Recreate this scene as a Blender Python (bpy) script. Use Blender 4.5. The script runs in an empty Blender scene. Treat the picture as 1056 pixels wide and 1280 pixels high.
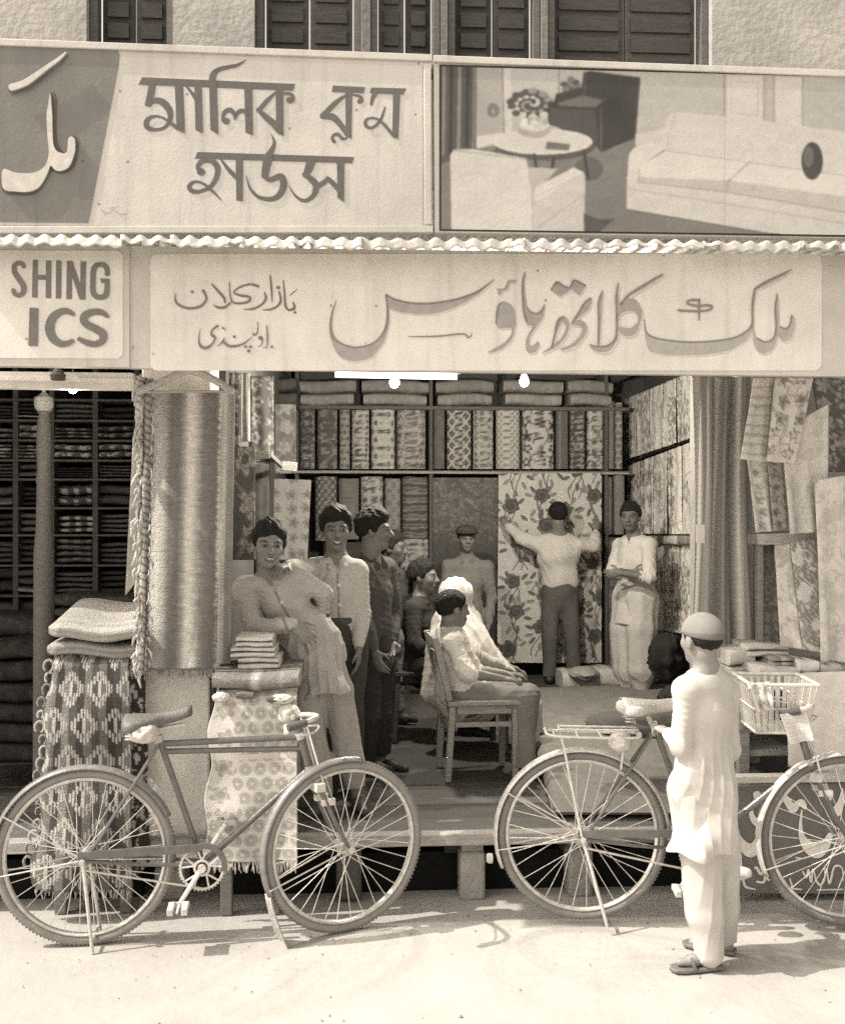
import bpy, math, random
import numpy as np
from mathutils import Vector, Matrix
from mathutils.geometry import tessellate_polygon

# ------------------------------------------------------------------ camera, sky, sun, exposure
SC = bpy.context.scene
COL = SC.collection
F, W, H, YH = 1300.0, 1056.0, 1280.0, 647.0      # focal length and horizon in photograph pixels
YAW = math.radians(3.5)
CAM = np.array([0.0, 0.0, 1.75])
RT = np.array([math.cos(YAW), -math.sin(YAW), 0.0])
FW = np.array([math.sin(YAW), math.cos(YAW), 0.0])
UP = np.array([0.0, 0.0, 1.0])

cd = bpy.data.cameras.new('camera')
cam = bpy.data.objects.new('camera', cd)
COL.objects.link(cam)
cam.location = CAM
cam.rotation_euler = (math.radians(90), 0, -YAW)
cd.sensor_fit = 'HORIZONTAL'
cd.sensor_width = 36.0
cd.lens = 36.0 * F / W
cd.shift_y = (YH - H / 2) / W
cd.clip_start = 0.05
cd.clip_end = 600
SC.camera = cam

SUN_EL, SUN_AZ = math.radians(50), math.radians(8)    # shadows run to the right and a little inwards
SUN_DIR = np.array([math.cos(SUN_EL) * math.cos(SUN_AZ), math.cos(SUN_EL) * math.sin(SUN_AZ), -math.sin(SUN_EL)])
world = bpy.data.worlds.new('World')
SC.world = world
world.use_nodes = True
wn, wl = world.node_tree.nodes, world.node_tree.links
for n in list(wn):
    wn.remove(n)
sky = wn.new('ShaderNodeTexSky')
sky.sky_type = 'NISHITA'
sky.sun_disc = False
sky.sun_elevation = SUN_EL
sky.sun_rotation = math.atan2(-SUN_DIR[0], -SUN_DIR[1])
sky.dust_density = 3.0
bw = wn.new('ShaderNodeRGBToBW')                       # monochrome print: grey sky with the print's warm tone
tint = wn.new('ShaderNodeMix'); tint.data_type = 'RGBA'; tint.blend_type = 'MULTIPLY'
tint.inputs[0].default_value = 1.0
tint.inputs[7].default_value = (1.0, 0.925, 0.83, 1)
bg = wn.new('ShaderNodeBackground')
bg.inputs[1].default_value = 0.15
wo = wn.new('ShaderNodeOutputWorld')
wl.new(sky.outputs[0], bw.inputs[0])
wl.new(bw.outputs[0], tint.inputs[6])
wl.new(tint.outputs[2], bg.inputs[0])
wl.new(bg.outputs[0], wo.inputs[0])

sd = bpy.data.lights.new('sun', 'SUN')
sd.energy = 2.0
sd.angle = math.radians(0.5)
sd.color = (1.0, 0.94, 0.86)
so = bpy.data.objects.new('sun', sd)
COL.objects.link(so)
so.rotation_euler = Vector(SUN_DIR).to_track_quat('-Z', 'Y').to_euler()
so.location = (-6, -3, 8)

SC.view_settings.view_transform = 'Standard'
SC.view_settings.look = 'None'
SC.view_settings.exposure = 1.40
SC.view_settings.gamma = 1.0
SC.cycles.max_bounces = 8
SC.cycles.diffuse_bounces = 5
SC.cycles.use_denoising = False
SC.cycles.sample_clamp_indirect = 1.5
SC.cycles.blur_glossy = 1.0
SC.cycles.caustics_reflective = False

# ------------------------------------------------------------------ pixel helpers: a point of the photograph at a real depth
def ray(px, py):
    return FW * F + RT * (px - 528.0) + UP * (YH - py)
def P(px, py, Y):                   # on the plane parallel to the shop front at distance Y
    d = ray(px, py)
    return CAM + d * (Y / d[1])
def C(px, py, d):                   # at camera depth d
    return CAM + ray(px, py) * (d / F)
def G(px, py, z=0.0):               # on a level plane
    d = ray(px, py)
    return CAM + d * ((z - CAM[2]) / d[2])
ZF = 0.308                          # shop floor level

rng = np.random.default_rng(7)
random.seed(7)

# ------------------------------------------------------------------ materials
TINT = (1.0, 0.95, 0.88)
MATS = {}
def mat(name, v=None, rough=0.85, n_amt=0.12, n_scale=9.0, bump=0.0, b_scale=60.0, metal=0.0, spec=0.3, stretch=(1, 1, 1), dirt=0.0, emit=0.0, sheen=0.0, streak=0.0, ridge=0.0):
    """v None reads the mesh attribute 'tone'; otherwise one grey value. Sepia tint is common to all."""
    key = name
    if key in MATS:
        return MATS[key]
    m = bpy.data.materials.new(name)
    m.use_nodes = True
    N, L = m.node_tree.nodes, m.node_tree.links
    b = N['Principled BSDF']
    tc = N.new('ShaderNodeTexCoord')
    mp = N.new('ShaderNodeMapping'); mp.inputs['Scale'].default_value = stretch
    L.new(tc.outputs['Object'], mp.inputs[0])
    no = N.new('ShaderNodeTexNoise'); no.inputs['Scale'].default_value = n_scale
    no.inputs['Detail'].default_value = 6.0; no.inputs['Roughness'].default_value = 0.6
    L.new(mp.outputs[0], no.inputs['Vector'])
    mr = N.new('ShaderNodeMapRange')
    mr.inputs[1].default_value = 0.25; mr.inputs[2].default_value = 0.75
    mr.inputs[3].default_value = 1 - n_amt; mr.inputs[4].default_value = 1 + n_amt
    L.new(no.outputs[0], mr.inputs[0])
    mu = N.new('ShaderNodeMath'); mu.operation = 'MULTIPLY'
    if v is None:
        at = N.new('ShaderNodeAttribute'); at.attribute_name = 'tone'
        L.new(at.outputs['Fac'], mu.inputs[0])
    else:
        mu.inputs[0].default_value = v
    L.new(mr.outputs[0], mu.inputs[1])
    last = mu
    if dirt > 0:
        n2 = N.new('ShaderNodeTexNoise'); n2.inputs['Scale'].default_value = 2.3; n2.inputs['Detail'].default_value = 8
        n2.inputs['Roughness'].default_value = 0.7
        L.new(tc.outputs['Object'], n2.inputs['Vector'])
        m2 = N.new('ShaderNodeMapRange'); m2.inputs[1].default_value = 0.42; m2.inputs[2].default_value = 0.7
        m2.inputs[3].default_value = 1.0; m2.inputs[4].default_value = 1 - dirt
        L.new(n2.outputs[0], m2.inputs[0])
        mm = N.new('ShaderNodeMath'); mm.operation = 'MULTIPLY'
        L.new(mu.outputs[0], mm.inputs[0]); L.new(m2.outputs[0], mm.inputs[1])
        last = mm
    if streak > 0:                                         # rain streaks and small specks of dirt
        m4 = N.new('ShaderNodeMapping'); m4.inputs['Scale'].default_value = (22, 22, 1.6)
        L.new(tc.outputs['Object'], m4.inputs[0])
        n4 = N.new('ShaderNodeTexNoise'); n4.inputs['Scale'].default_value = 1.0; n4.inputs['Detail'].default_value = 5
        L.new(m4.outputs[0], n4.inputs['Vector'])
        r4 = N.new('ShaderNodeMapRange'); r4.inputs[1].default_value = .52; r4.inputs[2].default_value = .75; r4.inputs[3].default_value = 1.0; r4.inputs[4].default_value = 1 - streak
        L.new(n4.outputs[0], r4.inputs[0])
        v4 = N.new('ShaderNodeTexVoronoi'); v4.inputs['Scale'].default_value = 9.0
        L.new(tc.outputs['Object'], v4.inputs['Vector'])
        r5 = N.new('ShaderNodeMapRange'); r5.inputs[1].default_value = .035; r5.inputs[2].default_value = .07; r5.inputs[3].default_value = .45; r5.inputs[4].default_value = 1.0
        L.new(v4.outputs['Distance'], r5.inputs[0])
        k4 = N.new('ShaderNodeMath'); k4.operation = 'MULTIPLY'; k5 = N.new('ShaderNodeMath'); k5.operation = 'MULTIPLY'
        L.new(last.outputs[0], k4.inputs[0]); L.new(r4.outputs[0], k4.inputs[1]); L.new(k4.outputs[0], k5.inputs[0]); L.new(r5.outputs[0], k5.inputs[1])
        last = k5
    cb = N.new('ShaderNodeCombineColor')
    for i, t in enumerate(TINT):
        k = N.new('ShaderNodeMath'); k.operation = 'MULTIPLY'; k.inputs[1].default_value = t
        L.new(last.outputs[0], k.inputs[0]); L.new(k.outputs[0], cb.inputs[i])
    L.new(cb.outputs[0], b.inputs['Base Color'])
    b.inputs['Roughness'].default_value = rough
    b.inputs['Metallic'].default_value = metal
    b.inputs['Specular IOR Level'].default_value = spec
    if sheen > 0:
        b.inputs['Sheen Weight'].default_value = sheen
    if ridge > 0:                                          # creases of worn cloth
        m6 = N.new('ShaderNodeMapping'); m6.inputs['Scale'].default_value = (1, 1, .5); m6.inputs['Rotation'].default_value = (.2, .35, 0)
        L.new(tc.outputs['Object'], m6.inputs[0])
        n6 = N.new('ShaderNodeTexNoise'); n6.noise_type = 'RIDGED_MULTIFRACTAL'; n6.inputs['Scale'].default_value = 7.0; n6.inputs['Detail'].default_value = 2.0; n6.inputs['Distortion'].default_value = .6
        L.new(m6.outputs[0], n6.inputs['Vector'])
        b6 = N.new('ShaderNodeBump'); b6.inputs['Strength'].default_value = ridge; b6.inputs['Distance'].default_value = 0.03
        L.new(n6.outputs[0], b6.inputs['Height']); L.new(b6.outputs[0], b.inputs['Normal'])
    elif bump > 0:
        n3 = N.new('ShaderNodeTexNoise'); n3.inputs['Scale'].default_value = b_scale; n3.inputs['Detail'].default_value = 5
        L.new(mp.outputs[0], n3.inputs['Vector'])
        bp = N.new('ShaderNodeBump'); bp.inputs['Strength'].default_value = bump; bp.inputs['Distance'].default_value = 0.02
        L.new(n3.outputs[0], bp.inputs['Height']); L.new(bp.outputs[0], b.inputs['Normal'])
    if emit > 0:
        b.inputs['Emission Color'].default_value = (1.0, 0.95, 0.85, 1)
        b.inputs['Emission Strength'].default_value = emit
    if emit > 0:
        m.cycles.emission_sampling = 'NONE'
    MATS[key] = m
    return m

M_CLOTH = mat('woven_cloth', None, 0.95, 0.12, 14, 0.25, 240, spec=0.06)
M_RUG = mat('rough_wool', None, 0.98, 0.16, 40, 0.8, 160, spec=0.04)
M_SATIN = mat('satin_cloth', None, 0.45, 0.08, 20, 0.15, 200, spec=0.4, stretch=(1, 1, 0.15))
M_PAINT = mat('sign_paint', None, 0.6, 0.07, 7, 0.08, 80, spec=0.3, dirt=0.16, streak=.14)
M_SKIN = mat('skin', None, 0.5, 0.06, 30, 0.08, 120, spec=0.4)
M_HAIR = mat('hair', 0.016, 0.6, 0.5, 60, 0.6, 220, spec=0.22)
M_WOOD = mat('worn_wood', None, 0.7, 0.3, 14, 0.4, 40, stretch=(1, 8, 8))
M_WALL = mat('plaster', None, 0.95, 0.14, 5, 0.4, 30, dirt=0.25)
M_STONE = mat('stone', None, 0.95, 0.2, 12, 0.7, 45, dirt=0.3)
M_STEEL = mat('worn_chrome', 0.62, 0.32, 0.2, 30, 0.1, 90, metal=0.7, spec=0.5, dirt=0.3)
M_ENAMEL = mat('bicycle_enamel', None, 0.26, 0.3, 25, 0.1, 90, spec=0.8, dirt=0.2)
M_RUBBER = mat('rubber', None, 0.75, 0.15, 30, 0.3, 120, spec=0.35)
M_LEATHER = mat('leather', None, 0.5, 0.25, 30, 0.3, 90, spec=0.5)
M_LETTER = mat('letter_paint', None, 0.6, 0.14, 30, 0.05, 80)
M_TIN = mat('galvanised_sheet', 0.6, 0.5, 0.2, 12, 0.2, 50, metal=0.25, dirt=0.4)

# ------------------------------------------------------------------ mesh building
def nrm(v):
    v = np.asarray(v, float)
    return v / (np.linalg.norm(v) + 1e-12)
def tri_poly(pts):
    vs = [Vector((p[0], p[1], 0)) for p in pts]
    return tessellate_polygon([vs])
def catmull(pts, n=6, closed=False):
    p = np.asarray(pts, float)
    if len(p) < 3:
        t = np.linspace(0, 1, n + 1)[:, None]
        return p[0] * (1 - t) + p[-1] * t
    out = []
    m = len(p)
    rngi = range(m) if closed else range(m - 1)
    for i in rngi:
        if closed:
            a, b, c, d = p[(i - 1) % m], p[i], p[(i + 1) % m], p[(i + 2) % m]
        else:
            a, b, c, d = p[max(i - 1, 0)], p[i], p[i + 1], p[min(i + 2, m - 1)]
        for t in np.linspace(0, 1, n, endpoint=False):
            out.append(0.5 * ((2 * b) + (-a + c) * t + (2 * a - 5 * b + 4 * c - d) * t * t + (-a + 3 * b - 3 * c + d) * t ** 3))
    if not closed:
        out.append(p[-1])
    return np.array(out)

class MB:
    def __init__(self):
        self.v, self.f, self.t, self.n = [], [], [], 0
    def add(self, verts, faces, tone=0.5):
        verts = np.asarray(verts, float).reshape(-1, 3)
        self.v.append(verts)
        t = np.full(len(verts), tone, float) if np.isscalar(tone) else np.asarray(tone, float).ravel()
        self.t.append(t)
        k = self.n
        self.f.extend([tuple(int(i) + k for i in f) for f in faces])
        self.n += len(verts)
        return self
    def box(self, lo, hi, tone=0.5):
        return self.obox([(lo[i] + hi[i]) / 2 for i in range(3)], [(hi[i] - lo[i]) / 2 for i in range(3)], tone)
    def obox(self, c, hs, tone=0.5, R=None, taper=1.0):
        R = np.eye(3) if R is None else np.asarray(R)
        vs = []
        for z in (-1, 1):
            s = taper if z > 0 else 1.0
            for x, y in ((-1, -1), (1, -1), (1, 1), (-1, 1)):
                vs.append(np.asarray(c) + R @ np.array([x * hs[0] * s, y * hs[1] * s, z * hs[2]]))
        return self.add(vs, [(3, 2, 1, 0), (4, 5, 6, 7), (0, 1, 5, 4), (1, 2, 6, 5), (2, 3, 7, 6), (3, 0, 4, 7)], tone)
    def bar(self, a, b, w, t, tone=0.5, side=(0, 1, 0), taper=1.0):
        """rectangular bar from a to b, width w along 'side', thickness t across"""
        a, b = np.asarray(a, float), np.asarray(b, float)
        z = nrm(b - a); x = nrm(np.asarray(side, float) - np.dot(side, z) * z); y = np.cross(z, x)
        return self.obox((a + b) / 2, (w / 2, t / 2, np.linalg.norm(b - a) / 2), tone, np.stack([x, y, z], 1), taper)
    def tube(self, pts, r, n=10, tone=0.5, closed=False, flat=None):
        p = np.asarray(pts, float); m = len(p)
        r = np.full(m, r) if np.isscalar(r) else np.asarray(r, float)
        if closed:
            T = np.roll(p, -1, 0) - np.roll(p, 1, 0)
        else:
            T = np.gradient(p, axis=0) if m > 2 else np.repeat((p[1:] - p[:1]), 2, 0)
        T /= np.linalg.norm(T, axis=1)[:, None] + 1e-12
        ref = np.array([0, 0, 1.0]) if abs(T[0][2]) < 0.9 else np.array([0, 1.0, 0])
        u = nrm(np.cross(T[0], ref)); vs = []
        for i in range(m):
            u = nrm(u - np.dot(u, T[i]) * T[i]); w = np.cross(T[i], u)
            a = np.arange(n) * 2 * math.pi / n
            vs.append(p[i] + r[i] * (np.cos(a)[:, None] * u + np.sin(a)[:, None] * w))
        vs = np.concatenate(vs); fs = []
        for i in range(m if closed else m - 1):
            j = (i + 1) % m
            for k in range(n):
                fs.append((i * n + k, i * n + (k + 1) % n, j * n + (k + 1) % n, j * n + k))
        if not closed:
            fs.append(tuple(range(n - 1, -1, -1))); fs.append(tuple((m - 1) * n + k for k in range(n)))
        return self.add(vs, fs, tone)
    def lathe(self, prof, c, axis=(0, 0, 1), n=20, tone=0.5):
        z = nrm(axis); ref = np.array([1.0, 0, 0]) if abs(z[0]) < 0.9 else np.array([0, 1.0, 0])
        x = nrm(np.cross(ref, z)); y = np.cross(z, x); vs = []; fs = []
        a = np.arange(n) * 2 * math.pi / n
        for r, h in prof:
            vs.append(np.asarray(c) + h * z + max(r, 1e-4) * (np.cos(a)[:, None] * x + np.sin(a)[:, None] * y))
        m = len(prof)
        for i in range(m - 1):
            for k in range(n):
                fs.append((i * n + k, i * n + (k + 1) % n, (i + 1) * n + (k + 1) % n, (i + 1) * n + k))
        fs.append(tuple(range(n - 1, -1, -1))); fs.append(tuple((m - 1) * n + k for k in range(n)))
        return self.add(np.concatenate(vs), fs, tone)
    def ring(self, c, R, r, axis, n=48, m=8, tone=0.5, a0=0.0, a1=2 * math.pi, x=None, w=None):
        """torus (or an arc of one) about c; w gives a wider section along the axis"""
        z = nrm(axis); x = nrm(np.array([1.0, 0, 0]) - z[0] * z) if x is None else nrm(x); y = np.cross(z, x)
        full = abs(a1 - a0 - 2 * math.pi) < 1e-6
        A = np.linspace(a0, a1, n, endpoint=not full); B = np.arange(m) * 2 * math.pi / m
        w = r if w is None else w
        vs = []
        for a in A:
            d = math.cos(a) * x + math.sin(a) * y
            vs.append(np.asarray(c) + (R + r * np.cos(B))[:, None] * d + (w * np.sin(B))[:, None] * z)
        fs = []
        for i in range(n if full else n - 1):
            j = (i + 1) % n
            for k in range(m):
                fs.append((i * m + k, j * m + k, j * m + (k + 1) % m, i * m + (k + 1) % m))
        return self.add(np.concatenate(vs), fs, tone)
    def grid(self, pts, tone=0.5, close_u=False):
        pts = np.asarray(pts, float); nv, nu = pts.shape[:2]
        j, i = np.meshgrid(np.arange(nv - 1), np.arange(nu if close_u else nu - 1), indexing='ij')
        i2 = (i + 1) % nu
        fs = np.stack([j * nu + i, j * nu + i2, (j + 1) * nu + i2, (j + 1) * nu + i], -1).reshape(-1, 4)
        return self.add(pts.reshape(-1, 3), fs.tolist(), tone if np.isscalar(tone) else np.asarray(tone).ravel())
    def plate(self, pts2, mapf, thick, tone=0.5):
        """flat shape: 2-D outline mapped to 3-D by mapf(x, y, depth)"""
        tris = tri_poly(pts2); k = len(pts2)
        vs = [mapf(p[0], p[1], 0.0) for p in pts2] + [mapf(p[0], p[1], thick) for p in pts2]
        fs = [tuple(t) for t in tris] + [tuple(i + k for i in reversed(t)) for t in tris]
        for i in range(k):
            fs.append((i, (i + 1) % k, k + (i + 1) % k, k + i))
        return self.add(vs, fs, tone)
    def build(self, name, material, parent=None, smooth=True, bevel=0.0, solid=0.0, sub=0, fixn=False):
        me = bpy.data.meshes.new(name)
        V = np.concatenate(self.v) if self.v else np.zeros((0, 3))
        o = bpy.data.objects.new(name, me)
        if parent is not None:
            V = V - np.array(parent_loc(parent))
        me.from_pydata(V.tolist(), [], self.f)
        a = me.attributes.new('tone', 'FLOAT', 'POINT')
        a.data.foreach_set('value', np.concatenate(self.t).astype(np.float32))
        me.materials.append(material)
        if fixn:
            import bmesh
            bm = bmesh.new(); bm.from_mesh(me); bmesh.ops.recalc_face_normals(bm, faces=bm.faces); bm.to_mesh(me); bm.free()
        if smooth:
            me.polygons.foreach_set('use_smooth', [True] * len(me.polygons))
            if smooth != 'all':
                try:
                    me.set_sharp_from_angle(angle=math.radians(38))
                except Exception:
                    pass
        me.update()
        COL.objects.link(o)
        if parent is not None:
            o.parent = parent
        if bevel > 0:
            md = o.modifiers.new('bevel', 'BEVEL'); md.width = bevel; md.segments = 2; md.limit_method = 'ANGLE'
        if solid:
            md = o.modifiers.new('solid', 'SOLIDIFY'); md.thickness = abs(solid); md.offset = -1 if solid > 0 else 1
        return o
def parent_loc(o):
    l = np.array(o.location)
    while o.parent is not None:
        o = o.parent; l = l + np.array(o.location)
    return l
def tag(o, label=None, cat=None, group=None, kind=None):
    if label: o['label'] = label
    if cat: o['category'] = cat
    if group: o['group'] = group
    if kind: o['kind'] = kind
    return o
def thing(name, loc, label, cat, group=None):
    o = bpy.data.objects.new(name, None)
    o.empty_display_size = 0.1
    o.location = loc
    COL.objects.link(o)
    return tag(o, label, cat, group)

# ------------------------------------------------------------------ cloth patterns (u, v in metres -> grey value)
def vnoise(x, y, seed=0, octs=3):
    x = np.asarray(x, float); y = np.asarray(y, float); out = 0; amp = 1; tot = 0
    for o in range(octs):
        xi = np.floor(x).astype(np.int64); yi = np.floor(y).astype(np.int64)
        fx = x - xi; fy = y - yi; fx = fx * fx * (3 - 2 * fx); fy = fy * fy * (3 - 2 * fy)
        def h(a, b):
            n = (a * 374761393 + b * 668265263 + (seed + o) * 1274126177) & 0x7fffffff
            n = ((n ^ (n >> 13)) * 1103515245) & 0x7fffffff
            return ((n ^ (n >> 16)) & 0xffff) / 65535.0
        v = (h(xi, yi) * (1 - fx) + h(xi + 1, yi) * fx) * (1 - fy) + (h(xi, yi + 1) * (1 - fx) + h(xi + 1, yi + 1) * fx) * fy
        out = out + v * amp; tot += amp; amp *= 0.5; x = x * 2.03 + 7.1; y = y * 2.03 + 3.7
    return out / tot
def sstep(a, b, x):
    t = np.clip((x - a) / (b - a), 0, 1); return t * t * (3 - 2 * t)
def pat_plain(v=0.5, amt=0.15):
    return lambda x, y: v * (1 + amt * (vnoise(x * 30, y * 30, 3) - 0.5) * 2)
def pat_lattice(p=0.05, bg=0.2, ink=0.55, w=0.14):
    def f(x, y):
        a = (x + y * 0.8) / p; b = (x - y * 0.8) / p
        da = np.abs(a - np.round(a)); db = np.abs(b - np.round(b))
        l = np.maximum(1 - sstep(w * .5, w, np.abs(da - .06)), 1 - sstep(w * .5, w, np.abs(db - .06)))
        d = np.hypot(a - np.floor(a) - .5, b - np.floor(b) - .5)
        l = np.maximum(l, 0.5 * (1 - sstep(.1, .2, d)))
        return bg + (ink - bg) * np.clip(l, 0, 1)
    return f
def pat_rings(p=0.055, bg=0.6, ink=0.3):
    def f(x, y):
        a = x / p; b = y / p
        r = np.floor(b); a = a + 0.5 * (r % 2)
        ca = a - np.floor(a) - .5; cb = b - r - .5
        d = np.maximum(np.maximum(np.abs(ca), np.abs(cb)), (np.abs(ca) + np.abs(cb)) * .72)
        k = (1 - sstep(.05, .09, np.abs(d - .36))) * .8 + (1 - sstep(.05, .09, np.abs(d - .2))) + (1 - sstep(.03, .07, d))
        return bg + (ink - bg) * np.clip(k, 0, 1)
    return f
def pat_dots(p=0.05, bg=0.55, ink=0.15, rr=0.27):
    def f(x, y):
        b = y / p; r = np.floor(b); a = x / p + .5 * (r % 2)
        ca = a - np.floor(a) - .5; cb = b - r - .5
        th = np.arctan2(cb, ca); d = np.hypot(ca, cb * .8)
        k = 1 - sstep(rr * .8, rr, d * (1 + .15 * np.cos(6 * th))); k = k - .6 * (1 - sstep(.06, .1, d))
        e = 1 - sstep(.03, .06, np.abs(np.hypot(ca - .5 * np.sign(ca), cb) - .1))
        return bg + (ink - bg) * np.clip(k + .5 * e, 0, 1)
    return f
def pat_flor(s=0.07, bg=0.6, ink=0.2, mid=0.4, seed=1, dens=1.0, stem=True, vert=1.0):
    """scattered flowers with leaves and winding stems, mean spacing s"""
    def f(x, y):
        x = np.asarray(x, float); y = np.asarray(y, float) * vert
        out = np.full(np.broadcast(x, y).shape, float(bg))
        if stem:
            w = np.sin(y / s * 1.7 + seed) * .35 + np.sin(y / s * .6 + seed * 2) * .3
            a = x / s / 1.6 + w; d = np.abs(a - np.round(a))
            out = np.where(d < .05, mid, out)
            b2 = (x * .7 + y * .7) / s / 1.9 + np.sin((x - y) / s * 2.3 + seed) * .3
            out = np.where(np.abs(b2 - np.round(b2)) < .035, mid * .9, out)
        gx = np.floor(x / s); gy = np.floor(y / s)
        for dx in (-1, 0, 1):
            for dy in (-1, 0, 1):
                cx = gx + dx; cy = gy + dy
                h1 = vnoise(cx * 1.0 + .5, cy * 1.0 + .5, seed, 1); h2 = vnoise(cx + 100.5, cy + .5, seed + 5, 1); h3 = vnoise(cx + .5, cy + 200.5, seed + 9, 1)
                px = (cx + .5 + (h1 - .5) * .8) * s; py = (cy + .5 + (h2 - .5) * .8) * s
                qx = (x - px) / s; qy = (y - py) / s
                d = np.hypot(qx, qy); th = np.arctan2(qy, qx) + h1 * 6
                R = (.24 + .22 * h3 / max(dens, .3)) if dens < 1 else (.22 + .2 * h3)
                on = h3 < dens
                fl = d < R * (1 + .22 * np.cos(5 * th))
                core = d < R * .45
                ringm = np.abs(d - R * .68) < R * .1
                out = np.where(fl & on, ink, out)
                out = np.where(ringm & on & fl, mid, out)
                out = np.where(core & on, np.where(h2 > .5, bg * .9, ink * .8), out)
                lx = qx * np.cos(h2 * 6) + qy * np.sin(h2 * 6) - R * 1.15; ly = -qx * np.sin(h2 * 6) + qy * np.cos(h2 * 6)
                leaf = (lx / .18) ** 2 + (ly / .07) ** 2 < 1
                out = np.where(leaf & ~fl, mid, out)
        return out
    return f
def pat_roses(seed=3):
    """pale ground, large dark roses on long leafy stems"""
    R = np.random.default_rng(seed)
    items = []
    for c in range(5):
        for r in range(8):
            items.append(((c + .5 + .25 * (r % 2) + R.uniform(-.1, .1)) * .19, (r + .5 + R.uniform(-.18, .18)) * .235 + .09 * (c % 2), R.uniform(.046, .062), R.uniform(0, 6.3)))
    def f(x, y):
        out = np.full(np.broadcast(x, y).shape, .62)
        for (cx, cy, r, a) in items:
            for k in range(3):
                t = np.clip((y - cy + .20) / .2, 0, 1)
                sx = cx + .03 * np.sin(t * 4 + a + k) + (k - 1) * .035 * (1 - t)
                m = (np.abs(x - sx) < .0045) & (y < cy) & (y > cy - .2)
                out = np.where(m, .2, out)
            for k in range(8):
                la = a + k * 1.9; lx = cx + math.cos(la) * (r + .028 + .015 * (k % 3)); ly = cy - .03 + math.sin(la) * (r + .035 + .02 * (k % 2))
                q1 = (x - lx) * math.cos(la) + (y - ly) * math.sin(la); q2 = -(x - lx) * math.sin(la) + (y - ly) * math.cos(la)
                out = np.where((q1 / .030) ** 2 + (q2 / .013) ** 2 < 1, .17 + .12 * (k % 2), out)
        for (cx, cy, r, a) in items:
            d = np.hypot(x - cx, (y - cy) * 1.05); th = np.arctan2(y - cy, x - cx)
            rr = r * (1 + .10 * np.cos(5 * th + a) + .05 * np.cos(9 * th + 2 * a))
            sp = np.sin(th * 1 + d / r * 11 + a) * .5 + .5
            out = np.where(d < rr, .10 + .13 * sp * (d / rr), out)
        return out
    return f
def pat_stripe(levels, p=0.05, along='x', jit=0.0, seed=2):
    lv = np.asarray(levels, float)
    def f(x, y):
        c = (x if along == 'x' else y) / p
        c = c + jit * (vnoise(x * 20, y * 20, seed) - .5)
        i = np.floor(c).astype(int) % len(lv)
        return lv[i]
    return f
def pat_band(period=0.34, lo=0.25, hi=0.7, rib=0.006, along='x', ph=0.0):
    """soft light and dark bands with fine ribs across (woven dhurrie)"""
    def f(x, y):
        a, b = (x, y) if along == 'x' else (y, x)
        s = .5 + .5 * np.cos((a / period + ph) * 2 * math.pi)
        s = sstep(.05, .95, s) * .75 + .25 * (.5 + .5 * np.cos((a / period * 2.7 + ph) * 2 * math.pi))
        v = lo + (hi - lo) * s
        return v * (1 - .22 * (np.sin(b / rib * 2 * math.pi) > .2)) * (1 + .12 * (vnoise(a * 90, b * 400, 4) - .5))
    return f
def pat_scribble(s=0.04, bg=0.7, ink=0.3, seed=4, amt=.5):
    def f(x, y):
        n = vnoise(x / s, y / s * .6, seed, 4); m = vnoise(x / s * .5 + 9, y / s * .4, seed + 3, 2)
        k = 1 - sstep(.02, .06, np.abs(n - .5)); k = np.maximum(k, sstep(.62, .68, m) * .8)
        return bg + (ink - bg) * np.clip(k, 0, 1) * (amt + .5)
    return f

def sheet(fn, w, h, patt, res=0.007, disp=None):
    """cloth patch: fn(s, t) -> points for s across, t down (arrays 0..1); returns MB with the pattern at its real size"""
    nu = max(3, int(w / res) + 1); nv = max(3, int(h / res) + 1)
    s, t = np.meshgrid(np.linspace(0, 1, nu), np.linspace(0, 1, nv))
    pts = fn(s, t)
    mb = MB()
    mb.grid(pts, patt(s * w, (1 - t) * h))
    return mb
def quadmap(p00, p10, p01, p11, wav=None, nrm_dir=(0, -1, 0)):
    """bilinear patch (p00 top-left, p10 top-right, p01 bottom-left, p11 bottom-right) with optional folds"""
    p00, p10, p01, p11 = [np.asarray(p, float) for p in (p00, p10, p01, p11)]
    nd = np.asarray(nrm_dir, float)
    def f(s, t):
        a = s[..., None]; b = t[..., None]
        q = p00 * (1 - a) * (1 - b) + p10 * a * (1 - b) + p01 * (1 - a) * b + p11 * a * b
        if wav is not None:
            q = q + wav(s, t)[..., None] * nd
        return q
    return f
# ================================================================== the setting
def ground():
    xs = np.concatenate([np.linspace(-70, -6, 9)[:-1], np.linspace(-6, 6, 90), np.linspace(6, 70, 9)[1:]])
    ys = np.concatenate([np.linspace(-60, -1, 8)[:-1], np.linspace(-1, 8, 70), np.linspace(8, 60, 6)[1:]])
    X, Y = np.meshgrid(xs, ys)
    Z = 0.010 * (vnoise(X * 2.2, Y * 2.2, 11, 3) - .5) - .006
    Z = np.where((np.abs(X) > 5.9) | (Y < -.9) | (Y > 7.9), -.006, Z)
    mb = MB(); mb.grid(np.stack([X, Y, Z], -1), 0.5)
    m = mat('street_dust', 0.40, 0.98, 0.08, 3.0, 0.22, 22, spec=0.05, dirt=0.10)
    o = mb.build('ground', m, None, smooth='all'); tag(o, kind='structure')
ground()

bld = thing('shop_building', (0, 5.0, 0), 'old plastered cloth shop building with dark shuttered upper windows and open shop fronts', 'building')
XL, XR = -4.2, 4.6
cl_ = P(892, 700, 5.6)[0]
pl_ = P(178, 900, 4.8)[0]
XW = -0.66                                                 # partition between the two shops
WIN = [(108, 216), (318, 452), (462, 552), (560, 678), (686, 890)]
def px_x(px, Y, py=400):
    return P(px, py, Y)[0]
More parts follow.
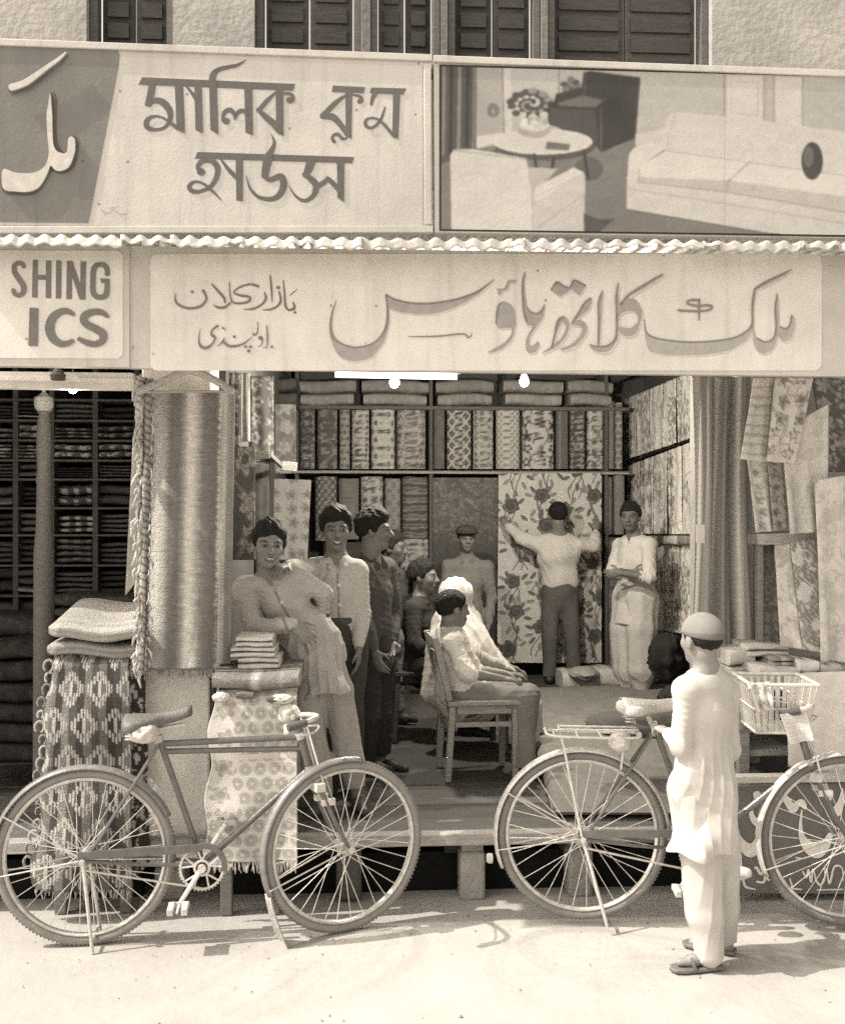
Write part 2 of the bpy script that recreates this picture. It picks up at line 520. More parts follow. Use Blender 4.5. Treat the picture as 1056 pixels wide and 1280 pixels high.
# upper wall: plaster between the windows
mb = MB()
edges = [XL] + [px_x(p, 4.9) for w in WIN for p in w] + [XR]
for i in range(0, len(edges), 2):
    a, b = edges[i], edges[i + 1]
    if b - a > 0.06:
        mb.box((a, 4.9, 3.3), (b, 5.15, 4.7), 0.45)
    else:
        mb.box((a, 4.93, 3.3), (b, 5.10, 4.7), 0.22)
mb.box((XL, 4.9, 2.98), (XR, 5.15, 3.298), 0.42)
mb.box((XL, 4.9, 4.702), (XR, 5.15, 5.6), 0.42)
mb.build('upper_wall', M_WALL, bld, smooth=False)
for k, (a, b) in enumerate(WIN):
    xa, xb = px_x(a, 4.9), px_x(b, 4.9)
    f = MB()
    for x in (xa + .02, xb - .02):
        f.box((x - .018, 4.95, 3.3), (x + .018, 5.03, 4.7), 0.14)
    f.box((xa + .04, 4.95, 3.86), (xb - .04, 5.02, 3.90), 0.13)
    f.box((xa + .04, 4.95, 3.3), (xb - .04, 5.02, 3.34), 0.13)
    w = f.build('window', M_WOOD, bld, bevel=.004)
    s = MB(); n = max(2, int((xb - xa) / .3))
    for i in range(n):
        x0 = xa + .04 + (xb - xa - .08) * i / n; x1 = xa + .04 + (xb - xa - .08) * (i + 1) / n
        s.box((x0 + .004, 5.03, 3.345), (x1 - .004, 5.06, 3.855), 0.07 + .03 * ((i + k) % 2))
        s.box((x0 + .004, 5.03, 3.905), (x1 - .004, 5.06, 4.69), 0.06 + .03 * ((i + k) % 3))
        for j in range(7):
            z = 3.93 + j * .1
            s.box((x0 + .03, 5.015, z), (x1 - .03, 5.029, z + .07), 0.09)
    s.build('shutter', M_WOOD, w, smooth=False)
# shell of the shops
mb = MB(); mb.box((XL, 5.16, 3.12), (XR, 10.2, 3.25), 0.16); mb.box((XL, 4.72, 2.86), (XR, 5.155, 2.975), 0.14)
for i in range(9):
    x = XL + .5 + i * 1.0
    mb.box((x, 5.2, 3.0), (x + .09, 9.7, 3.118), 0.12)
mb.build('ceiling', M_WOOD, bld, smooth=False)
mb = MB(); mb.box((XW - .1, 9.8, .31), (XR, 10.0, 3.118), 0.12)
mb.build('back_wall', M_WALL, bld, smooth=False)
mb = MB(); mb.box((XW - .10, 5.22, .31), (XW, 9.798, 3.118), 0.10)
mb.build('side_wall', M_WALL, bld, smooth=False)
RWa, RWb = P(783, 600, 9.78)[:2] + [.16, 0], P(874, 600, 7.9)[:2] + [.16, 0]
mb = MB()
d = nrm(np.array([RWb[0] - RWa[0], RWb[1] - RWa[1], 0])); nn = np.array([-d[1], d[0], 0])
c = np.array([(RWa[0] + RWb[0]) / 2, (RWa[1] + RWb[1]) / 2, 1.714]) + nn * .05
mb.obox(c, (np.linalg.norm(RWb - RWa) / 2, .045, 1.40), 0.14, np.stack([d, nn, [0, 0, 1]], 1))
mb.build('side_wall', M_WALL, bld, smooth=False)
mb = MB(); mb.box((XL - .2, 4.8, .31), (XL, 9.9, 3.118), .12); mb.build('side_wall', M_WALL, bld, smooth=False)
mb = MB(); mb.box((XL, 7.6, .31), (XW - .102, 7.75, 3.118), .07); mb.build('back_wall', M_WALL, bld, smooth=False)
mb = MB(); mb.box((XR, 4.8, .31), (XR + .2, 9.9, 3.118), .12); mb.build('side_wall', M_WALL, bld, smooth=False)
# plank floor, front boards and edge beam
mb = MB()
y = 4.78
k = 0
while y < 10.0:
    w = .19 + .05 * ((k * 7) % 3)
    mb.box((XL, y, .262), (XR, y + w - .006, ZF - .002 * ((k * 5) % 2)), (0.13, .10, .15, .115)[k % 4])
    y += w; k += 1
mb.build('floor', M_WOOD, bld, smooth=False, bevel=.003)
mb = MB(); mb.box((XL, 4.70, .258), (XR, 4.776, ZF + .003), 0.36)
mb.build('floor_beam', M_WOOD, bld, bevel=.006)
mb = MB()
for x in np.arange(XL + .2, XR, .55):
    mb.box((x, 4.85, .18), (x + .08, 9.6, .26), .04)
mb.build('floor_joists', M_WOOD, bld, smooth=False)
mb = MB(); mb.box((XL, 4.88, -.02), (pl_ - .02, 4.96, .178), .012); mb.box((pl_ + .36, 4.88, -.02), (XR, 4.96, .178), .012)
mb.build('underfloor_shade_panel', mat('underfloor_shade_black', .014, .95, .3, 12, .5, 40, spec=.05), bld, smooth=False)  # added near-black panel: its colour stands in for the shade under the floor
mb = MB()
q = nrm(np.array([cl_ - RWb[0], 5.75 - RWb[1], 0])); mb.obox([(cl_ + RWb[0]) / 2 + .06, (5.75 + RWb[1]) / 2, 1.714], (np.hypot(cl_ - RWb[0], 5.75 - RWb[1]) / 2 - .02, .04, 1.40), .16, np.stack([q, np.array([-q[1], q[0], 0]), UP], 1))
mb.build('side_wall', M_WALL, bld, smooth=False)
# white pillar between the shops
pl, pr = px_x(178, 4.8, 900), px_x(263, 4.8, 900)
mb = MB(); mb.box((pl, 4.78, .17), (pr, 5.1, 2.86), 0.90)
mb.build('pillar', M_WALL, bld, bevel=.012)
mb = MB(); mb.tube([(pr + .012, 4.80, .1), (pr + .012, 4.80, 2.3)], .011, 8, .10)
mb.build('pillar_rod', M_WOOD, bld)
# column behind the big curtain and the wall of the right hand stall
cl, cr = px_x(880, 5.45, 700), px_x(938, 5.45, 700)
mb = MB(); mb.box((cl, 5.45, ZF), (cr, 5.7, 3.0), 0.30); mb.build('pillar', M_WALL, bld, bevel=.01)
mb = MB(); mb.box((cr, 5.75, ZF), (XR, 5.85, 3.0), 0.34); mb.build('stall_wall', M_WALL, bld, smooth=False)

# supports under the floor: loose stone and brick blocks
def block(name, x0, y0, x1, y1, d, dep, tone, label, cat='block', group='blocks under the shop floor', cap=None):
    a, b = C(x0, y1, d), C(x1, y0, d)
    cx, cy = (a[0] + b[0]) / 2, a[1] + dep / 2
    o = thing(name, (cx, cy, max(0, a[2])), label, cat, group)
    mb = MB(); mb.obox((cx, cy, (a[2] + b[2]) / 2), ((b[0] - a[0]) / 2, dep / 2, (b[2] - a[2]) / 2), tone)
    mb.build('stone', M_STONE, o, bevel=.018)
    if cap:
        m2 = MB(); m2.obox((cx, cy, b[2] + .5 * (.2575 - b[2])), (.05, .06, .5 * (.2565 - b[2])), .3)
        m2.build('wedge', M_WOOD, o, bevel=.004)
    return o
block('stone_block', 575, 1066, 607, 1129, 4.76, .14, .36, 'rounded stone block under the floor between the two bicycles', cap=True)
block('stone_block', 711, 1062, 742, 1125, 4.80, .14, .33, 'stone block under the floor seen through the spokes of the right bicycle', cap=True)
block('stone_block', 420, 1058, 452, 1128, 4.72, .12, .10, 'dark stone block under the floor behind the front wheel of the left bicycle', cap=True)
block('brick_block', 192, 1086, 230, 1129, 4.76, .2, .42, 'pale upper block under the white pillar', group='blocks under the white pillar')
block('brick_block', 172, 1130, 239, 1152, 4.70, .3, .38, 'wide bottom block on the ground under the white pillar', group='blocks under the white pillar')

# small stones, grit and scraps scattered over the street
mb = MB(); R = np.random.default_rng(77)
for i in range(240):
    x = R.uniform(-2.6, 2.9); y = 4.75 - abs(R.normal()) * .55 if i % 3 else R.uniform(2.6, 4.7)
    r = R.uniform(.002, .006) * (1.8 if i % 40 == 0 else 1)
    q = np.array([[1, 0, 0], [0, 1, 0], [-1, 0, 0], [0, -1, 0], [.1, .1, .8], [-.1, 0, -.6]]) * r * R.uniform(.6, 1.3, (6, 1)) * [1.3, 1, .8]
    a = R.uniform(0, 6.3); q = q @ np.array([[math.cos(a), -math.sin(a), 0], [math.sin(a), math.cos(a), 0], [0, 0, 1]])
    mb.add(q + [x, y, r * .3 - .003], [(0, 1, 4), (1, 2, 4), (2, 3, 4), (3, 0, 4), (1, 0, 5), (2, 1, 5), (3, 2, 5), (0, 3, 5)], R.uniform(.14, .42))
tag(mb.build('gravel', M_STONE, None, smooth=False), 'scattered grit and small stones on the street before the shop', 'gravel', kind='stuff')
# ================================================================== signboards
def flat(Y):
    return lambda x, y, dep: P(x, y, Y) + np.array([0, dep, 0])
def rrect(x0, y0, x1, y1, r, n=5):
    pts = []
    for (cx, cy, a) in ((x1 - r, y0 + r, -90), (x1 - r, y1 - r, 0), (x0 + r, y1 - r, 90), (x0 + r, y0 + r, 180)):
        for t in np.linspace(0, 90, n):
            q = math.radians(a + t); pts.append((cx + r * math.cos(q), cy + r * math.sin(q)))
    return pts
def ribbon(mb, pts, org, sc, Y, tone, n=7, t0=0.0):
    """pen stroke of varying width; pts (x, y, width) in enlarged coordinates"""
    p = np.array([(org[0] + a[0] / sc, org[1] + a[1] / sc, a[2] / sc) for a in pts], float)
    q = catmull(p, n)
    d = np.gradient(q[:, :2], axis=0); d /= np.linalg.norm(d, axis=1)[:, None] + 1e-9
    nx = np.stack([-d[:, 1], d[:, 0]], 1); w = np.maximum(q[:, 2], .25)[:, None] / 2
    L, R = q[:, :2] + nx * w, q[:, :2] - nx * w
    # round the ends a little
    vs, fs = [], []
    m = len(q)
    for i in range(m):
        yy = Y - t0 - i * 2e-5
        vs += [P(L[i][0], L[i][1], yy), P(R[i][0], R[i][1], yy)]
    for i in range(m - 1):
        fs.append((2 * i, 2 * i + 1, 2 * i + 3, 2 * i + 2))
    for e, s in ((0, -1), (m - 1, 1)):
        c = len(vs); yy = Y - t0 - e * 2e-5
        k = 6; base = len(vs)
        for j in range(1, k):
            a = math.pi * j / k
            pt = q[e, :2] + nx[e] * w[e] * math.cos(a) + d[e] * s * w[e] * math.sin(a) * .8
            vs.append(P(pt[0], pt[1], yy))
        fs.append(tuple([2 * e] + list(range(base, base + k - 1)) + [2 * e + 1]))
    mb.add(vs, fs, tone)
def polyfill(mb, pts, org, sc, Y, tone, t0=0.0, smooth=False, n=4):
    p = [(org[0] + a[0] / sc, org[1] + a[1] / sc) for a in pts]
    if smooth:
        p = [tuple(q) for q in catmull(p, n, True)]
    tris = tri_poly(p)
    mb.add([P(a, b, Y - t0) for a, b in p], [tuple(t) for t in tris], tone)
def dot(mb, x, y, w, org, sc, Y, tone, t0=0.0):
    r = w / 2
    pts = [(x + r * math.cos(a), y + r * .9 * math.sin(a)) for a in np.linspace(0, 2 * math.pi, 14, endpoint=False)]
    polyfill(mb, pts, org, sc, Y, tone, t0)
def wash(mb, strokes, org, sc, Y, tone):
    z = 0.0
    for s in strokes:
        z += 2e-4
        if s[0] == 's': ribbon(mb, s[1], org, sc, Y, tone, t0=z)
        elif s[0] == 'p': polyfill(mb, s[1], org, sc, Y, tone, t0=z)
        elif s[0] == 'c': polyfill(mb, s[1], org, sc, Y, tone, t0=z, smooth=True)
        elif s[0] == 'd': dot(mb, s[1][0], s[1][1], s[1][2], org, sc, Y, tone, t0=z)

YU, YS = 4.36, 4.24                         # front faces of the upper and lower signboards
WHITE, CREAM, GREY = 0.74, 0.58, 0.56
# ---- upper board with the large brush lettering
ub = thing('signboard', P(290, 290, YU), 'upper signboard with large dark brush lettering and a grey panel at its left end', 'signboard', 'painted signboards over the shop front')
mb = MB(); mb.plate([(-90, 48), (539, 71.5), (541, 290), (-90, 292)], flat(YU), .05, CREAM); mb.build('board', M_PAINT, ub, smooth=False)
mb = MB(); mb.plate([(-80, 62), (528, 82), (528, 286), (-80, 280)], flat(YU - .002), .0015, .57); mb.build('panel', M_PAINT, ub, smooth=False)
mb = MB()
for a, b in (((-90, 50), (540, 73)), ((-90, 288), (541, 287))):
    pa, pb = P(a[0], a[1], YU), P(b[0], b[1], YU)
    mb.bar(pa + [0, -.008, 0], pb + [0, -.008, 0], .028, .012, .57, side=(0, 0, 1))
pa, pb = P(534, 80, YU), P(535, 281, YU)
mb.bar(pa + [0, -.006, 0], pb + [0, -.006, 0], .03, .008, .55, side=(1, 0, 0))
mb.build('frame', M_PAINT, ub, bevel=.003)
mb = MB(); mb.plate([(-80, 55), (137, 57), (145, 60), (149, 67), (148, 80), (110, 278), (-80, 276)], flat(YU - .005), .0025, .20); mb.build('dark_panel', M_PAINT, ub, smooth=False)
o4, s4 = (30, 50), 5.33
mb = MB()
sh = [('s', [(-80, 335, 52), (-20, 316, 50), (50, 285, 46), (158, 204, 36), (246, 140, 22), (292, 96, 8)]),
      ('c', [(178, 352), (215, 380), (216, 600), (228, 690), (262, 742), (290, 740), (300, 660), (330, 634), (362, 660), (362, 745), (330, 850), (250, 892), (190, 872), (150, 930), (104, 1004), (35, 1034), (-50, 1030), (-140, 1010), (-140, 880), (35, 900), (110, 880), (160, 800), (160, 600), (160, 470)])]
wash(mb, sh, o4, s4, YU - .006, .10)
mb.build('letter_outline', M_LETTER, ub, smooth=False)
mb = MB()
rel = [('s', [(-80, 318, 44), (-20, 300, 42), (40, 270, 40), (150, 190, 28), (240, 125, 20), (284, 84, 6)]),
       ('c', [(174, 352), (160, 430), (150, 500), (156, 640), (165, 745), (148, 822), (100, 868), (35, 885), (-60, 880), (-140, 860), (-140, 985), (-60, 1005), (35, 1006), (100, 974), (150, 896), (176, 834), (205, 862), (245, 868), (300, 838), (336, 745), (338, 664), (316, 640), (294, 660), (284, 745), (232, 745), (202, 714), (190, 652), (186, 500)])]
wash(mb, rel, o4, s4, YU - .018, .56)
mb.build('lettering', M_LETTER, ub, smooth=False, solid=.011)
mb = MB()
wash(mb, [('s', [(520, 1125, 6), (535, 1150, 9), (575, 1145, 8), (600, 1115, 6), (570, 1120, 5)]), ('s', [(610, 1135, 5), (640, 1158, 8), (685, 1156, 5)]), ('d', (620, 1105, 9))], o4, s4, YU - .0035, .40)
mb.build('signature', M_LETTER, ub, smooth=False)
mb = MB()
r1 = [('p', [(85, 125), (1003, 165), (990, 206), (62, 170)]),
      ('s', [(147, 160, 44), (138, 220, 44), (124, 285, 44)]),
      ('s', [(112, 288, 26), (165, 264, 34), (215, 280, 42), (250, 330, 38), (250, 385, 26), (220, 426, 22), (170, 440, 20), (120, 428, 30), (110, 395, 32), (135, 366, 22), (180, 360, 14), (230, 380, 14), (290, 425, 22), (335, 455, 8)]),
      ('p', [(280, 165), (330, 168), (342, 462), (292, 428)]),
      ('s', [(350, 180, 10), (400, 240, 26), (420, 270, 36)]), ('p', [(398, 170), (442, 172), (449, 462), (405, 442)]),
      ('p', [(486, 150), (532, 155), (542, 468), (495, 442)]), ('s', [(507, 165, 44), (510, 112, 38), (545, 78, 26), (610, 62, 22), (660, 50, 18), (708, 20, 2)]),
      ('p', [(697, 175), (745, 178), (749, 473), (705, 458)]), ('d', (588, 388, 44)),
      ('s', [(567, 385, 14), (578, 338, 26), (610, 322, 30), (634, 342, 22), (642, 384, 4)]), ('s', [(640, 378, 6), (658, 338, 24), (690, 326, 26), (712, 345, 20)]),
      ('p', [(885, 180), (930, 185), (932, 478), (890, 452)]), ('s', [(890, 212, 12), (838, 262, 26), (782, 326, 26)]),
      ('s', [(778, 318, 22), (830, 366, 34), (878, 408, 38), (908, 452, 30)]), ('s', [(930, 222, 14), (965, 222, 18), (988, 238, 20), (990, 262, 20)]), ('d', (970, 262, 42))]
wash(mb, r1, (160, 70), 4.8, YU - .003, .125)
r2 = [('p', [(238, 108), (505, 122), (490, 172), (228, 162)]), ('p', [(340, 155), (398, 160), (391, 552), (345, 520)]),
      ('s', [(345, 188, 20), (262, 250, 40), (160, 352, 44)]), ('s', [(150, 358, 50), (240, 370, 55), (300, 430, 46), (362, 515, 46)]),
      ('s', [(400, 185, 14), (445, 193, 24), (472, 210, 28), (478, 238, 20)]), ('d', (460, 240, 44)),
      ('s', [(250, 572, 30), (232, 545, 24), (250, 515, 26), (285, 514, 28), (315, 545, 26), (352, 545, 18)]),
      ('p', [(555, 125), (845, 132), (820, 182), (540, 170)]), ('p', [(735, 170), (792, 174), (776, 552), (728, 517)]),
      ('s', [(590, 165, 40), (565, 215, 34), (555, 265, 22)]),
      ('s', [(668, 285, 12), (642, 370, 22), (610, 420, 24), (560, 456, 22), (515, 445, 28), (508, 400, 26), (550, 376, 18), (610, 388, 20), (670, 440, 24), (745, 530, 24)])]
wash(mb, r2, (380, 90), 6.6, YU - .003, .135)
r3 = [('p', [(118, 130), (980, 158), (968, 192), (103, 167)]), ('d', (138, 240, 46)),
      ('s', [(126, 235, 20), (122, 205, 26), (150, 178, 28), (195, 178, 30), (228, 215, 32), (222, 270, 28), (190, 320, 24), (130, 348, 20), (85, 342, 26), (74, 315, 24), (105, 294, 16), (150, 305, 14), (200, 345, 14), (250, 395, 4)]),
      ('s', [(245, 168, 8), (290, 228, 22), (338, 275, 24)]), ('p', [(328, 160), (368, 162), (368, 400), (332, 398)]),
      ('s', [(522, 28, 2), (540, 75, 16), (530, 115, 28), (508, 150, 38)]), ('s', [(508, 160, 48), (495, 215, 44), (488, 262, 38)]),
      ('s', [(478, 262, 20), (520, 282, 28), (575, 265, 36), (592, 310, 38), (570, 365, 34), (520, 390, 26), (450, 375, 18), (405, 325, 12), (386, 258, 3)]),
      ('s', [(748, 170, 48), (730, 220, 44), (710, 262, 28)]), ('s', [(702, 252, 20), (750, 285, 34), (770, 320, 34), (755, 370, 28), (710, 398, 20), (660, 375, 12), (620, 316, 3)]),
      ('s', [(775, 318, 28), (810, 300, 26), (838, 276, 24)]), ('s', [(832, 275, 24), (865, 304, 26), (905, 348, 28)]), ('p', [(885, 180), (925, 184), (923, 407), (888, 380)])]
wash(mb, r3, (220, 160), 4.4, YU - .003, .125)
mb.build('lettering', M_LETTER, ub, smooth=False)

# ---- upper board with the painted sitting room
pb_ = thing('signboard', P(790, 290, YU), 'upper signboard with a painted picture of a sitting room with sofa and round table', 'signboard', 'painted signboards over the shop front')
mb = MB(); mb.plate([(542, 71.5), (1120, 93), (1120, 298), (543, 290)], flat(YU), .05, CREAM); mb.build('board', M_PAINT, pb_, smooth=False)
mb = MB(); pa, qb = P(542, 74, YU), P(1120, 95, YU)
mb.bar(pa + [0, -.008, 0], qb + [0, -.008, 0], .028, .012, .57, side=(0, 0, 1))
mb.build('frame', M_PAINT, pb_, bevel=.003)
mb = MB(); mb.plate([(549, 80), (1075, 94), (1075, 296), (549, 288)], flat(YU - .003), .0025, .05); mb.build('picture_border', M_PAINT, pb_, smooth=False)
def mural():
    o, s = np.array([520, 20.]), 1.970
    x0, x1 = 551.5, 1073.0
    nu, nv = 900, 350
    U, V = np.meshgrid(np.linspace(0, 1, nu), np.linspace(0, 1, nv))
    px = x0 + (x1 - x0) * U
    top = 82.5 + (px - 549) * .0265; bot = 286 + (px - 549) * .0145
    py = top + (bot - top) * V
    X = (px - o[0]) * s; Y = (py - o[1]) * s
    X = X + (vnoise(X / 9, Y / 9, 5) - .5) * 1.2; Y = Y + (vnoise(X / 9, Y / 9, 6) - .5) * 1.2
    A = np.full(X.shape, .46)
    def poly(pts, v, grad=None):
        p = np.array(pts, float); ins = np.zeros(X.shape, bool); j = len(p) - 1
        for i in range(len(p)):
            c = ((p[i, 1] > Y) != (p[j, 1] > Y)) & (X < (p[j, 0] - p[i, 0]) * (Y - p[i, 1]) / (p[j, 1] - p[i, 1] + 1e-9) + p[i, 0])
            ins ^= c; j = i
        A[ins] = (v if grad is None else v + grad[0] * (X - p[:, 0].min()) / 100 + grad[1] * (Y - p[:, 1].min()) / 100)[ins] if grad is not None else v
    def ell(cx, cy, rx, ry, v):
        A[((X - cx) / rx) ** 2 + ((Y - cy) / ry) ** 2 < 1] = v
    def line(pts, w, v):
        p = np.array(pts, float)
        for a, b in zip(p[:-1], p[1:]):
            ba = b - a; t = np.clip(((X - a[0]) * ba[0] + (Y - a[1]) * ba[1]) / (ba @ ba), 0, 1)
            A[np.hypot(X - a[0] - t * ba[0], Y - a[1] - t * ba[1]) < w / 2] = v
    poly([(40, 345), (190, 318), (530, 296), (640, 330), (1100, 400), (1100, 560), (40, 560)], .21)
    poly([(50, 100), (150, 100), (148, 335), (40, 370)], .10)
    for i, x in enumerate((66, 84, 104, 124, 141)):
        poly([(x, 100), (x + 8, 100), (x + 4, 340), (x - 4, 345)], (.22, .05, .26, .06, .20)[i])
    poly([(150, 100), (760, 118), (755, 262), (150, 300)], .47)
    poly([(150, 100), (212, 100), (215, 290), (150, 300)], .40); poly([(150, 296), (235, 282), (235, 300), (150, 325)], .62)
    poly([(212, 100), (234, 100), (236, 285), (217, 290)], .58); line([(212, 100), (217, 290)], 3, .2)
    line([(351, 110), (351, 200)], 3, .2); poly([(234, 100), (350, 100), (350, 190), (236, 200)], .50)
    for k in range(60):
        a = k * 2.399; r = math.sqrt(k / 60)
        ell(283 + 52 * r * math.cos(a), 216 + 34 * r * math.sin(a), 11, 8, (.06, .1, .3, .55, .09)[k % 5])
    for k in range(16):
        ell(190 + 9 * math.cos(k * 2.4), 232 + 14 * math.sin(k * 2.4), 7, 4, .2)
        ell(385 + 32 * math.cos(k * 2.4) * (k / 16), 175 + 22 * math.sin(k * 2.4) * (k / 16), 10, 7, (.1, .2)[k % 2])
    poly([(412, 137), (430, 134), (553, 150), (546, 210), (540, 300), (455, 335), (430, 300), (325, 266), (325, 222), (338, 212), (345, 190), (408, 175)], .055)
    poly([(350, 212), (410, 196), (460, 208), (440, 224), (352, 220)], .16); poly([(330, 226), (440, 232), (450, 326), (330, 264)], .085)
    line([(455, 230), (456, 330)], 2, .18); line([(418, 140), (412, 196), (470, 206)], 2, .13); line([(552, 152), (540, 300)], 3, .15)
    ell(425, 376, 35, 30, .13); ell(318, 322, 122, 33, .10)
    ell(312, 309, 122, 31, .66); ell(312, 308, 112, 26, .60)
    for a, b in (((290, 340), (296, 370)), ((340, 346), (334, 380)), ((414, 336), (424, 398))): line([a, b], 8, .06)
    line([(196, 330), (200, 345)], 6, .08)
    poly([(322, 308), (380, 315), (376, 331), (318, 327)], .17); ell(290, 276, 42, 24, .40); ell(291, 268, 36, 15, .62)
    for k in range(14): ell(290 + 30 * math.cos(k * 2.4) * (k / 14) ** .5, 262 + 10 * math.sin(k * 2.4), 8, 6, (.7, .4, .55)[k % 3])
    poly([(84, 340), (95, 328), (140, 327), (272, 350), (278, 372), (288, 430), (288, 560), (88, 560)], .60, (.01, .012))
    line([(92, 330), (272, 352), (286, 430), (287, 530)], 3, .36)
    poly([(275, 372), (350, 375), (288, 438)], .48); poly([(287, 446), (392, 374), (412, 384), (416, 396), (413, 560), (287, 560)], .56)
    poly([(287, 444), (296, 420), (388, 372), (412, 384), (300, 456)], .66); line([(300, 520), (412, 440)], 2, .34); line([(287, 448), (412, 388)], 2, .45)
    poly([(413, 485), (450, 500), (490, 498), (452, 532), (413, 560)], .11)
    for q in ([(765, 145), (852, 147), (852, 262), (765, 245)], [(885, 148), (948, 149), (948, 275), (885, 270)]):
        poly(q, .60)
    for x in (758, 858, 880, 952): line([(x, 140), (x, 280)], 2.5, .30)
    line([(775, 160), (842, 162), (842, 245), (775, 238), (775, 160)], 2, .42)
    poly([(540, 290), (620, 275), (620, 320), (540, 320)], .58)
    poly([(612, 330), (614, 262), (626, 240), (640, 236), (800, 250), (1100, 290), (1100, 420), (820, 360)], .58, (.0, .03))
    line([(640, 237), (622, 290), (618, 330)], 2, .4)
    poly([(520, 400), (524, 340), (538, 322), (606, 308), (622, 320), (548, 372), (546, 405)], .64)
    poly([(545, 372), (620, 328), (822, 357), (770, 404), (548, 398)], .66); poly([(772, 404), (822, 357), (1100, 395), (1100, 450)], .66)
    poly([(545, 396), (770, 404), (766, 432), (1100, 490), (1100, 450), (772, 404), (766, 432), (545, 410)], .55)
    poly([(546, 397), (770, 405), (1100, 450), (1100, 490), (766, 432), (546, 408)], .50)
    poly([(520, 400), (560, 406), (766, 434), (1100, 492), (1100, 560), (1000, 552), (880, 536), (518, 476)], .58)
    line([(546, 408), (766, 433), (1100, 490)], 3, .33); line([(770, 404), (822, 358)], 3, .3); line([(768, 404), (766, 432)], 3, .3)
    line([(520, 425), (766, 462), (1100, 518)], 2, .36); line([(518, 476), (880, 537), (1100, 556)], 4, .15); line([(612, 330), (820, 360), (1100, 398)], 2.5, .38)
    line([(548, 372), (548, 405)], 2.5, .38)
    ell(975, 356, 27, 47, .08); ell(966, 345, 12, 26, .16)
    for _ in range(9):
        A[1:-1, 1:-1] = (A[1:-1, 1:-1] * 2 + A[:-2, 1:-1] + A[2:, 1:-1] + A[1:-1, :-2] + A[1:-1, 2:]) / 6
    A *= (1 + .22 * (vnoise(px * .9, py * .9, 8) - .5)) * (1 + .16 * (vnoise(px / 14, py / 9, 18, 3) - .5))
    A += .03 * (vnoise(px / 45, py / 45, 31, 2) - .5)
    A = np.where(np.abs(px - 728.5) < .5, A * .8, A); A = np.where(np.abs(px - 905.5) < .5, A * .8, A)
    d = FW[None, None] * F + RT[None, None] * (px[..., None] - 528) + UP[None, None] * (YH - py[..., None])
    pts = CAM + d * ((YU - .006) / d[..., 1:2])
    m = MB(); m.grid(pts, np.clip(A * .84, .03, .8))
    m.build('painted_picture', mat('picture_paint', None, .5, .04, 40, .05, 60, spec=.35), pb_, smooth=False)
mural()

# ---- lower board: main
lb = thing('signboard', P(600, 470, YS), 'long lower signboard with large pale calligraphy over the shop opening', 'signboard', 'painted signboards over the shop front')
mb = MB(); mb.plate([(160.5, 307), (1120, 320), (1120, 471), (160.5, 460)], flat(YS), .04, GREY); mb.build('board', M_PAINT, lb, smooth=False)
mb = MB(); mb.plate(rrect(188, 317, 1027, 463, 9), flat(YS - .003), .0025, WHITE); mb.build('panel', M_PAINT, lb, smooth=False)
YL = YS - .0045
mb = MB()
t5 = [('s', [(905, 165, 4), (870, 195, 6), (856, 207, 3)]), ('s', [(815, 108, 7), (822, 200, 12), (828, 275, 15), (850, 302, 14), (885, 290, 18), (882, 262, 12), (876, 248, 6)]), ('d', (890, 318, 20)),
      ('s', [(785, 180, 10), (797, 235, 15), (776, 275, 13), (730, 298, 13), (675, 301, 4)]), ('d', (780, 155, 24)), ('s', [(727, 76, 10), (735, 160, 13), (740, 250, 5)]),
      ('s', [(690, 186, 8), (698, 230, 15), (665, 270, 13), (610, 295, 13), (552, 297, 3)]),
      ('s', [(648, 146, 18), (590, 132, 12), (520, 155, 11), (488, 187, 10), (530, 205, 15), (590, 216, 15), (585, 245, 15), (530, 258, 13), (480, 250, 11), (462, 200, 8), (458, 118, 6)]),
      ('s', [(340, 130, 8), (390, 185, 17), (425, 228, 15), (426, 256, 7)]), ('s', [(466, 252, 10), (430, 282, 15), (385, 286, 15), (353, 268, 4)]),
      ('s', [(283, 172, 16), (306, 225, 13), (270, 275, 15), (190, 291, 15), (120, 265, 15), (99, 225, 10), (106, 192, 3)]), ('d', (212, 182, 20)),
      ('d', (738, 546, 18)), ('s', [(704, 405, 6), (709, 480, 9), (705, 545, 6), (680, 550, 3)]), ('d', (662, 486, 28)), ('s', [(676, 490, 9), (670, 530, 7), (645, 546, 3)]),
      ('s', [(645, 382, 5), (642, 450, 8), (622, 466, 13), (610, 455, 6)]), ('s', [(608, 478, 4), (570, 512, 9), (520, 536, 13), (460, 541, 15), (425, 517, 14), (418, 495, 5)]),
      ('d', (490, 478, 20)), ('d', (565, 545, 20)), ('d', (596, 545, 20)), ('d', (585, 573, 22)), ('s', [(412, 418, 12), (434, 434, 5)]), ('s', [(425, 488, 6), (405, 520, 11), (378, 541, 3)]),
      ('s', [(382, 405, 15), (345, 435, 11), (340, 465, 15), (360, 480, 16), (360, 502, 10), (330, 540, 15), (290, 553, 19), (262, 530, 15), (257, 480, 8), (268, 422, 3)])]
wash(mb, t5, (200, 330), 5.28, YL, .18)
mb.build('small_lettering', M_LETTER, lb, smooth=False)
o6, o7, o8, s6, s8 = (400, 330), (600, 330), (790, 325), 4.8, 4.591
def shifted(L, dx, dy):
    out = []
    for k, p in L:
        if k == 'd': out.append((k, (p[0] + dx, p[1] + dy, p[2])))
        else: out.append((k, [(q[0] + dx, q[1] + dy) + tuple(q[2:]) for q in p]))
    return out
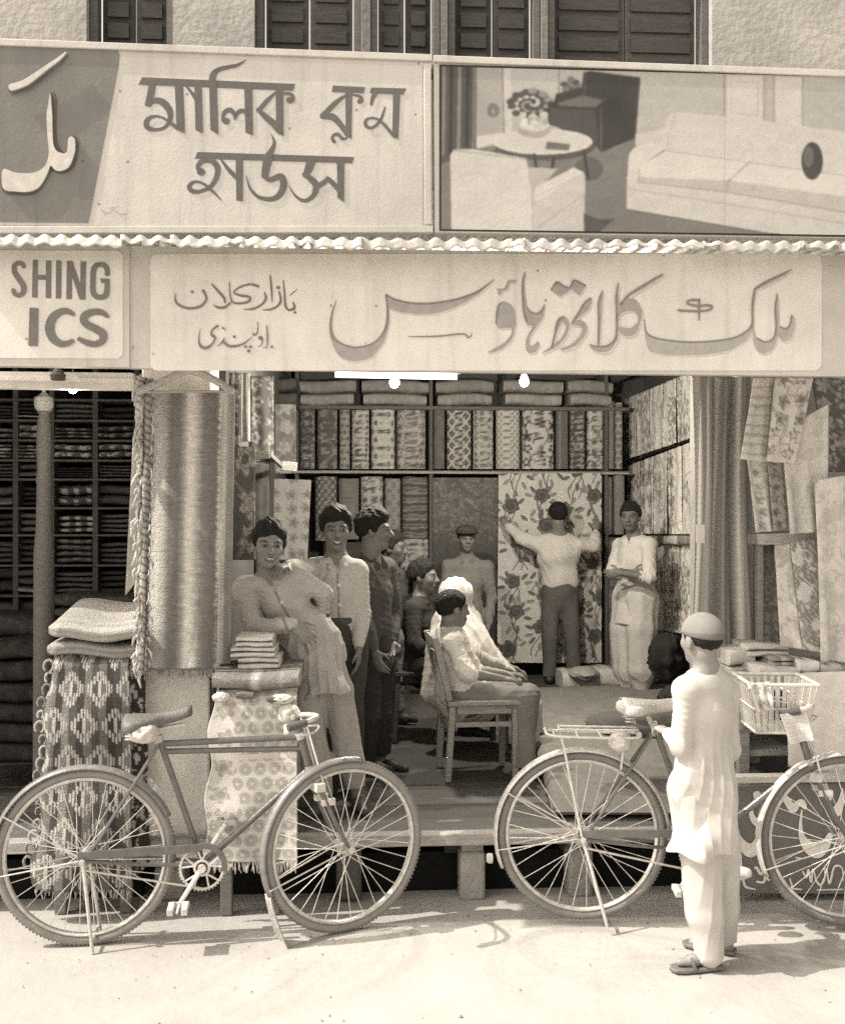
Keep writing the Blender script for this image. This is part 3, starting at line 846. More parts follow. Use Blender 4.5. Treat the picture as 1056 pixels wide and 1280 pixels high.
g6 = [('p', [tuple(q) for q in catmull([(395, 184), (450, 212), (540, 232), (640, 236), (760, 222), (870, 195), (960, 155), (1046, 92)], 5)] + [tuple(q) for q in catmull([(960, 168), (880, 222), (780, 268), (680, 295), (590, 298), (480, 286), (408, 262)], 5)]),
      ('p', [tuple(q) for q in catmull([(404, 250), (402, 330), (385, 400), (345, 455), (280, 490), (205, 500), (140, 482), (92, 438), (68, 380), (64, 330)], 4)] + [tuple(q) for q in catmull([(58, 380), (72, 470), (110, 543), (170, 577), (240, 577), (310, 552), (370, 482), (402, 400), (414, 330), (412, 250)], 4)])]
g7 = [('s', [(118, 172, 26), (120, 160, 16)]), ('s', [(104, 152, 10), (150, 150, 16), (174, 106, 16), (210, 102, 18)]),
      ('c', [(112, 245), (140, 226), (175, 235), (203, 268), (213, 330), (208, 390), (190, 445), (150, 490), (110, 516), (45, 530), (100, 498), (158, 460), (188, 418), (190, 384), (160, 380), (120, 384), (96, 360), (98, 300)]),
      ('c', [(270, 45), (264, 110), (270, 180), (282, 250), (303, 285), (340, 295), (372, 272), (388, 240), (376, 318), (345, 365), (306, 418), (292, 470), (306, 490), (330, 478), (345, 464), (355, 480), (330, 525), (292, 530), (274, 500), (284, 430), (318, 372), (284, 362), (262, 312), (252, 180), (256, 90)]),
      ('p', [(460, 105), (500, 128), (540, 138), (565, 95), (635, 128), (597, 186), (548, 150), (482, 193), (425, 156)]),
      ('s', [(664, 207, 14), (636, 250, 44), (596, 298, 26), (552, 352, 10)]),
      ('s', [(430, 500, 10), (450, 420, 14), (470, 352, 28), (500, 326, 32), (526, 370, 20), (505, 430, 14), (460, 480, 18), (375, 532, 4)]),
      ('s', [(552, 358, 14), (600, 352, 34), (628, 385, 28), (605, 440, 20), (550, 490, 18), (485, 510, 8)]),
      ('s', [(735, 158, 4), (720, 230, 22), (717, 330, 18), (712, 482, 10)]),
      ('s', [(660, 485, 8), (700, 505, 34), (760, 505, 36), (800, 472, 18), (820, 430, 12), (824, 300, 16), (822, 190, 18), (830, 108, 3)]),
      ('c', [(840, 245), (880, 205), (930, 212), (965, 265), (968, 320), (945, 365), (905, 388), (850, 380), (830, 395), (880, 395), (930, 380), (930, 410), (880, 438), (828, 425), (826, 350), (850, 372), (915, 378), (944, 335), (930, 288), (890, 278), (850, 292), (830, 318)][:2] + [(930, 212), (966, 262), (970, 318), (945, 362), (950, 322), (930, 286), (890, 278), (852, 290), (832, 315)]),
      ('s', [(840, 388, 26), (880, 408, 46), (920, 398, 40), (946, 360, 18)]),
      ('s', [(842, 244, 8), (890, 190, 16), (960, 145, 20), (1055, 88, 16), (1100, 60, 3)])]
g8 = [('p', [tuple(q) for q in catmull([(70, 338), (78, 408), (130, 445), (250, 465), (370, 470), (500, 460), (600, 440), (668, 398), (690, 355)], 5)] + [tuple(q) for q in catmull([(698, 392), (650, 460), (560, 512), (450, 536), (300, 545), (160, 535), (95, 510), (74, 430)], 5)]),
      ('s', [(692, 375, 10), (692, 260, 12), (704, 178, 14)]), ('s', [(702, 168, 12), (760, 135, 22), (850, 90, 18), (915, 55, 4)]),
      ('c', [(833, 190), (822, 280), (826, 390), (810, 450), (765, 470), (718, 450), (697, 395), (698, 470), (720, 520), (760, 535), (808, 502), (835, 430), (842, 300)]),
      ('c', [(915, 315), (908, 370), (884, 394), (848, 382), (838, 420), (860, 460), (895, 460), (925, 412), (934, 340)])]
mb = MB()
for g, o, s in ((g6, o6, s6), (g7, o7, s6), (g8, o8, s8)):
    wash(mb, shifted(g, 7, 13), o, s, YS - .0035, .56)
mb.build('letter_shade', M_LETTER, lb, smooth=False)
mb = MB()
for (g, o, s), tn in zip(((g6, o6, s6), (g7, o7, s6), (g8, o8, s8)), (.36, .34, .40)):
    wash(mb, g, o, s, YL, tn)
mb.build('lettering', M_LETTER, lb, smooth=False)
mb = MB()
e6 = [('s', [(395, 182, 8), (450, 211, 9), (540, 231, 9), (640, 235, 9), (760, 221, 9), (870, 194, 9), (960, 154, 9), (1046, 91, 4)]), ('s', [(394, 182, 7), (404, 290, 9), (390, 385, 9), (345, 452, 6), (280, 488, 6), (210, 498, 6)]),
      ('s', [(98, 216, 3), (74, 290, 9), (63, 370, 11), (75, 440, 9), (140, 481, 6), (210, 498, 6)]), ('s', [(530, 435, 4), (700, 432, 9), (860, 418, 8), (884, 440, 7), (905, 430, 7), (909, 408, 3)])]
e7 = [('s', [(96, 355, 7), (101, 290, 8), (112, 244, 7), (140, 227, 5)]), ('s', [(270, 45, 4), (256, 110, 9), (256, 200, 9), (266, 300, 9), (285, 345, 5)]), ('s', [(283, 262, 5), (305, 286, 7), (340, 295, 7), (372, 272, 7), (388, 240, 4)]),
      ('s', [(425, 155, 6), (460, 106, 8), (500, 130, 8), (540, 138, 8), (565, 95, 8), (635, 128, 5)]), ('s', [(662, 203, 6), (630, 228, 8), (592, 290, 8), (555, 350, 5)]), ('s', [(428, 500, 6), (450, 415, 7), (470, 340, 7), (500, 318, 6)]),
      ('s', [(735, 158, 4), (710, 230, 7), (711, 330, 7), (708, 482, 6)]), ('s', [(830, 108, 3), (816, 190, 8), (818, 300, 8), (815, 430, 8), (770, 486, 6), (700, 492, 6), (660, 483, 6)]), ('s', [(842, 242, 8), (888, 186, 9), (958, 140, 9), (1055, 82, 7), (1100, 57, 3)])]
e8 = [('s', [(71, 338, 4), (80, 408, 7), (130, 444, 7), (250, 464, 7), (370, 469, 7), (500, 459, 7), (600, 439, 7), (668, 397, 7), (690, 355, 8), (690, 260, 8), (702, 178, 8)]), ('s', [(702, 166, 9), (760, 130, 9), (850, 86, 8), (915, 55, 4)]), ('s', [(833, 190, 4), (822, 280, 9), (826, 390, 8), (808, 450, 7), (765, 468, 6), (720, 448, 6)]), ('s', [(915, 315, 5), (906, 370, 7), (882, 392, 7), (848, 380, 5)]),
      ('s', [(265, 287, 11), (330, 291, 12), (400, 292, 12), (450, 281, 12), (456, 262, 12), (420, 258, 12), (385, 262, 12), (325, 252, 12), (318, 238, 12), (345, 228, 12), (388, 229, 10)]), ('s', [(385, 224, 11), (385, 290, 11), (384, 342, 8)])]
for g, o, s in ((e6, o6, s6), (e7, o7, s6), (e8, o8, s8)):
    wash(mb, g, o, s, YL - .0028, .22)
mb.build('letter_edge', M_LETTER, lb, smooth=False)

# ---- lower board: left neighbour with Latin capitals
nb = thing('signboard', P(90, 455, YS), 'small lower signboard at the left with dark Latin capitals', 'signboard', 'painted signboards over the shop front')
mb = MB(); mb.plate([(-90, 304), (161.5, 307), (161.5, 459), (-90, 456)], flat(YS - .01), .05, GREY); mb.build('board', M_PAINT, nb, smooth=False)
mb = MB(); mb.plate([(-80, 312)] + [q for q in rrect(-80, 313, 153.5, 448, 8) if q[0] > 0] + [(-80, 447)], flat(YS - .013), .0025, WHITE); mb.build('panel', M_PAINT, nb, smooth=False)
mb = MB()
l1 = [('p', [(68, 152), (108, 154), (106, 446), (62, 444)]), ('p', [(170, 156), (213, 158), (210, 450), (168, 448)]), ('p', [(100, 268), (175, 270), (175, 307), (100, 305)]),
      ('p', [(250, 158), (292, 160), (288, 453), (246, 451)]), ('p', [(333, 160), (373, 161), (371, 459), (328, 456)]), ('p', [(440, 164), (482, 166), (476, 461), (436, 460)]), ('p', [(333, 160), (376, 161), (476, 461), (432, 461)]),
      ('s', [(647, 264, 40), (645, 225, 40), (622, 194, 38), (590, 188, 36), (555, 200, 40), (538, 240, 42), (535, 310, 42), (535, 390, 42), (552, 430, 42), (590, 444, 38), (630, 428, 42), (644, 380, 40), (645, 318, 36)]), ('p', [(590, 296), (664, 300), (662, 336), (600, 330)]),
      ('s', [(-2, 205, 34), (-16, 182, 34), (-48, 178, 34), (-75, 200, 38), (-72, 250, 40), (-40, 300, 42), (-8, 350, 42), (-5, 400, 40), (-38, 428, 34), (-72, 415, 34), (-84, 385, 30)]),
      ('p', [(44, 524), (112, 527), (106, 822), (34, 820)]),
      ('s', [(384, 575, 30), (340, 552, 44), (285, 556, 54), (225, 600, 66), (198, 680, 72), (222, 758, 66), (280, 802, 52), (335, 802, 44), (378, 782, 32)]),
      ('s', [(648, 590, 30), (600, 560, 46), (540, 556, 50), (478, 580, 58), (460, 618, 56), (490, 655, 56), (560, 690, 60), (612, 728, 62), (606, 780, 56), (555, 806, 48), (490, 796, 44), (425, 766, 32)])]
wash(mb, l1, (30, 300), 6.21, YS - .0145, .18)
mb.build('lettering', M_LETTER, nb, smooth=False)

# ---- corrugated awning between the boards: sheets with a bent, ragged front edge
aw = thing('corrugated_awning', P(530, 300, 4.2), 'thin corrugated metal awning with a wavy ragged bright front edge between the signboards', 'awning')
cuts = [-90, 152, 214, 452, 640, 655, 880, 1120]
for i in range(len(cuts) - 1):
    a, b = cuts[i] - 1.0, cuts[i + 1] + 1.0
    n = int((b - a) / 1.6) + 2
    s = np.linspace(0, 1, n); px = a + (b - a) * s
    base = 297.5 + (px + 90) * .0085
    R = np.random.default_rng(i + 3)
    pitch = 23.5 if i % 2 else 21.0
    wv = (1.2 + 2.6 * vnoise(px / 70., px * 0 + i, 9, 2)) * np.sin(px / pitch * 2 * math.pi + i + 1.5 * vnoise(px / 40., px * 0, 4, 2))
    rag = 9.0 * (vnoise(px / 11.0, px * 0 + i, 5, 4) - .52) - 5 * (vnoise(px / 60., px * 0 + i + 3, 7, 2) > .6)
    if i in (1, 4): rag -= 4
    Yf = 4.10 + .014 * (i % 2)
    rows = []
    for t in np.linspace(0, 1, 7):                       # roof slope seen from below, then the bent lip
        Yt = 4.90 - (4.90 - Yf) * t
        row = []
        for x, bb, w in zip(px, base, wv):
            zt = P(x, bb - 3, Yf)[2] + .035 * (1 - t) * 2
            q = P(x, 300, Yf)
            row.append((q[0], Yt, zt - w * .0032))
        rows.append(row)
    for t in (0.25, .5, .75, 1.0):
        row = []
        for x, bb, w, r in zip(px, base, wv, rag):
            q = P(x, bb - 3 + (11 + r) * t + w * (1 - .35 * t), Yf - .012 * t)
            row.append(q)
        rows.append(row)
    mb = MB(); mb.grid(np.array(rows), .55)
    mb.build('sheet', M_TIN, aw, smooth='all', solid=.003)

# ---- bunched cloth strip lamps: tube, beam and bulbs
tl = thing('tube_lamp', P(495, 468, 4.5), 'lit fluorescent tube under the long lower signboard', 'lamp')
a, b = P(419, 467.5, 4.52), P(571, 470.5, 4.52)
mb = MB(); mb.tube([a, b], .014, 12, .8); mb.build('tube', mat('lit_tube', .8, .4, .02, emit=2.2), tl)
mb = MB(); mb.bar(a + [-.02, .02, .03], b + [.02, .02, .03], .05, .03, .6); mb.build('fitting', M_PAINT, tl, bevel=.004)
M_BULB = mat('lit_bulb', .8, .3, .0, emit=9.0)
def bulb(px, py, d, label, watts, r=.026):
    c = C(px, py, d)
    o = thing('light_bulb', c, label, 'light bulb', 'bare bulbs under the signboards')
    mb = MB(); mb.lathe([(.004, -r * 1.05), (r * .55, -r * .9), (r * .95, -r * .3), (r, .1 * r), (r * .8, .75 * r), (r * .5, 1.35 * r), (r * .45, 1.6 * r)], c, n=18, tone=.8)
    mb.build('glass', M_BULB, o)
    mb = MB(); mb.lathe([(r * .55, 1.5 * r), (r * .6, 2.4 * r), (r * .3, 2.6 * r)], c, n=12, tone=.1); mb.tube([c + [0, 0, 2.6 * r], c + [0, 0, 2.6 * r + .10]], .004, 6, .1)
    mb.build('holder', M_RUBBER, o)
    ld = bpy.data.lights.new('bulb_light', 'POINT'); ld.energy = watts; ld.shadow_soft_size = .05; ld.color = (1, .93, .80)
    lo = bpy.data.objects.new('bulb_light', ld); COL.objects.link(lo); lo.location = (0, .0, -r * 2.2); lo.parent = o
bulb(493, 478, 6.1, 'lit bare bulb hanging left of the middle of the shop opening', 48, r=.030)
bulb(655, 477, 6.6, 'lit bare bulb hanging right of the middle of the shop opening', 48, r=.030)
bulb(91, 484, 4.75, 'lit bare bulb hanging over the left neighbour shop', 2.5)
lt = thing('lamp_beam', P(100, 472, 4.6), 'white painted beam across the top of the left neighbour shop', 'beam')
mb = MB(); mb.plate([(-90, 463), (166, 466), (168, 487), (-90, 484)], flat(4.62), .05, .72); mb.build('beam', M_PAINT, lt, smooth=False)
mb = MB(); mb.plate([(-90, 470), (167, 473), (167, 477), (-90, 474)], flat(4.612), .008, .78); mb.build('moulding', M_PAINT, lt, smooth=False)
mb = MB(); c = P(74, 470, 4.6); mb.lathe([(.03, 0), (.035, .02), (.012, .05)], c + [0, -.02, -.02], n=12, tone=.08); mb.build('hook', M_RUBBER, lt)
def blob_cloth(name, c, rx, ry, rz, tone, label, cat, parent=None, seed=1, group=None, mat_=None, amp=.28, fr=1.0):
    u, v = np.meshgrid(np.linspace(0, 2 * math.pi, 40, endpoint=False), np.linspace(.02, math.pi - .02, 24))
    r = 1 + amp * 2 * (vnoise(np.cos(u) * 2 * fr + 5, np.sin(u) * 2 * fr + v * 2.5 * fr, seed, 4) - .5) * np.sin(v)
    p = np.stack([c[0] + rx * r * np.sin(v) * np.cos(u), c[1] + ry * r * np.sin(v) * np.sin(u), c[2] + rz * r * np.cos(v)], -1)
    mb = MB(); mb.grid(p, tone, close_u=True)
    o = mb.build(name, mat_ or M_CLOTH, parent, smooth='all')
    if parent is None: tag(o, label, cat, group)
    return o
# ================================================================== shelves, bolts and hanging cloth
YB = 9.35
def bolt(px0, px1, py0, py1, Y, patt, label, group, name='cloth_bolt', cat='cloth bolt', thick=.13, mat_=None, pt=None, lean=0.0, res=.010, sag=0):
    """a bolt of cloth standing on end: flattened roll, pattern wrapped round it"""
    f = pt or (lambda x, y: P(x, y, Y))
    a, b = f(px0, (py0 + py1) / 2), f(px1, (py0 + py1) / 2)
    zt, zb = f((px0 + px1) / 2, py0)[2], f((px0 + px1) / 2, py1)[2]
    ux = nrm(np.array([b[0] - a[0], b[1] - a[1], 0])); un = np.array([-ux[1], ux[0], 0])
    w = np.linalg.norm((b - a)[:2]); c = (a + b) / 2; c[2] = zb
    n = max(20, int(2 * w / res)); t = np.arange(n) / n * 2 * math.pi
    e = 0.55
    sx = np.sign(np.cos(t)) * np.abs(np.cos(t)) ** e; sy = np.sign(np.sin(t)) * np.abs(np.sin(t)) ** .8
    hx = w / 2; hy = thick / 2
    prof = np.stack([sx * hx * .985, sy * hy], 1)
    seg = np.linalg.norm(np.roll(prof, -1, 0) - prof, axis=1); arc = np.concatenate([[0], np.cumsum(seg)[:-1]])
    hgt = zt - zb; m = max(8, int(hgt / res)); zz = np.linspace(0, 1, m)
    rows, tones = [], []
    rr = vnoise(np.cos(t) * 1.5 + px0, np.sin(t) * 1.5, 3, 2)
    for z in [0.0] + list(zz) + [1.0]:
        k = 1.0
        rows.append(c + (prof[:, :1] * k) * ux + (prof[:, 1:] * k + hy + lean * z) * un + UP * (z * hgt + .012 * (rr[:, None] - .5) * (z > .98)))
        tones.append(patt(arc, np.full(n, z * hgt)))
    for q, k in ((0, .55), (-1, .55)):
        cc = rows[q].mean(0); rows[q] = cc + (rows[q] - cc) * np.array([k, k, 1])
    mb = MB(); mb.grid(np.array(rows), np.array(tones), close_u=True)
    k = len(rows)
    mb.f.append(tuple(range(n - 1, -1, -1))); mb.f.append(tuple((k - 1) * n + i for i in range(n)))
    o = mb.build(name, mat_ or M_CLOTH, None, smooth=True)
    return tag(o, label, cat, group)

# back wall shelf
sh = thing('wall_shelf', P(560, 600, 9.5), 'dark wooden shelf rack covering the back wall of the shop', 'shelf')
mb = MB()
for y in (508.5, 589.5):
    a, b = P(368, y, YB), P(786, y, YB)
    mb.box((a[0], YB - .02, a[2] - .018), (b[0], 9.795, a[2] + .014), .16)
mb.build('shelf_board', M_WOOD, sh, bevel=.004)
mb = MB(); a, b = P(335, 590.5, YB - .03), P(786, 592.5, YB - .03); mb.bar(a + [0, -.005, .006], b + [0, -.005, .006], .02, .014, .42, side=(0, 0, 1)); mb.build('shelf_edge', M_WOOD, sh)
for x in (371, 538.5, 757.5):
    a = P(x, 470, YB); z0 = P(x, 700 if x < 700 else 838, YB)[2]
    mb = MB(); mb.box((a[0] - .016, YB - .015, z0), (a[0] + .016, 9.79, 3.1), .13); mb.build('upright', M_WOOD, sh, bevel=.003)
GB = 'cloth bolts standing on the back wall shelf'
rowB = [(373, 394, pat_flor(.075, .10, .38, .22, 1), 'darkest leafy bolt at the left end of the upper back shelf'),
        (395, 422, pat_flor(.11, .13, .34, .24, 2), 'dark bolt with large blurry leaves, second on the upper back shelf'),
        (423, 438, pat_dots(.06, .36, .12), 'narrow mid grey spotted bolt on the left of the upper back shelf'),
        (438.5, 462, pat_flor(.05, .55, .14, .3, 3), 'light bolt with small dark paisleys on the upper back shelf'),
        (463, 494, pat_dots(.075, .58, .14), 'light bolt with rows of dark round medallions on the upper back shelf'),
        (495.5, 533, pat_flor(.07, .46, .16, .28, 4, stem=True), 'wide bolt with winding vines and circles left of the shelf upright'),
        (541, 557, pat_plain(.17, .3), 'narrow plain dark bolt right of the middle shelf upright'),
        (558, 590, pat_lattice(.085, .07, .52), 'black bolt with a pale diamond lattice on the upper back shelf'),
        (591, 618, pat_flor(.06, .50, .16, .3, 6), 'pale flowered bolt next to the black lattice bolt'),
        (620, 651, pat_lattice(.05, .22, .58, .2), 'bolt of small pale lozenges in the middle right of the upper back shelf'),
        (653, 694, pat_flor(.12, .58, .09, .25, 7), 'wide light bolt with big dark scrolled flowers on the upper back shelf'),
        (695, 712, pat_stripe([.16, .22, .14, .26], .012, 'x'), 'narrow dark striped bolt on the right of the upper back shelf'),
        (713, 733, pat_flor(.05, .10, .45, .3, 8), 'dark bolt with small light flowers on the right of the upper back shelf'),
        (734, 756, pat_flor(.10, .56, .14, .24, 9), 'light bolt with dark drooping leaves near the right upright')]
for i, (a, b, p, l) in enumerate(rowB):
    bolt(a + .5, b - .3, 509.5 + (i * 37 % 4), 586, YB + .02 * (i % 3), p, l, GB)
bolt(760, 769, 501, 586, YB, pat_plain(.24), 'grey bolt end in the far right corner of the upper back shelf', GB)
bolt(769.5, 779, 503, 586, YB, pat_dots(.06, .45, .2, .4), 'bolt with pale ovals in the right corner of the upper back shelf', GB)
rowC = [(393, 421, pat_lattice(.06, .42, .12, .2), 'grey lattice bolt at the left of the lower back shelf'),
        (422.5, 449, pat_lattice(.035, .10, .24, .3), 'dark finely woven bolt above the second standing man'),
        (450.5, 479, pat_flor(.08, .52, .15, .3, 12), 'pale bolt with dark paisleys above the man in profile'),
        (480.5, 501, pat_lattice(.09, .17, .34, .25), 'mid grey bolt with diamond trellis on the lower back shelf'),
        (502.5, 536, pat_stripe([.11, .28, .14, .24, .11], .016, 'y', 2.5), 'dark bolt with an embroidered grid next to the door cloth')]
for i, (a, b, p, l) in enumerate(rowC):
    bolt(a, b, 596 + (i % 2) * 2, 676 - (i % 3) * 2, YB + .03, p, l, GB)
bolt(500, 537, 674, 722, YB + .01, pat_flor(.055, .50, .15, .3, 13), 'short bolt of light flowered cloth low beside the door cloth', GB)
bolt(403, 499, 678, 840, YB + .05, pat_plain(.09, .4), 'wide black roll standing low on the back wall behind the men', GB)
bolt(754, 767, 596, 668, YB, pat_plain(.20, .2), 'plain dark bolt right of the rose cloth, upper one', GB)
bolt(768, 782, 594, 668, YB, pat_plain(.27, .2), 'plain lighter bolt in the right back corner', GB)
bolt(754, 782, 672, 834, YB, pat_flor(.09, .13, .26, .2, 15), 'tall dark flowered bolt standing in the right back corner', GB)
# folded bundles on top of the shelf
def folded(c0, c1, z0, z1, y0, y1, patt, label, cat='folded cloth', group=None, name='folded_cloth', layers=2, mat_=None, seed=0, bulge=.5, pt=None):
    """folded cloth lying flat: layers with rounded folds towards the viewer"""
    x0, x1 = c0, c1
    mb = MB(); lh = (z1 - z0) / layers
    for k in range(layers):
        zc = z0 + lh * (k + .5); r = lh * .5 * .97
        nt, nu = 24, max(6, int((x1 - x0) / .012))
        t = np.linspace(0, 2 * math.pi, nt, endpoint=False)
        hy = (y1 - y0) / 2
        py = np.sign(np.cos(t)) * np.abs(np.cos(t)) ** .35 * hy; pz = np.sign(np.sin(t)) * np.abs(np.sin(t)) ** .6 * r
        rows, tn = [], []
        for j, s in enumerate(np.linspace(0, 1, nu)):
            e = 1 - .25 * bulge * (abs(2 * s - 1)) ** 6
            n1 = (vnoise(np.full(nt, s * 4 + k * 3.1 + seed), t * 1.3, seed + k) - .5)
            sag = .12 * r * math.sin(s * 5 + seed + k)
            rows.append(np.stack([np.full(nt, x0 + (x1 - x0) * s) + .006 * n1, (y0 + y1) / 2 + py * (1 - .03 * (k % 2)) + .012 * n1, zc + pz * e + r * .25 * n1 + sag], 1))
            tn.append(patt(np.full(nt, s * (x1 - x0)), py + pz + k * .37))
        G_ = np.array(rows); mb.grid(G_, np.array(tn), close_u=True)
        n0 = mb.n - nu * nt
        mb.f.append(tuple(n0 + i for i in range(nt - 1, -1, -1))); mb.f.append(tuple(n0 + (nu - 1) * nt + i for i in range(nt)))
    o = mb.build(name, mat_ or M_CLOTH, None, smooth=True)
    return tag(o, label, cat, group)
for (a, b) in ((374, 445), (452, 536), (545, 617), (629, 704), (710, 766)):
    for (y0, y1, k) in ((474, 491, 0), (491.5, 507, 1)):
        p, q = P(a + 2 * k, y1, YB), P(b - 3 * k, y0, YB)
        folded(p[0], q[0], p[2], q[2], YB - .04 + .03 * (1 - k), 9.75, pat_plain(.30 + .05 * k + .03 * math.sin(a), .25), 'long folded grey bundle lying on top of the back wall shelf', 'folded cloth', 'folded bundles on top of the back shelf', layers=1, seed=a)
for (a, b) in ((300, 332), (335, 370)):
    p, q = P(a, 506, 8.6), P(b, 470, 8.6)
    folded(p[0], q[0], p[2], q[2], 8.6, 9.2, pat_plain(.10, .3), 'dark folded bundle at the left end above the back shelf', 'folded cloth', 'dark bundles at the left end of the top shelf', layers=2, seed=a)

# large cloths on the back wall
def hang(name, p00, p10, p01, p11, patt, label, cat='hanging cloth', group=None, folds=0.0, nf=5, mat_=None, res=.010, ph=0.0, solid=.004, nd=(0, -1, 0), sway=0.0, lowfold=1.0, curl=0.0):
    p00, p10, p01, p11 = [np.asarray(p, float) for p in (p00, p10, p01, p11)]
    w = (np.linalg.norm(p10 - p00) + np.linalg.norm(p11 - p01)) / 2; h = (np.linalg.norm(p01 - p00) + np.linalg.norm(p11 - p10)) / 2
    def wav(s, t):
        g = np.sin(s * nf * 2 * math.pi + ph + .8 * np.sin(t * 3 + ph)) * .6 + .4 * np.sin(s * nf * 3.7 + ph * 2 + t * 1.5)
        return folds * g * (.45 + .55 * t * lowfold) + .006 * (vnoise(s * 5 + ph, t * 6, 4) - .5) + sway * t * t + curl * (np.abs(2 * s - 1) ** 3)
    mb = sheet(quadmap(p00, p10, p01, p11, wav, nd), w, h, patt, res)
    o = mb.build(name, mat_ or M_CLOTH, None, smooth='all', solid=solid)
    return tag(o, label, cat, group) if label else o
hang('hanging_cloth', P(540, 597, 9.42), P(624, 597, 9.42), P(540, 838, 9.42), P(624, 838, 9.42),
     lambda x, y: .105 + .13 * sstep(.9, 1.5, y) * vnoise(x * 22, y * 22, 5) + .10 * (vnoise(x * 60, y * 60, 9) > .62) * sstep(1.0, 1.4, y), 'dark mottled cloth hanging in the doorway behind the boy with the cap', folds=.01, nf=2, res=.012)
hang('rose_cloth', P(623, 592, 9.28), P(752, 591, 9.28), P(621, 829, 9.22), P(752, 829, 9.22), (lambda x, y, f=pat_roses(): f(x / 1.32, y / 1.32)), 'pale cloth printed with big dark roses held up against the back wall', folds=.012, nf=2.5, res=.006)
hang('hanging_cloth', P(334, 598, 8.2), P(389, 600, 8.2), P(338, 700, 8.1), P(384, 700, 8.1), pat_flor(.12, .33, .20, .26, 21, stem=False), 'light speckled cloth panel on the left behind the leaning man', folds=.01, nf=1.5)

# dark cloths along the left inner wall
for i, (a, b, y0, y1, Y, p, l) in enumerate([
        (287, 300, 466, 560, 5.35, pat_flor(.08, .09, .33, .2, 31), 'dark cloth with pale leaves hanging nearest the pillar inside the shop'),
        (300, 312, 466, 552, 5.6, pat_plain(.36, .3), 'narrow pale cloth strip hanging inside the left of the opening'),
        (313, 342, 470, 578, 6.3, pat_flor(.10, .07, .22, .14, 32), 'wide black flowered cloth hanging at the upper left of the interior'),
        (343, 370, 505, 592, 7.4, pat_flor(.14, .10, .20, .15, 33), 'brown mottled cloth hanging left of the back shelf'),
        (291, 319, 558, 700, 5.45, pat_flor(.14, .14, .42, .25, 34, vert=.7), 'blotchy light and dark flowered drape behind the head of the leaning man'),
        (318, 336, 580, 720, 6.6, pat_plain(.06, .3), 'plain black cloth hanging beside the blotchy drape')]):
    hang('hanging_cloth', P(a, y0, Y), P(b, y0, Y + .05), P(a, y1, Y), P(b, y1, Y + .05), p, l, group='dark cloths along the left wall', folds=.012, nf=1.7, ph=i)
tg = thing('wood_frame', P(325, 590, 6.2), 'small wooden frame fixed on the left inner wall above the black cloth', 'frame')
mb = MB(); mb.bar(P(318, 570, 6.2), P(337, 568, 6.2), .05, .02, .2, side=(0, 0, 1)); mb.bar(P(352, 582, 6.6), P(371, 584, 6.6), .06, .03, .36, side=(0, 0, 1)); mb.bar(P(337, 568, 6.2), P(352, 582, 6.6), .03, .02, .15, side=(0, 0, 1)); mb.build('rail', M_WOOD, tg, bevel=.004)

# right wall: rows of light flowered cloths on angled rails
wd = nrm(np.array([RWb[0] - RWa[0], RWb[1] - RWa[1], 0])); wn_ = np.array([wd[1], -wd[0], 0])
if wn_[0] > 0: wn_ = -wn_
def PW(px, py, off=.12):
    o = np.array([RWa[0], RWa[1], 0]) + wn_ * off
    d = ray(px, py); t = np.dot(o - CAM, wn_) / np.dot(d, wn_)
    return CAM + d * t
rail = thing('wall_shelf', PW(820, 600, .0), 'slanting wooden shelf rails along the right inner wall', 'shelf')
for (a, b) in (((778, 581), (871, 547)), ((776, 671), (871, 667)), ((790, 795), (871, 800))):
    mb = MB(); p, q = PW(*a, .05), PW(*b, .05); mb.bar(p, q, .04, .12, .34, side=(0, 0, 1)); mb.build('rail', M_WOOD, rail, bevel=.004)
xs1 = [778, 796, 812, 829, 846, 871]; xs2 = [784, 800, 817, 835, 852, 871]; xs3 = [812, 832, 850, 871]
def ly(x, a, b): return a[1] + (b[1] - a[1]) * (x - a[0]) / (b[0] - a[0])
words = ['nearest the back corner', 'second from the back corner', 'in the middle', 'second from the curtain', 'next to the striped curtain']
for r, (xs, t0, t1, b0, b1, rn) in enumerate(((xs1, (778, 500), (871, 462), (778, 576), (871, 545), 'upper'), (xs2, (783, 583), (871, 550), (783, 667), (871, 668), 'middle'))):
    for i in range(5):
        a, b = xs[i] + .4, xs[i + 1] - .4
        p = pat_flor(.12 + .03 * ((i + r) % 3), .86 + .03 * (i % 2), .30 + .06 * (i % 3), .60, 40 + r * 7 + i, vert=.85, dens=.55)
        hang('hanging_cloth', PW(a, ly(a, t0, t1), .16), PW(b, ly(b, t0, t1), .16), PW(a, ly(a, b0, b1), .17 + .02 * (i % 2)), PW(b, ly(b, b0, b1), .19), p,
             f'pale flowered cloth in the {rn} row of the right wall, {words[i]}', group='flowered cloths on the right wall', folds=.010, nf=2, ph=i + r, nd=wn_, res=.011)
for i in range(3):
    a, b = xs3[i] + .4, xs3[i + 1] - .4
    hang('hanging_cloth', PW(a, 681, .16), PW(b, 681, .16), PW(a, 786 + 3 * i, .2), PW(b, 789 + 3 * i, .2), pat_flor(.12, .85, .32, .60, 60 + i, vert=.85, dens=.55),
         f'pale flowered cloth in the lower row of the right wall, {("leftmost", "middle one", "beside the curtain")[i]}', group='flowered cloths on the right wall', folds=.012, nf=2, ph=i, nd=wn_, res=.011)
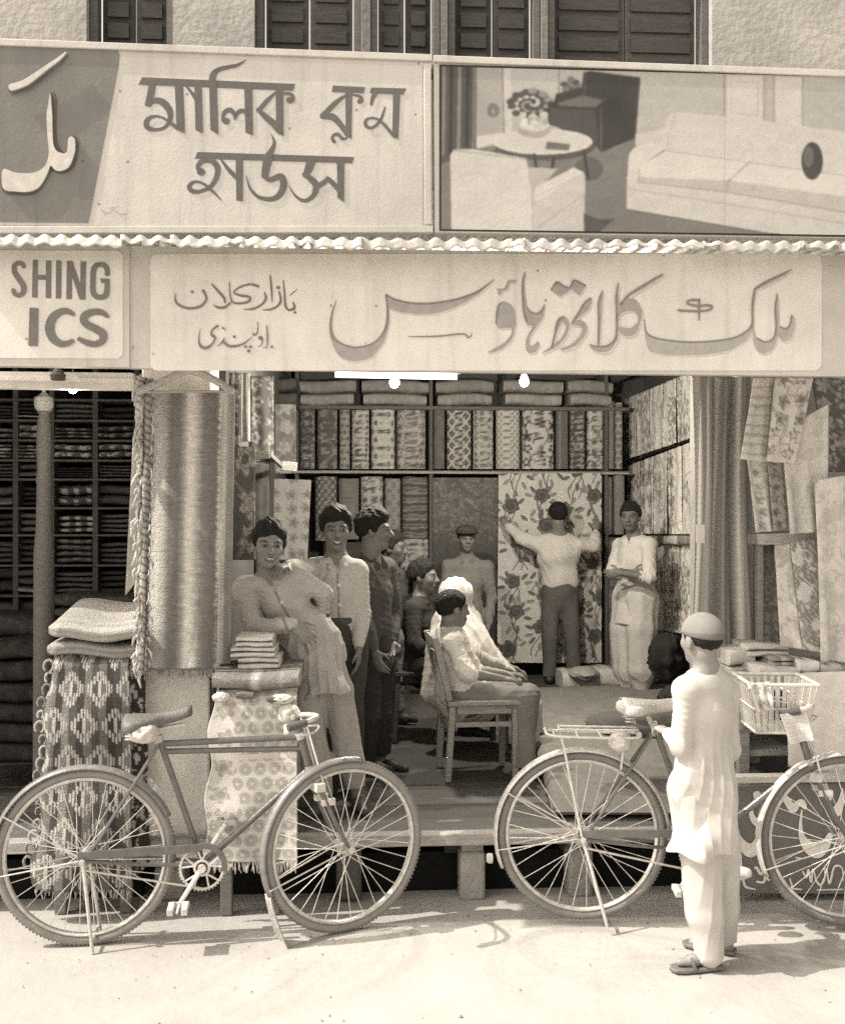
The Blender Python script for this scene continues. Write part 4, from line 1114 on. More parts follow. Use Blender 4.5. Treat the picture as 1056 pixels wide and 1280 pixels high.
for i in range(5):
    a = 806 + i * 13
    p, q = PW(a, 679, .16), PW(a + 12, 671, .16)
    c = (p + q) / 2; mb = MB(); mb.obox(c, (np.linalg.norm((q - p)[:2]) / 2 * .9, .09, .035), (.2, .5, .35, .55, .28)[i], np.stack([wd, wn_, UP], 1))
    tag(mb.build('folded_cloth', M_CLOTH, None, bevel=.02), 'small folded cloth on the middle rail of the right wall', 'folded cloth', 'small folds on the middle rail')

# the big satin curtain beside the right wall
cw = P(940, 600, 5.2)[0] - P(869, 600, 5.2)[0]; chh = P(900, 470, 5.2)[2] - P(900, 812, 5.2)[2]
def curtain_fn(s, t):
    a = P(869, 468, 5.2); b = P(943, 468, 5.2)
    nar = 1 - .06 * np.sin(t * math.pi)
    x = a[0] + (b[0] - a[0]) * (.5 + (s - .5) * nar)
    f = .045 * np.sin(s * 2 * math.pi * 3.1 + .6 + .25 * np.sin(t * 4)) + .018 * np.sin(s * 2 * math.pi * 7.3 + t * 1.2)
    return np.stack([x + .012 * np.sin(t * 3 + s * 5), 5.24 + f * (.55 + .45 * t), a[2] - chh * t + .015 * np.sin(s * 9)], -1)
mb = sheet(curtain_fn, cw * 1.25, chh, lambda x, y: .24 + .34 * (sstep(.55, .95, .5 + .5 * np.sin(x * 46 + 1.0))) * (1 - .15 * (np.sin(y * 700) > 0)), .007)
cu = tag(mb.build('striped_curtain', M_SATIN, None, smooth='all', solid=.004), 'tall shiny striped curtain hanging in folds right of the shop opening', 'curtain')
mb = MB(); mb.plate([(870, 656), (880.5, 656), (880.5, 679), (870, 679)], flat(5.17), .004, .70); mb.build('price_tag', M_PAINT, cu, smooth=False)
hang('hanging_cloth', P(939, 470, 5.28), P(948, 470, 5.28), P(941, 806, 5.28), P(949, 806, 5.28), pat_stripe([.4, .15, .33, .12], .016, 'x'), 'narrow dark striped cloth edge just right of the shiny curtain', folds=.008, nf=1)

# right hand stall: cloths, shelf frame and counter
GR = 'cloths hung on the right hand stall'
hang('hanging_cloth', P(942, 472, 4.95), P(968, 471, 4.93), P(924, 574, 4.9), P(957, 577, 4.9), pat_stripe([.62, .60, .42, .62], .012, 'y', .8), 'pale cloth with fine wavy lines hanging highest at the right stall', group=GR, folds=.018, nf=1.7)
hang('hanging_cloth', P(968, 471, 4.90), P(1016, 472, 4.90), P(956, 577, 4.86), P(992, 579, 4.9), pat_flor(.09, .62, .26, .44, 71), 'pale flowered cloth with frayed hem hanging high at the right stall', group=GR, folds=.022, nf=2)
hang('hanging_cloth', P(932, 566, 5.05), P(958, 570, 5.03), P(944, 666, 5.0), P(966, 664, 5.0), pat_flor(.07, .60, .34, .48, 72), 'pale cloth with faint flowers hanging under the wavy lined cloth', group=GR, folds=.018, nf=1.6, ph=1)
hang('hanging_cloth', P(958, 570, 5.0), P(976, 570, 5.0), P(966, 664, 4.98), P(984, 660, 4.98), pat_flor(.06, .36, .16, .24, 73), 'darker flowered band of cloth in the middle of the right stall', group=GR, folds=.008, nf=1, ph=2)
hang('hanging_cloth', P(974, 540, 4.95), P(1034, 505, 4.92), P(986, 668, 4.94), P(1034, 664, 4.92), pat_scribble(.03, .62, .50), 'wide pale speckled cloth hanging over the wooden stall frame', group=GR, folds=.026, nf=2.2, ph=.5)
hang('hanging_cloth', P(1018, 600, 4.86), P(1085, 590, 4.84), P(1024, 826, 4.84), P(1085, 830, 4.84), (lambda x, y: pat_scribble(.04, .62, .48)(x, y) * (1 - .10 * (np.sin(x * 300) > .3))), 'long pale ribbed cloth hanging at the right edge of the stall', group=GR, folds=.03, nf=2.6)
hang('hanging_cloth', P(1014, 470, 5.1), P(1085, 470, 5.1), P(1030, 590, 5.05), P(1085, 590, 5.05), pat_flor(.1, .12, .34, .2, 75), 'dark cloth glimpsed in the upper right corner of the stall', group=GR, folds=.01, nf=2)
sf = thing('display_stand', P(980, 672, 5.2), 'wooden display stand with a thick top board in the right stall', 'stand')
mb = MB(); mb.bar(P(944, 674, 5.1), P(1030, 669, 5.1), .055, .22, .36, side=(0, 0, 1)); mb.build('top_board', M_WOOD, sf, bevel=.005)
mb = MB(); mb.bar(P(949, 572, 5.12), P(949, 812, 5.12), .03, .04, .28, side=(1, 0, 0)); mb.build('post', M_WOOD, sf, bevel=.004)
hang('hanging_cloth', P(951, 681, 5.15), P(973, 681, 5.15), P(952, 808, 5.12), P(974, 806, 5.12), pat_flor(.06, .16, .30, .23, 76), 'dark grey patterned cloth hanging below the stall board', group=GR, folds=.006, nf=1)
hang('hanging_cloth', P(967, 679, 5.02), P(987, 677, 5.0), P(975, 808, 4.92), P(1003, 812, 4.9), pat_scribble(.05, .64, .42), 'light cloth leaning below the stall board beside the swirled one', group=GR, folds=.006, nf=1, ph=1)
hang('hanging_cloth', P(987, 677, 4.99), P(1018, 674, 4.97), P(1003, 812, 4.89), P(1042, 819, 4.87), lambda x, y: np.where((vnoise(x * 22, y * 22, 81) > .55) & (x < .09 + .03 * np.sin(y * 20)), .66, np.where(np.abs(np.sin((x + .03 * np.sin(y * 38) + .02 * np.sin(y * 17 + 1)) * 110)) < .42, .52, .27)), 'grey cloth with pale swirls leaning below the stall board', group=GR, folds=.006, nf=1, ph=2)
ct = thing('stall_counter', (px_x(1000, 4.9, 900), 4.95, ZF), 'counter of the right stall covered by a white cloth', 'counter')
xa, xb = px_x(930, 4.78, 900), px_x(1100, 4.78, 900); zc = P(1000, 846, 4.78)[2]
mb = MB(); mb.box((xa, 4.80, zc - .05), (xb, 5.5, zc), .40); mb.build('top', M_WOOD, ct, bevel=.008)
for k, z in enumerate((ZF + .10, ZF + .30, zc - .16)):
    mb = MB(); mb.box((xa, 4.86, z), (px_x(1000, 4.8, 900), 5.45, z + .03), .30); mb.build('shelf', M_WOOD, ct, bevel=.004)
for x in (xa, xb - .05):
    mb = MB(); mb.box((x, 4.84, ZF), (x + .05, 4.9, zc - .052), .26); mb.build('leg', M_WOOD, ct, bevel=.004)
mb = MB(); mb.box((xa, 5.46, ZF), (xb, 5.48, zc - .052), .08); mb.build('back_panel', M_WOOD, ct)
hang('counter_cloth', P(982, 842, 4.755), P(1090, 838, 4.755), P(984, 958, 4.735), P(1090, 975, 4.735), pat_plain(.66, .08), 'white cloth covering the front of the right stall counter', folds=.012, nf=3, res=.012)
for k, (a, b, y0, y1, Y0, Y1, p, l, ly_) in enumerate([
        (936, 986, 806, 822, 4.98, 5.3, pat_plain(.62, .12), 'pale crumpled folded cloth at the left end of the stall counter', 2),
        (968, 1004, 822, 834, 4.86, 5.1, pat_stripe([.3, .2, .45], .02, 'x'), 'dark folded cloth on the stall counter below the swirled cloth', 2),
        (950, 1000, 834, 846, 4.80, 5.2, pat_plain(.50, .2), 'grey folded cloth lying low on the stall counter', 1),
        (1000, 1024, 826, 843, 4.80, 5.0, pat_plain(.64, .1), 'small pale bundle in the middle of the stall counter', 1),
        (1026, 1052, 830, 846, 4.80, 5.0, pat_plain(.46, .2), 'grey bundle at the right end of the stall counter', 1),
        (1048, 1085, 826, 844, 4.86, 5.1, pat_plain(.55, .2), 'pale bundle beyond the grey bundle on the stall counter', 1)]):
    p_, q_ = P(a, y1, Y0), P(b, y0, Y0)
    folded(p_[0], q_[0], p_[2], q_[2], Y0, Y1, p, l, 'folded cloth', 'goods on the stall counter', layers=ly_, seed=k + 5)
p_, q_ = P(913, 860, 5.0), P(944, 812, 5.0)
folded(p_[0], q_[0], p_[2] - .06, q_[2], 5.0, 5.25, pat_plain(.50, .15), 'tall beige stack of folded cloth behind the shoulder of the boy in white', 'folded cloth', 'goods on the stall counter', layers=3, seed=3)
for k, (a, b, y0, y1, tn) in enumerate(((915, 942, 866, 874, .10), (915, 944, 876, 896, .30), (915, 950, 900, 914, .08), (917, 950, 934, 990, .24))):
    p_, q_ = P(a, y1, 4.9), P(b, y0, 4.9)
    folded(p_[0], q_[0], p_[2], q_[2], 4.9, 5.3, pat_plain(tn, .2), 'dark folded cloth on the shelves under the stall counter', 'folded cloth', 'cloth on the shelves under the stall counter', layers=1 + k % 2, seed=k)
# painted board below the counter
pbd = thing('painted_board', P(990, 1115, 4.64), 'dark grey board with white brush lettering standing below the right stall', 'sign')
mb = MB(); mb.plate([(916, 984), (1100, 978), (1100, 1118), (922, 1117)], flat(4.64), .03, .19); mb.build('board', M_PAINT, pbd, smooth=False)
mb = MB(); mb.bar(P(916, 973.5, 4.62), P(1100, 971, 4.62), .03, .07, .55, side=(0, 0, 1)); mb.build('top_rail', M_PAINT, pbd, bevel=.004)
ob, sb = (900, 960), 6.77
mb = MB()
wb_ = [('s', [(310, 222, 46), (312, 270, 40), (275, 310, 24), (262, 380, 26), (285, 440, 40), (320, 462, 56), (345, 500, 44), (340, 570, 46), (310, 650, 60), (255, 700, 84), (190, 650, 54), (148, 560, 22), (135, 470, 14), (142, 395, 5)]),
       ('s', [(408, 520, 8), (385, 610, 18), (328, 715, 4)]),
       ('s', [(500, 235, 30), (560, 270, 44), (615, 350, 46), (650, 310, 40), (690, 300, 46), (720, 340, 24)]), ('s', [(690, 360, 10), (680, 480, 20), (690, 580, 36), (740, 660, 70), (820, 700, 96), (890, 650, 60), (930, 570, 34)]),
       ('d', (893, 250, 90)), ('s', [(860, 300, 20), (905, 300, 10)]), ('s', [(1035, 170, 6), (1020, 290, 40), (975, 380, 60), (920, 400, 30)]), ('s', [(1090, 260, 14), (1120, 420, 40), (1190, 460, 40), (1260, 380, 20)]),
       ('s', [(172, 735, 12), (176, 830, 14), (180, 900, 10)]), ('s', [(190, 920, 10), (215, 1005, 16), (300, 1030, 6)]), ('s', [(290, 850, 8), (310, 850, 18), (350, 900, 16), (405, 800, 10)]), ('s', [(365, 840, 10), (375, 960, 16), (310, 965, 14)]), ('s', [(405, 810, 10), (400, 940, 12), (430, 945, 6)]),
       ('s', [(500, 880, 12), (500, 985, 14)]), ('s', [(470, 1025, 6), (560, 1020, 12), (690, 1030, 8)]), ('s', [(590, 940, 10), (610, 1010, 14)]), ('d', (515, 1000, 22)),
       ('s', [(700, 880, 12), (730, 930, 12), (745, 860, 12), (770, 970, 14), (785, 860, 10), (815, 960, 12), (850, 990, 16), (885, 930, 12), (885, 850, 8)]), ('s', [(900, 850, 8), (925, 980, 14), (960, 850, 12), (1000, 830, 12), (1035, 860, 8), (1040, 960, 6)]), ('s', [(820, 1035, 8), (1040, 1030, 8)]), ('s', [(640, 760, 10), (690, 770, 10)])]
wb_ = [(k, [(a, b, w * 1.4) for a, b, w in p] if k == 's' else (p[0], p[1], p[2] * 1.2)) for k, p in wb_]
wash(mb, wb_, ob, sb, 4.637, .85)
mb.build('lettering', M_LETTER, pbd, smooth=False)

# ================================================================== left front: pillar hangings and the two stacks
def fringe(a, b, n, ln, tone, seed=0, r=.0035, spread=.012, out=(0, -1, 0)):
    mb = MB(); R = np.random.default_rng(seed); a, b = np.asarray(a, float), np.asarray(b, float); o = np.asarray(out, float)
    for i in range(n):
        t = (i + R.uniform(.2, .8)) / n; p = a * (1 - t) + b * t; l = ln * R.uniform(.7, 1.15)
        d = nrm(b - a) * R.uniform(-spread, spread); q = p + d - UP * l + o * R.uniform(-.006, .012)
        m = (p + q) / 2 + nrm(b - a) * R.uniform(-.006, .006) + o * .006
        mb.tube([p, m, q], [r, r * 1.2, r * .6], 5, tone * R.uniform(.75, 1.15))
    return mb
# striped dhurrie on the pillar
def dh_fn(s, t):
    a, b = P(188, 490, 4.66), P(280, 490, 4.68); c, d = P(180, 836, 4.64), P(272, 836, 4.66)
    q = quadmap(a, b, c, d)(s, t)
    q[..., 1] += .035 * (np.abs(2 * s - 1) ** 3) + .006 * np.sin(s * 11 + t * 2) + .008 * np.sin(t * 9) * s
    return q
band = lambda x, y: .17 + .62 * np.interp(x / .33, [0, .05, .14, .22, .30, .42, .48, .54, .60, .66, .74, .90, .93, .96, 1.0], [.30, .62, .80, .55, .12, .10, .40, .95, .98, .60, .14, .06, .12, .85, .9])
rib = lambda x, y: band(x + .004 * (vnoise(x * 4, y * 260, 3, 1) - .5) * 4, y) * (1 - .09 * (vnoise(x * 12, y * 330, 8, 2) > .52)) * (1 + .06 * (vnoise(x * 50, y * 50, 2) - .5))
mb = sheet(dh_fn, .333, 1.25, rib, .005)
dh = tag(mb.build('striped_dhurrie', M_RUG, None, smooth='all', solid=.006), 'long ribbed dhurrie with soft light and dark bands hanging on the white pillar', 'rug')
fringe(dh_fn(np.array([0.]), np.array([1.]))[0], dh_fn(np.array([1.]), np.array([1.]))[0], 46, .045, .55, 3).build('fringe', M_RUG, dh)
# fringed shawl to its left and striped cloth to its right
shp = [P(172, 470, 4.62), P(191, 474, 4.60), P(171, 842, 4.58), P(185, 838, 4.58)]
mb = sheet(quadmap(*shp, wav=lambda s, t: .012 * np.sin(s * 9 + t * 5) + .008 * np.sin(t * 21)), .07, 1.3, lambda x, y: np.where(np.abs(np.sin(y * 95 + x * 60)) > .55, .62, .30) * np.where(x > .04, .55, 1.0), .006)
sl = tag(mb.build('fringed_shawl', M_RUG, None, smooth='all', solid=.008), 'knotted fringed shawl hanging left of the dhurrie on the pillar', 'shawl')
mb = MB(); R = np.random.default_rng(5)
for i in range(90):
    t = i / 90; e = shp[0] * (1 - t) + shp[2] * t; x = R.uniform(-.012, .014)
    p = e + np.array([x + .012, -.014, R.uniform(-.01, .01)]); q = p + np.array([R.uniform(-.028, .006), R.uniform(-.012, .004), -R.uniform(.03, .085)])
    mb.tube([p, (p + q) / 2 + [R.uniform(-.012, .008), -.006, 0], q], [.006, .0075, .003], 5, R.uniform(.45, .68))
for i in range(26):
    t = i / 26; e = shp[1] * (1 - t) + shp[3] * t; p = e + np.array([0, -.01, 0]); q = p + np.array([R.uniform(-.01, .02), -.008, -R.uniform(.03, .06)])
    mb.tube([p, (p + q) / 2 + [.008, -.004, 0], q], [.005, .006, .002], 5, R.uniform(.3, .6))
mb.build('fringe', M_RUG, sl)
hang('hanging_cloth', P(278, 492, 4.70), P(293, 492, 4.78), P(271, 830, 4.68), P(288, 830, 4.76), lambda x, y: np.where(np.sin(y * 420 + 2 * np.sin(x * 80)) > 0, .50, .36) * np.where(x > .035, .6, 1.0), 'ribbed pale cloth edge hanging between the dhurrie and the shop interior', folds=.01, nf=1, res=.006)
hg = thing('coat_hanger', P(236, 468, 4.60), 'large wooden clothes hanger at the top of the white pillar', 'hanger')
mb = MB()
mb.tube(catmull([P(170, 491, 4.58), P(205, 476, 4.58), P(228, 465, 4.58), P(236, 463, 4.58), P(246, 465, 4.58), P(268, 475, 4.58), P(292, 490, 4.58)], 6), [.012] + [.017] * 35 + [.012], 10, .42)
mb.build('arms', M_WOOD, hg); mb = MB(); mb.tube([P(176, 490, 4.58), P(288, 489, 4.58)], .006, 8, .36); mb.build('bar', M_WOOD, hg)
mb = MB(); mb.tube(catmull([P(236, 464, 4.58), P(236, 456, 4.58), P(240, 450, 4.6)], 5), .004, 6, .5); mb.build('hook', M_STEEL, hg)

def table(name, px0, px1, Y0, Y1, ztop, label):
    xa, xb = px_x(px0, Y0, 900), px_x(px1, Y0, 900)
    t = thing(name, ((xa + xb) / 2, (Y0 + Y1) / 2, 0), label, 'table')
    mb = MB(); mb.box((xa, Y0, ztop - .04), (xb, Y1, ztop), .2); mb.build('top', M_WOOD, t, bevel=.004)
    for x in (xa + .01, xb - .06):
        for y in (Y0 + .01, Y1 - .06):
            z = .0 if y < 4.7 else ZF
            mb = MB(); mb.box((x, y, z), (x + .05, y + .05, ztop - .042), .18); mb.build('leg', M_WOOD, t, bevel=.004)
    return t
z1 = P(110, 824, 4.66)[2]; z2 = P(320, 868, 4.60)[2]
table('display_table', 64, 166, 4.66, 5.2, z1 - .03, 'rough table under the dark striped rug at the left of the pillar')
table('display_table', 272, 352, 4.60, 5.1, z2 - .03, 'rough table under the pale ring patterned cloth right of the pillar')
def rugpat(x, y):
    c = x + .018 * y
    st = np.array([.16, .36, .14, .42, .20, .12, .34, .18, .30, .11])[np.floor((c / .036)).astype(int) % 10]
    st = st * (1 - .15 * (np.sin(y * 700) > .3))
    b = y / .165; r = np.floor(b); fx = (c / .145 + .5 * (r % 2)); fx = fx - np.floor(fx) - .5; fy = b - r - .5
    ax_, ay = np.abs(fx), np.abs(fy)
    step = np.floor(ay * 9) / 9
    mot = (ax_ + step * .9 < .44) & (ax_ + step * .9 > .22) & (np.sin(fx * 60) > -.4)
    mot |= (ax_ < .05) & (ay < .2)
    return np.where(mot, .52, st * .62)
def rug_fn(s, t):
    q = quadmap(P(60, 820, 4.60), P(162, 818, 4.60), P(36, 1112, 4.56), P(165, 1114, 4.56))(s, t)
    q[..., 1] += .018 * np.sin(s * 7 + t * 2) * t + .05 * (1 - sstep(0, .10, s)) * 1.0 + .01 * np.sin(t * 12 + s * 3)
    q[..., 0] += .014 * np.sin(t * 19) * (1 - sstep(0, .2, s))
    q[..., 1] += .06 * (1 - sstep(0, .05, t))
    return q
mb = sheet(rug_fn, .42, 1.06, rugpat, .005)
rg_ = tag(mb.build('patterned_rug', M_RUG, None, smooth='all', solid=.010), 'dark striped rug with pale stepped motifs draped over the left table', 'rug')
mb = MB(); R = np.random.default_rng(9)
for i in range(17):                                          # looped tassels down the left edge
    t = .05 + .9 * i / 17; e = rug_fn(np.array([0.]), np.array([t]))[0]
    th = np.linspace(-1.2, 4.0, 14); k = R.uniform(.014, .024)
    mb.tube(np.stack([e[0] - .012 + k * np.cos(th) * .9 + R.uniform(-.01, .006), np.full(14, e[1] - .01), e[2] + k * np.sin(th) * 1.15], 1), .0065, 6, R.uniform(.25, .5))
mb.build('tassels', M_RUG, rg_)
fringe(rug_fn(np.array([0.02]), np.array([1.]))[0], rug_fn(np.array([1.]), np.array([1.]))[0], 40, .05, .5, 5).build('fringe', M_RUG, rg_)
mb = sheet(quadmap(P(160, 822, 4.66), P(181, 826, 4.70), P(164, 1100, 4.62), P(186, 1080, 4.68), wav=lambda s, t: .01 * np.sin(t * 14 + s * 4)), .09, 1.0, lambda x, y: np.where(vnoise(x * 60, y * 45, 6) > .60, .60, .07), .006)
tag(mb.build('black_rug', M_RUG, None, smooth='all', solid=.008), 'narrow black rug with white flecks hanging between the striped rug and the pillar', 'rug')
# folded blankets on the left table
for k, (x0, x1, y0, y1, Yf, tn, l) in enumerate(((56, 172, 803, 824, 4.60, .36, 'lower grey folded blanket on the striped rug'), (56, 172, 781, 803, 4.58, .42, 'upper thick folded blanket at the top of the left stack'))):
    p_, q_ = P(x0 + 2 * k, y1, Yf), P(x1, y0, Yf)
    nu, nt = 60, 40
    mb = MB(); L_ = []; T_ = []
    zc = (p_[2] + q_[2]) / 2; r = (q_[2] - p_[2]) / 2 * .98; hy = .30
    t = np.linspace(0, 2 * math.pi, nt, endpoint=False)
    for s in np.linspace(0, 1, nu):
        e = 1 - .35 * (1 - sstep(0, .06, s)) ** 2
        yy = np.sign(np.cos(t)) * np.abs(np.cos(t)) ** .4 * hy * (1 - .1 * (1 - sstep(0, .12, s))); zz = np.sign(np.sin(t)) * np.abs(np.sin(t)) ** .42 * r * e * (1 - .10 * np.exp(-((yy + hy) / .02) ** 2))
        rise = .07 * k * sstep(-.3, .3, yy) + .012 * np.sin(s * 6 + k)
        L_.append(np.stack([np.full(nt, p_[0] + (q_[0] - p_[0]) * s), Yf + hy + yy, zc + zz + rise + .006 * (vnoise(t * 3, t * 0 + s * 5, k) - .5)], 1))
        T_.append(tn * (1 + .12 * np.sin(yy * 60)) * np.where(np.abs(zz) < r * .15, .6, 1.0))
    mb.grid(np.array(L_), np.array(T_), close_u=True); mb.f.append(tuple(range(nt - 1, -1, -1))); mb.f.append(tuple((nu - 1) * nt + i for i in range(nt)))
    tag(mb.build('folded_blanket', M_RUG, None, smooth=True), l, 'blanket', 'blankets on the left stack')
# ring patterned cloth on the right table
def ring_fn(s, t):
    q = quadmap(P(266, 866, 4.555), P(371, 862, 4.555), P(254, 1078, 4.52), P(372, 1076, 4.53))(s, t)
    q[..., 1] += .012 * np.sin(s * 9 + 1) * t + .05 * (1 - sstep(0, .05, t)) + .006 * np.sin(t * 13 + s * 4)
    q[..., 0] += .012 * np.sin(t * 16 + 1) * (1 - sstep(0, .12, s))
    return q
rp = pat_rings(.062, .62, .36); fl = pat_flor(.12, .64, .40, .48, 91, stem=False)
def ringpat(x, y):
    v = rp(x, y); w = fl(x, y)
    patch = (x < .12 + .02 * np.sin(y * 30)) & (y > .22)
    v = np.where(patch, w, v)
    return np.where((np.abs(y - .46) < .012) | (np.abs(y - .25) < .006), .66, v)
mb = sheet(ring_fn, .375, .75, ringpat, .0045)
rc = tag(mb.build('ring_cloth', M_CLOTH, None, smooth='all', solid=.005), 'pale cloth with rows of ring motifs draped over the table right of the pillar', 'cloth')
fringe(ring_fn(np.array([0.0]), np.array([1.]))[0], ring_fn(np.array([1.]), np.array([1.]))[0], 56, .05, .56, 8).build('fringe', M_CLOTH, rc)
p_, q_ = P(264, 866, 4.54), P(373, 842, 4.54)
folded(p_[0], q_[0], p_[2], q_[2], 4.54, 5.1, lambda x, y: np.where(np.abs(x - .19) < .016, .52, np.where(np.abs(x - .30) < .006, .4, .27)) * (1 - .12 * (np.sin(x * 260) > .5)), 'thick grey folded blanket with one pale stripe on the ring patterned cloth', 'blanket', layers=1, seed=2, name='folded_blanket', mat_=M_RUG)
for k, (a, b, y0, y1, l) in enumerate(((297, 348, 816, 832, 'lowest of three white folded cloths on the striped blanket'), (288, 343, 803, 817, 'middle one of three white folded cloths on the striped blanket'), (295, 340, 790, 804, 'topmost of three white folded cloths on the striped blanket'))):
    p_, q_ = P(a, y1 + 6, 4.72), P(b, y0 + 6, 4.72)
    folded(p_[0], q_[0], p_[2], q_[2], 4.72, 5.0, pat_plain(.58, .08), l, 'folded cloth', 'white folded cloths beside the leaning man', layers=2, seed=k + 11)
for k, (x, y, rx, rz, tn) in enumerate(((352, 874, .05, .022, .62), (361, 892, .045, .045, .60), (362, 914, .028, .045, .58), (276, 872, .035, .022, .6))):
    blob_cloth('crumpled_cloth', P(x, y, 4.53), rx, .028, rz, tn, 'crumpled white cloth tucked along the top edge of the ring patterned cloth', 'cloth', seed=20 + k, group='crumpled cloths on the ring patterned cloth')
for k, (x, y) in enumerate(((306, 869), (345, 874))):
    p_, q_ = P(x - 11, y + 5, 4.51), P(x + 11, y - 3, 4.51)
    folded(p_[0], q_[0], p_[2], q_[2], 4.505, 4.55, pat_plain(.16), 'small dark folded strip on the front edge of the ring patterned cloth', 'folded cloth', 'dark strips on the ring patterned cloth', layers=1, seed=k)

# ================================================================== left neighbour shop
rk = thing('wall_shelf', (px_x(95, 6.3, 600), 6.4, ZF), 'dark shelf rack full of folded cloth in the left neighbour shop', 'shelf')
YK = 6.3
rowsK = [498, 524, 549, 574, 598, 634, 668, 706, 744, 786]
for y in rowsK:
    a, b = P(-60, y, YK), P(172, y, YK); mb = MB(); mb.box((a[0], YK - .02, a[2] - .012), (b[0], 7.1, a[2]), .10); mb.build('shelf_board', M_WOOD, rk)
for x in (-20, 20, 65, 119.5, 171):
    a = P(x, 500, YK); mb = MB(); mb.box((a[0] - .015, YK - .01, ZF), (a[0] + .015, 7.1, 2.85), .08); mb.build('upright', M_WOOD, rk)
R = np.random.default_rng(12)
for ci, (x0, x1) in enumerate(((-58, -23), (-18, 18), (22, 63), (68, 117), (122, 169))):
    for ri in range(len(rowsK) - 1):
        y0, y1 = rowsK[ri], rowsK[ri + 1]
        p_, q_ = P(x0 + R.uniform(0, 3), y1 - 1.5, YK), P(x1 - R.uniform(0, 4), y0 + 4 + R.uniform(0, 6), YK)
        base = R.uniform(.04, .12); hi = R.uniform(.20, .45)
        kind = (ri + ci) % 3
        if ri in (1, 2): pt_ = lambda x, y, b=base, h=hi: b + (h - b) * ((np.sin(x * 75 + 2 * np.sin(y * 50)) > .55) | (vnoise(x * 60, y * 60, 5) > .68))
        elif ri in (4, 5, 6) and ci == 3: pt_ = lambda x, y, b=base, h=hi: np.where((np.abs((x / .075) % 1 - .5) < .22) & (np.sin(y * 120) > 0), h, b)
        else: pt_ = lambda x, y, b=base, h=hi: b * (1 + .5 * (vnoise(x * 30, y * 90, 7) - .5)) + (h * .6 - b * .6) * (np.sin(y * 70) > .90)
        folded(p_[0], q_[0], p_[2], q_[2], YK + R.uniform(-.02, .05), 6.95, pt_, 'dark folded cloth pile on the rack of the left neighbour shop', 'folded cloth', 'folded cloth on the neighbour shop rack', layers=2 + int(R.integers(0, 3)), seed=ci * 10 + ri)
po = thing('turned_post', P(55, 800, 5.35), 'turned wooden post with a pale round head in the left neighbour shop', 'post')
c = P(55, 800, 5.35); c[2] = ZF; zz = lambda y: P(55, y, 5.35)[2] - ZF
rr = lambda w: w / 2 / 1300 * 5.4
mb = MB(); mb.lathe([(rr(26), 0), (rr(24), zz(690)), (rr(19), zz(660)), (rr(17), zz(606)), (rr(19), zz(600)), (rr(16), zz(588)), (rr(18), zz(560)), (rr(16), zz(530)), (rr(12), zz(518)), (rr(15), zz(514))], c, n=20, tone=.13); mb.build('shaft', M_WOOD, po)
mb = MB(); mb.lathe([(rr(16), zz(514)), (rr(22), zz(509)), (rr(23), zz(503)), (rr(22), zz(497)), (rr(12), zz(494)), (rr(5), zz(490)), (rr(5), zz(482)), (.003, zz(478))], c, n=20, tone=.36); mb.build('head', M_WOOD, po)
hang('hanging_cloth', P(166, 560, 5.0), P(173, 560, 5.0), P(157, 745, 4.95), P(172, 725, 4.95), pat_plain(.30, .3), 'slanting dark cloth end hanging beside the shawl in the left shop', folds=.006, nf=1)
for k, (a, b, y0, y1, Y) in enumerate(((-60, 62, 800, 960, 5.5), (-60, 60, 770, 800, 5.7), (66, 166, 744, 778, 5.9))):
    p_, q_ = P(a, y1, Y), P(b, y0, Y)
    folded(p_[0], q_[0], p_[2], q_[2], Y, Y + .4, pat_plain((.05, .08, .10)[k], .6), ('tall black pile of folded cloth at the far left edge', 'dark folded cloth on top of the black pile at the left edge', 'dark folded cloth behind the blankets on the left stack')[k], 'folded cloth', layers=(6, 1, 2)[k], seed=30 + k, mat_=M_RUG)

# ================================================================== floor coverings
def lay(name, pts, thick, patt, label, cat='rug', m=None, res=.03):
    """floor cloth: four ground corners (far-left, far-right, near-left, near-right)"""
    w = np.linalg.norm(pts[1] - pts[0]); h = np.linalg.norm(pts[2] - pts[0])
    mb = sheet(quadmap(*pts, wav=lambda s, t: .006 * (vnoise(s * 9, t * 9, 3) - .5), nrm_dir=(0, 0, 1)), w, h, patt, res)
    o = mb.build(name, m or M_RUG, None, smooth='all', solid=-thick); return tag(o, label, cat)
xl = XW + .05
lay('floor_rug', [np.array([xl, 9.6, ZF + .003]), np.array([2.45, 9.6, ZF + .003]), np.array([xl, 5.58, ZF + .003]), np.array([1.9, 5.58, ZF + .003])], .012, lambda x, y: .12 * (1 + .3 * (vnoise(x * 6, y * 6, 3) - .5)), 'dark flat rug covering the shop floor behind the front boards')
zm = ZF + .016; zt = ZF + .085
fa = [G(652, 858, zt), G(905, 850, zt), G(690, 1003, zt), G(905, 1003, zt)]
mp_ = thing('floor_mattress', (fa[0] + fa[3]) / 2 * [1, 1, 0] + [0, 0, ZF], 'low pale floor mattress spread where the folded-arms man stands', 'mattress')
mb = MB(); N_ = 40
s, t = np.meshgrid(np.linspace(0, 1, N_), np.linspace(0, 1, N_)); q = quadmap(*fa)(s, t); q[..., 2] += .012 * (vnoise(q[..., 0] * 3, q[..., 1] * 3, 6) - .5)
ed = np.minimum(np.minimum(s, 1 - s) * 3, np.minimum(t, 1 - t) * 6); q[..., 2] -= .05 * (1 - sstep(0, .10, ed)) ** 2
mb.grid(q, .26 * (1 + .3 * (vnoise(s * 20, t * 20, 4) - .5)))
mb.build('sheet', M_CLOTH, mp_, smooth='all')
mb = MB(); c_ = quadmap(*fa)(np.array([0.008, .992, .992, .008]), np.array([.008, .008, .992, .992])); lo_ = c_.copy(); lo_[:, 2] = ZF + .017; hi_ = c_.copy(); hi_[:, 2] -= .035
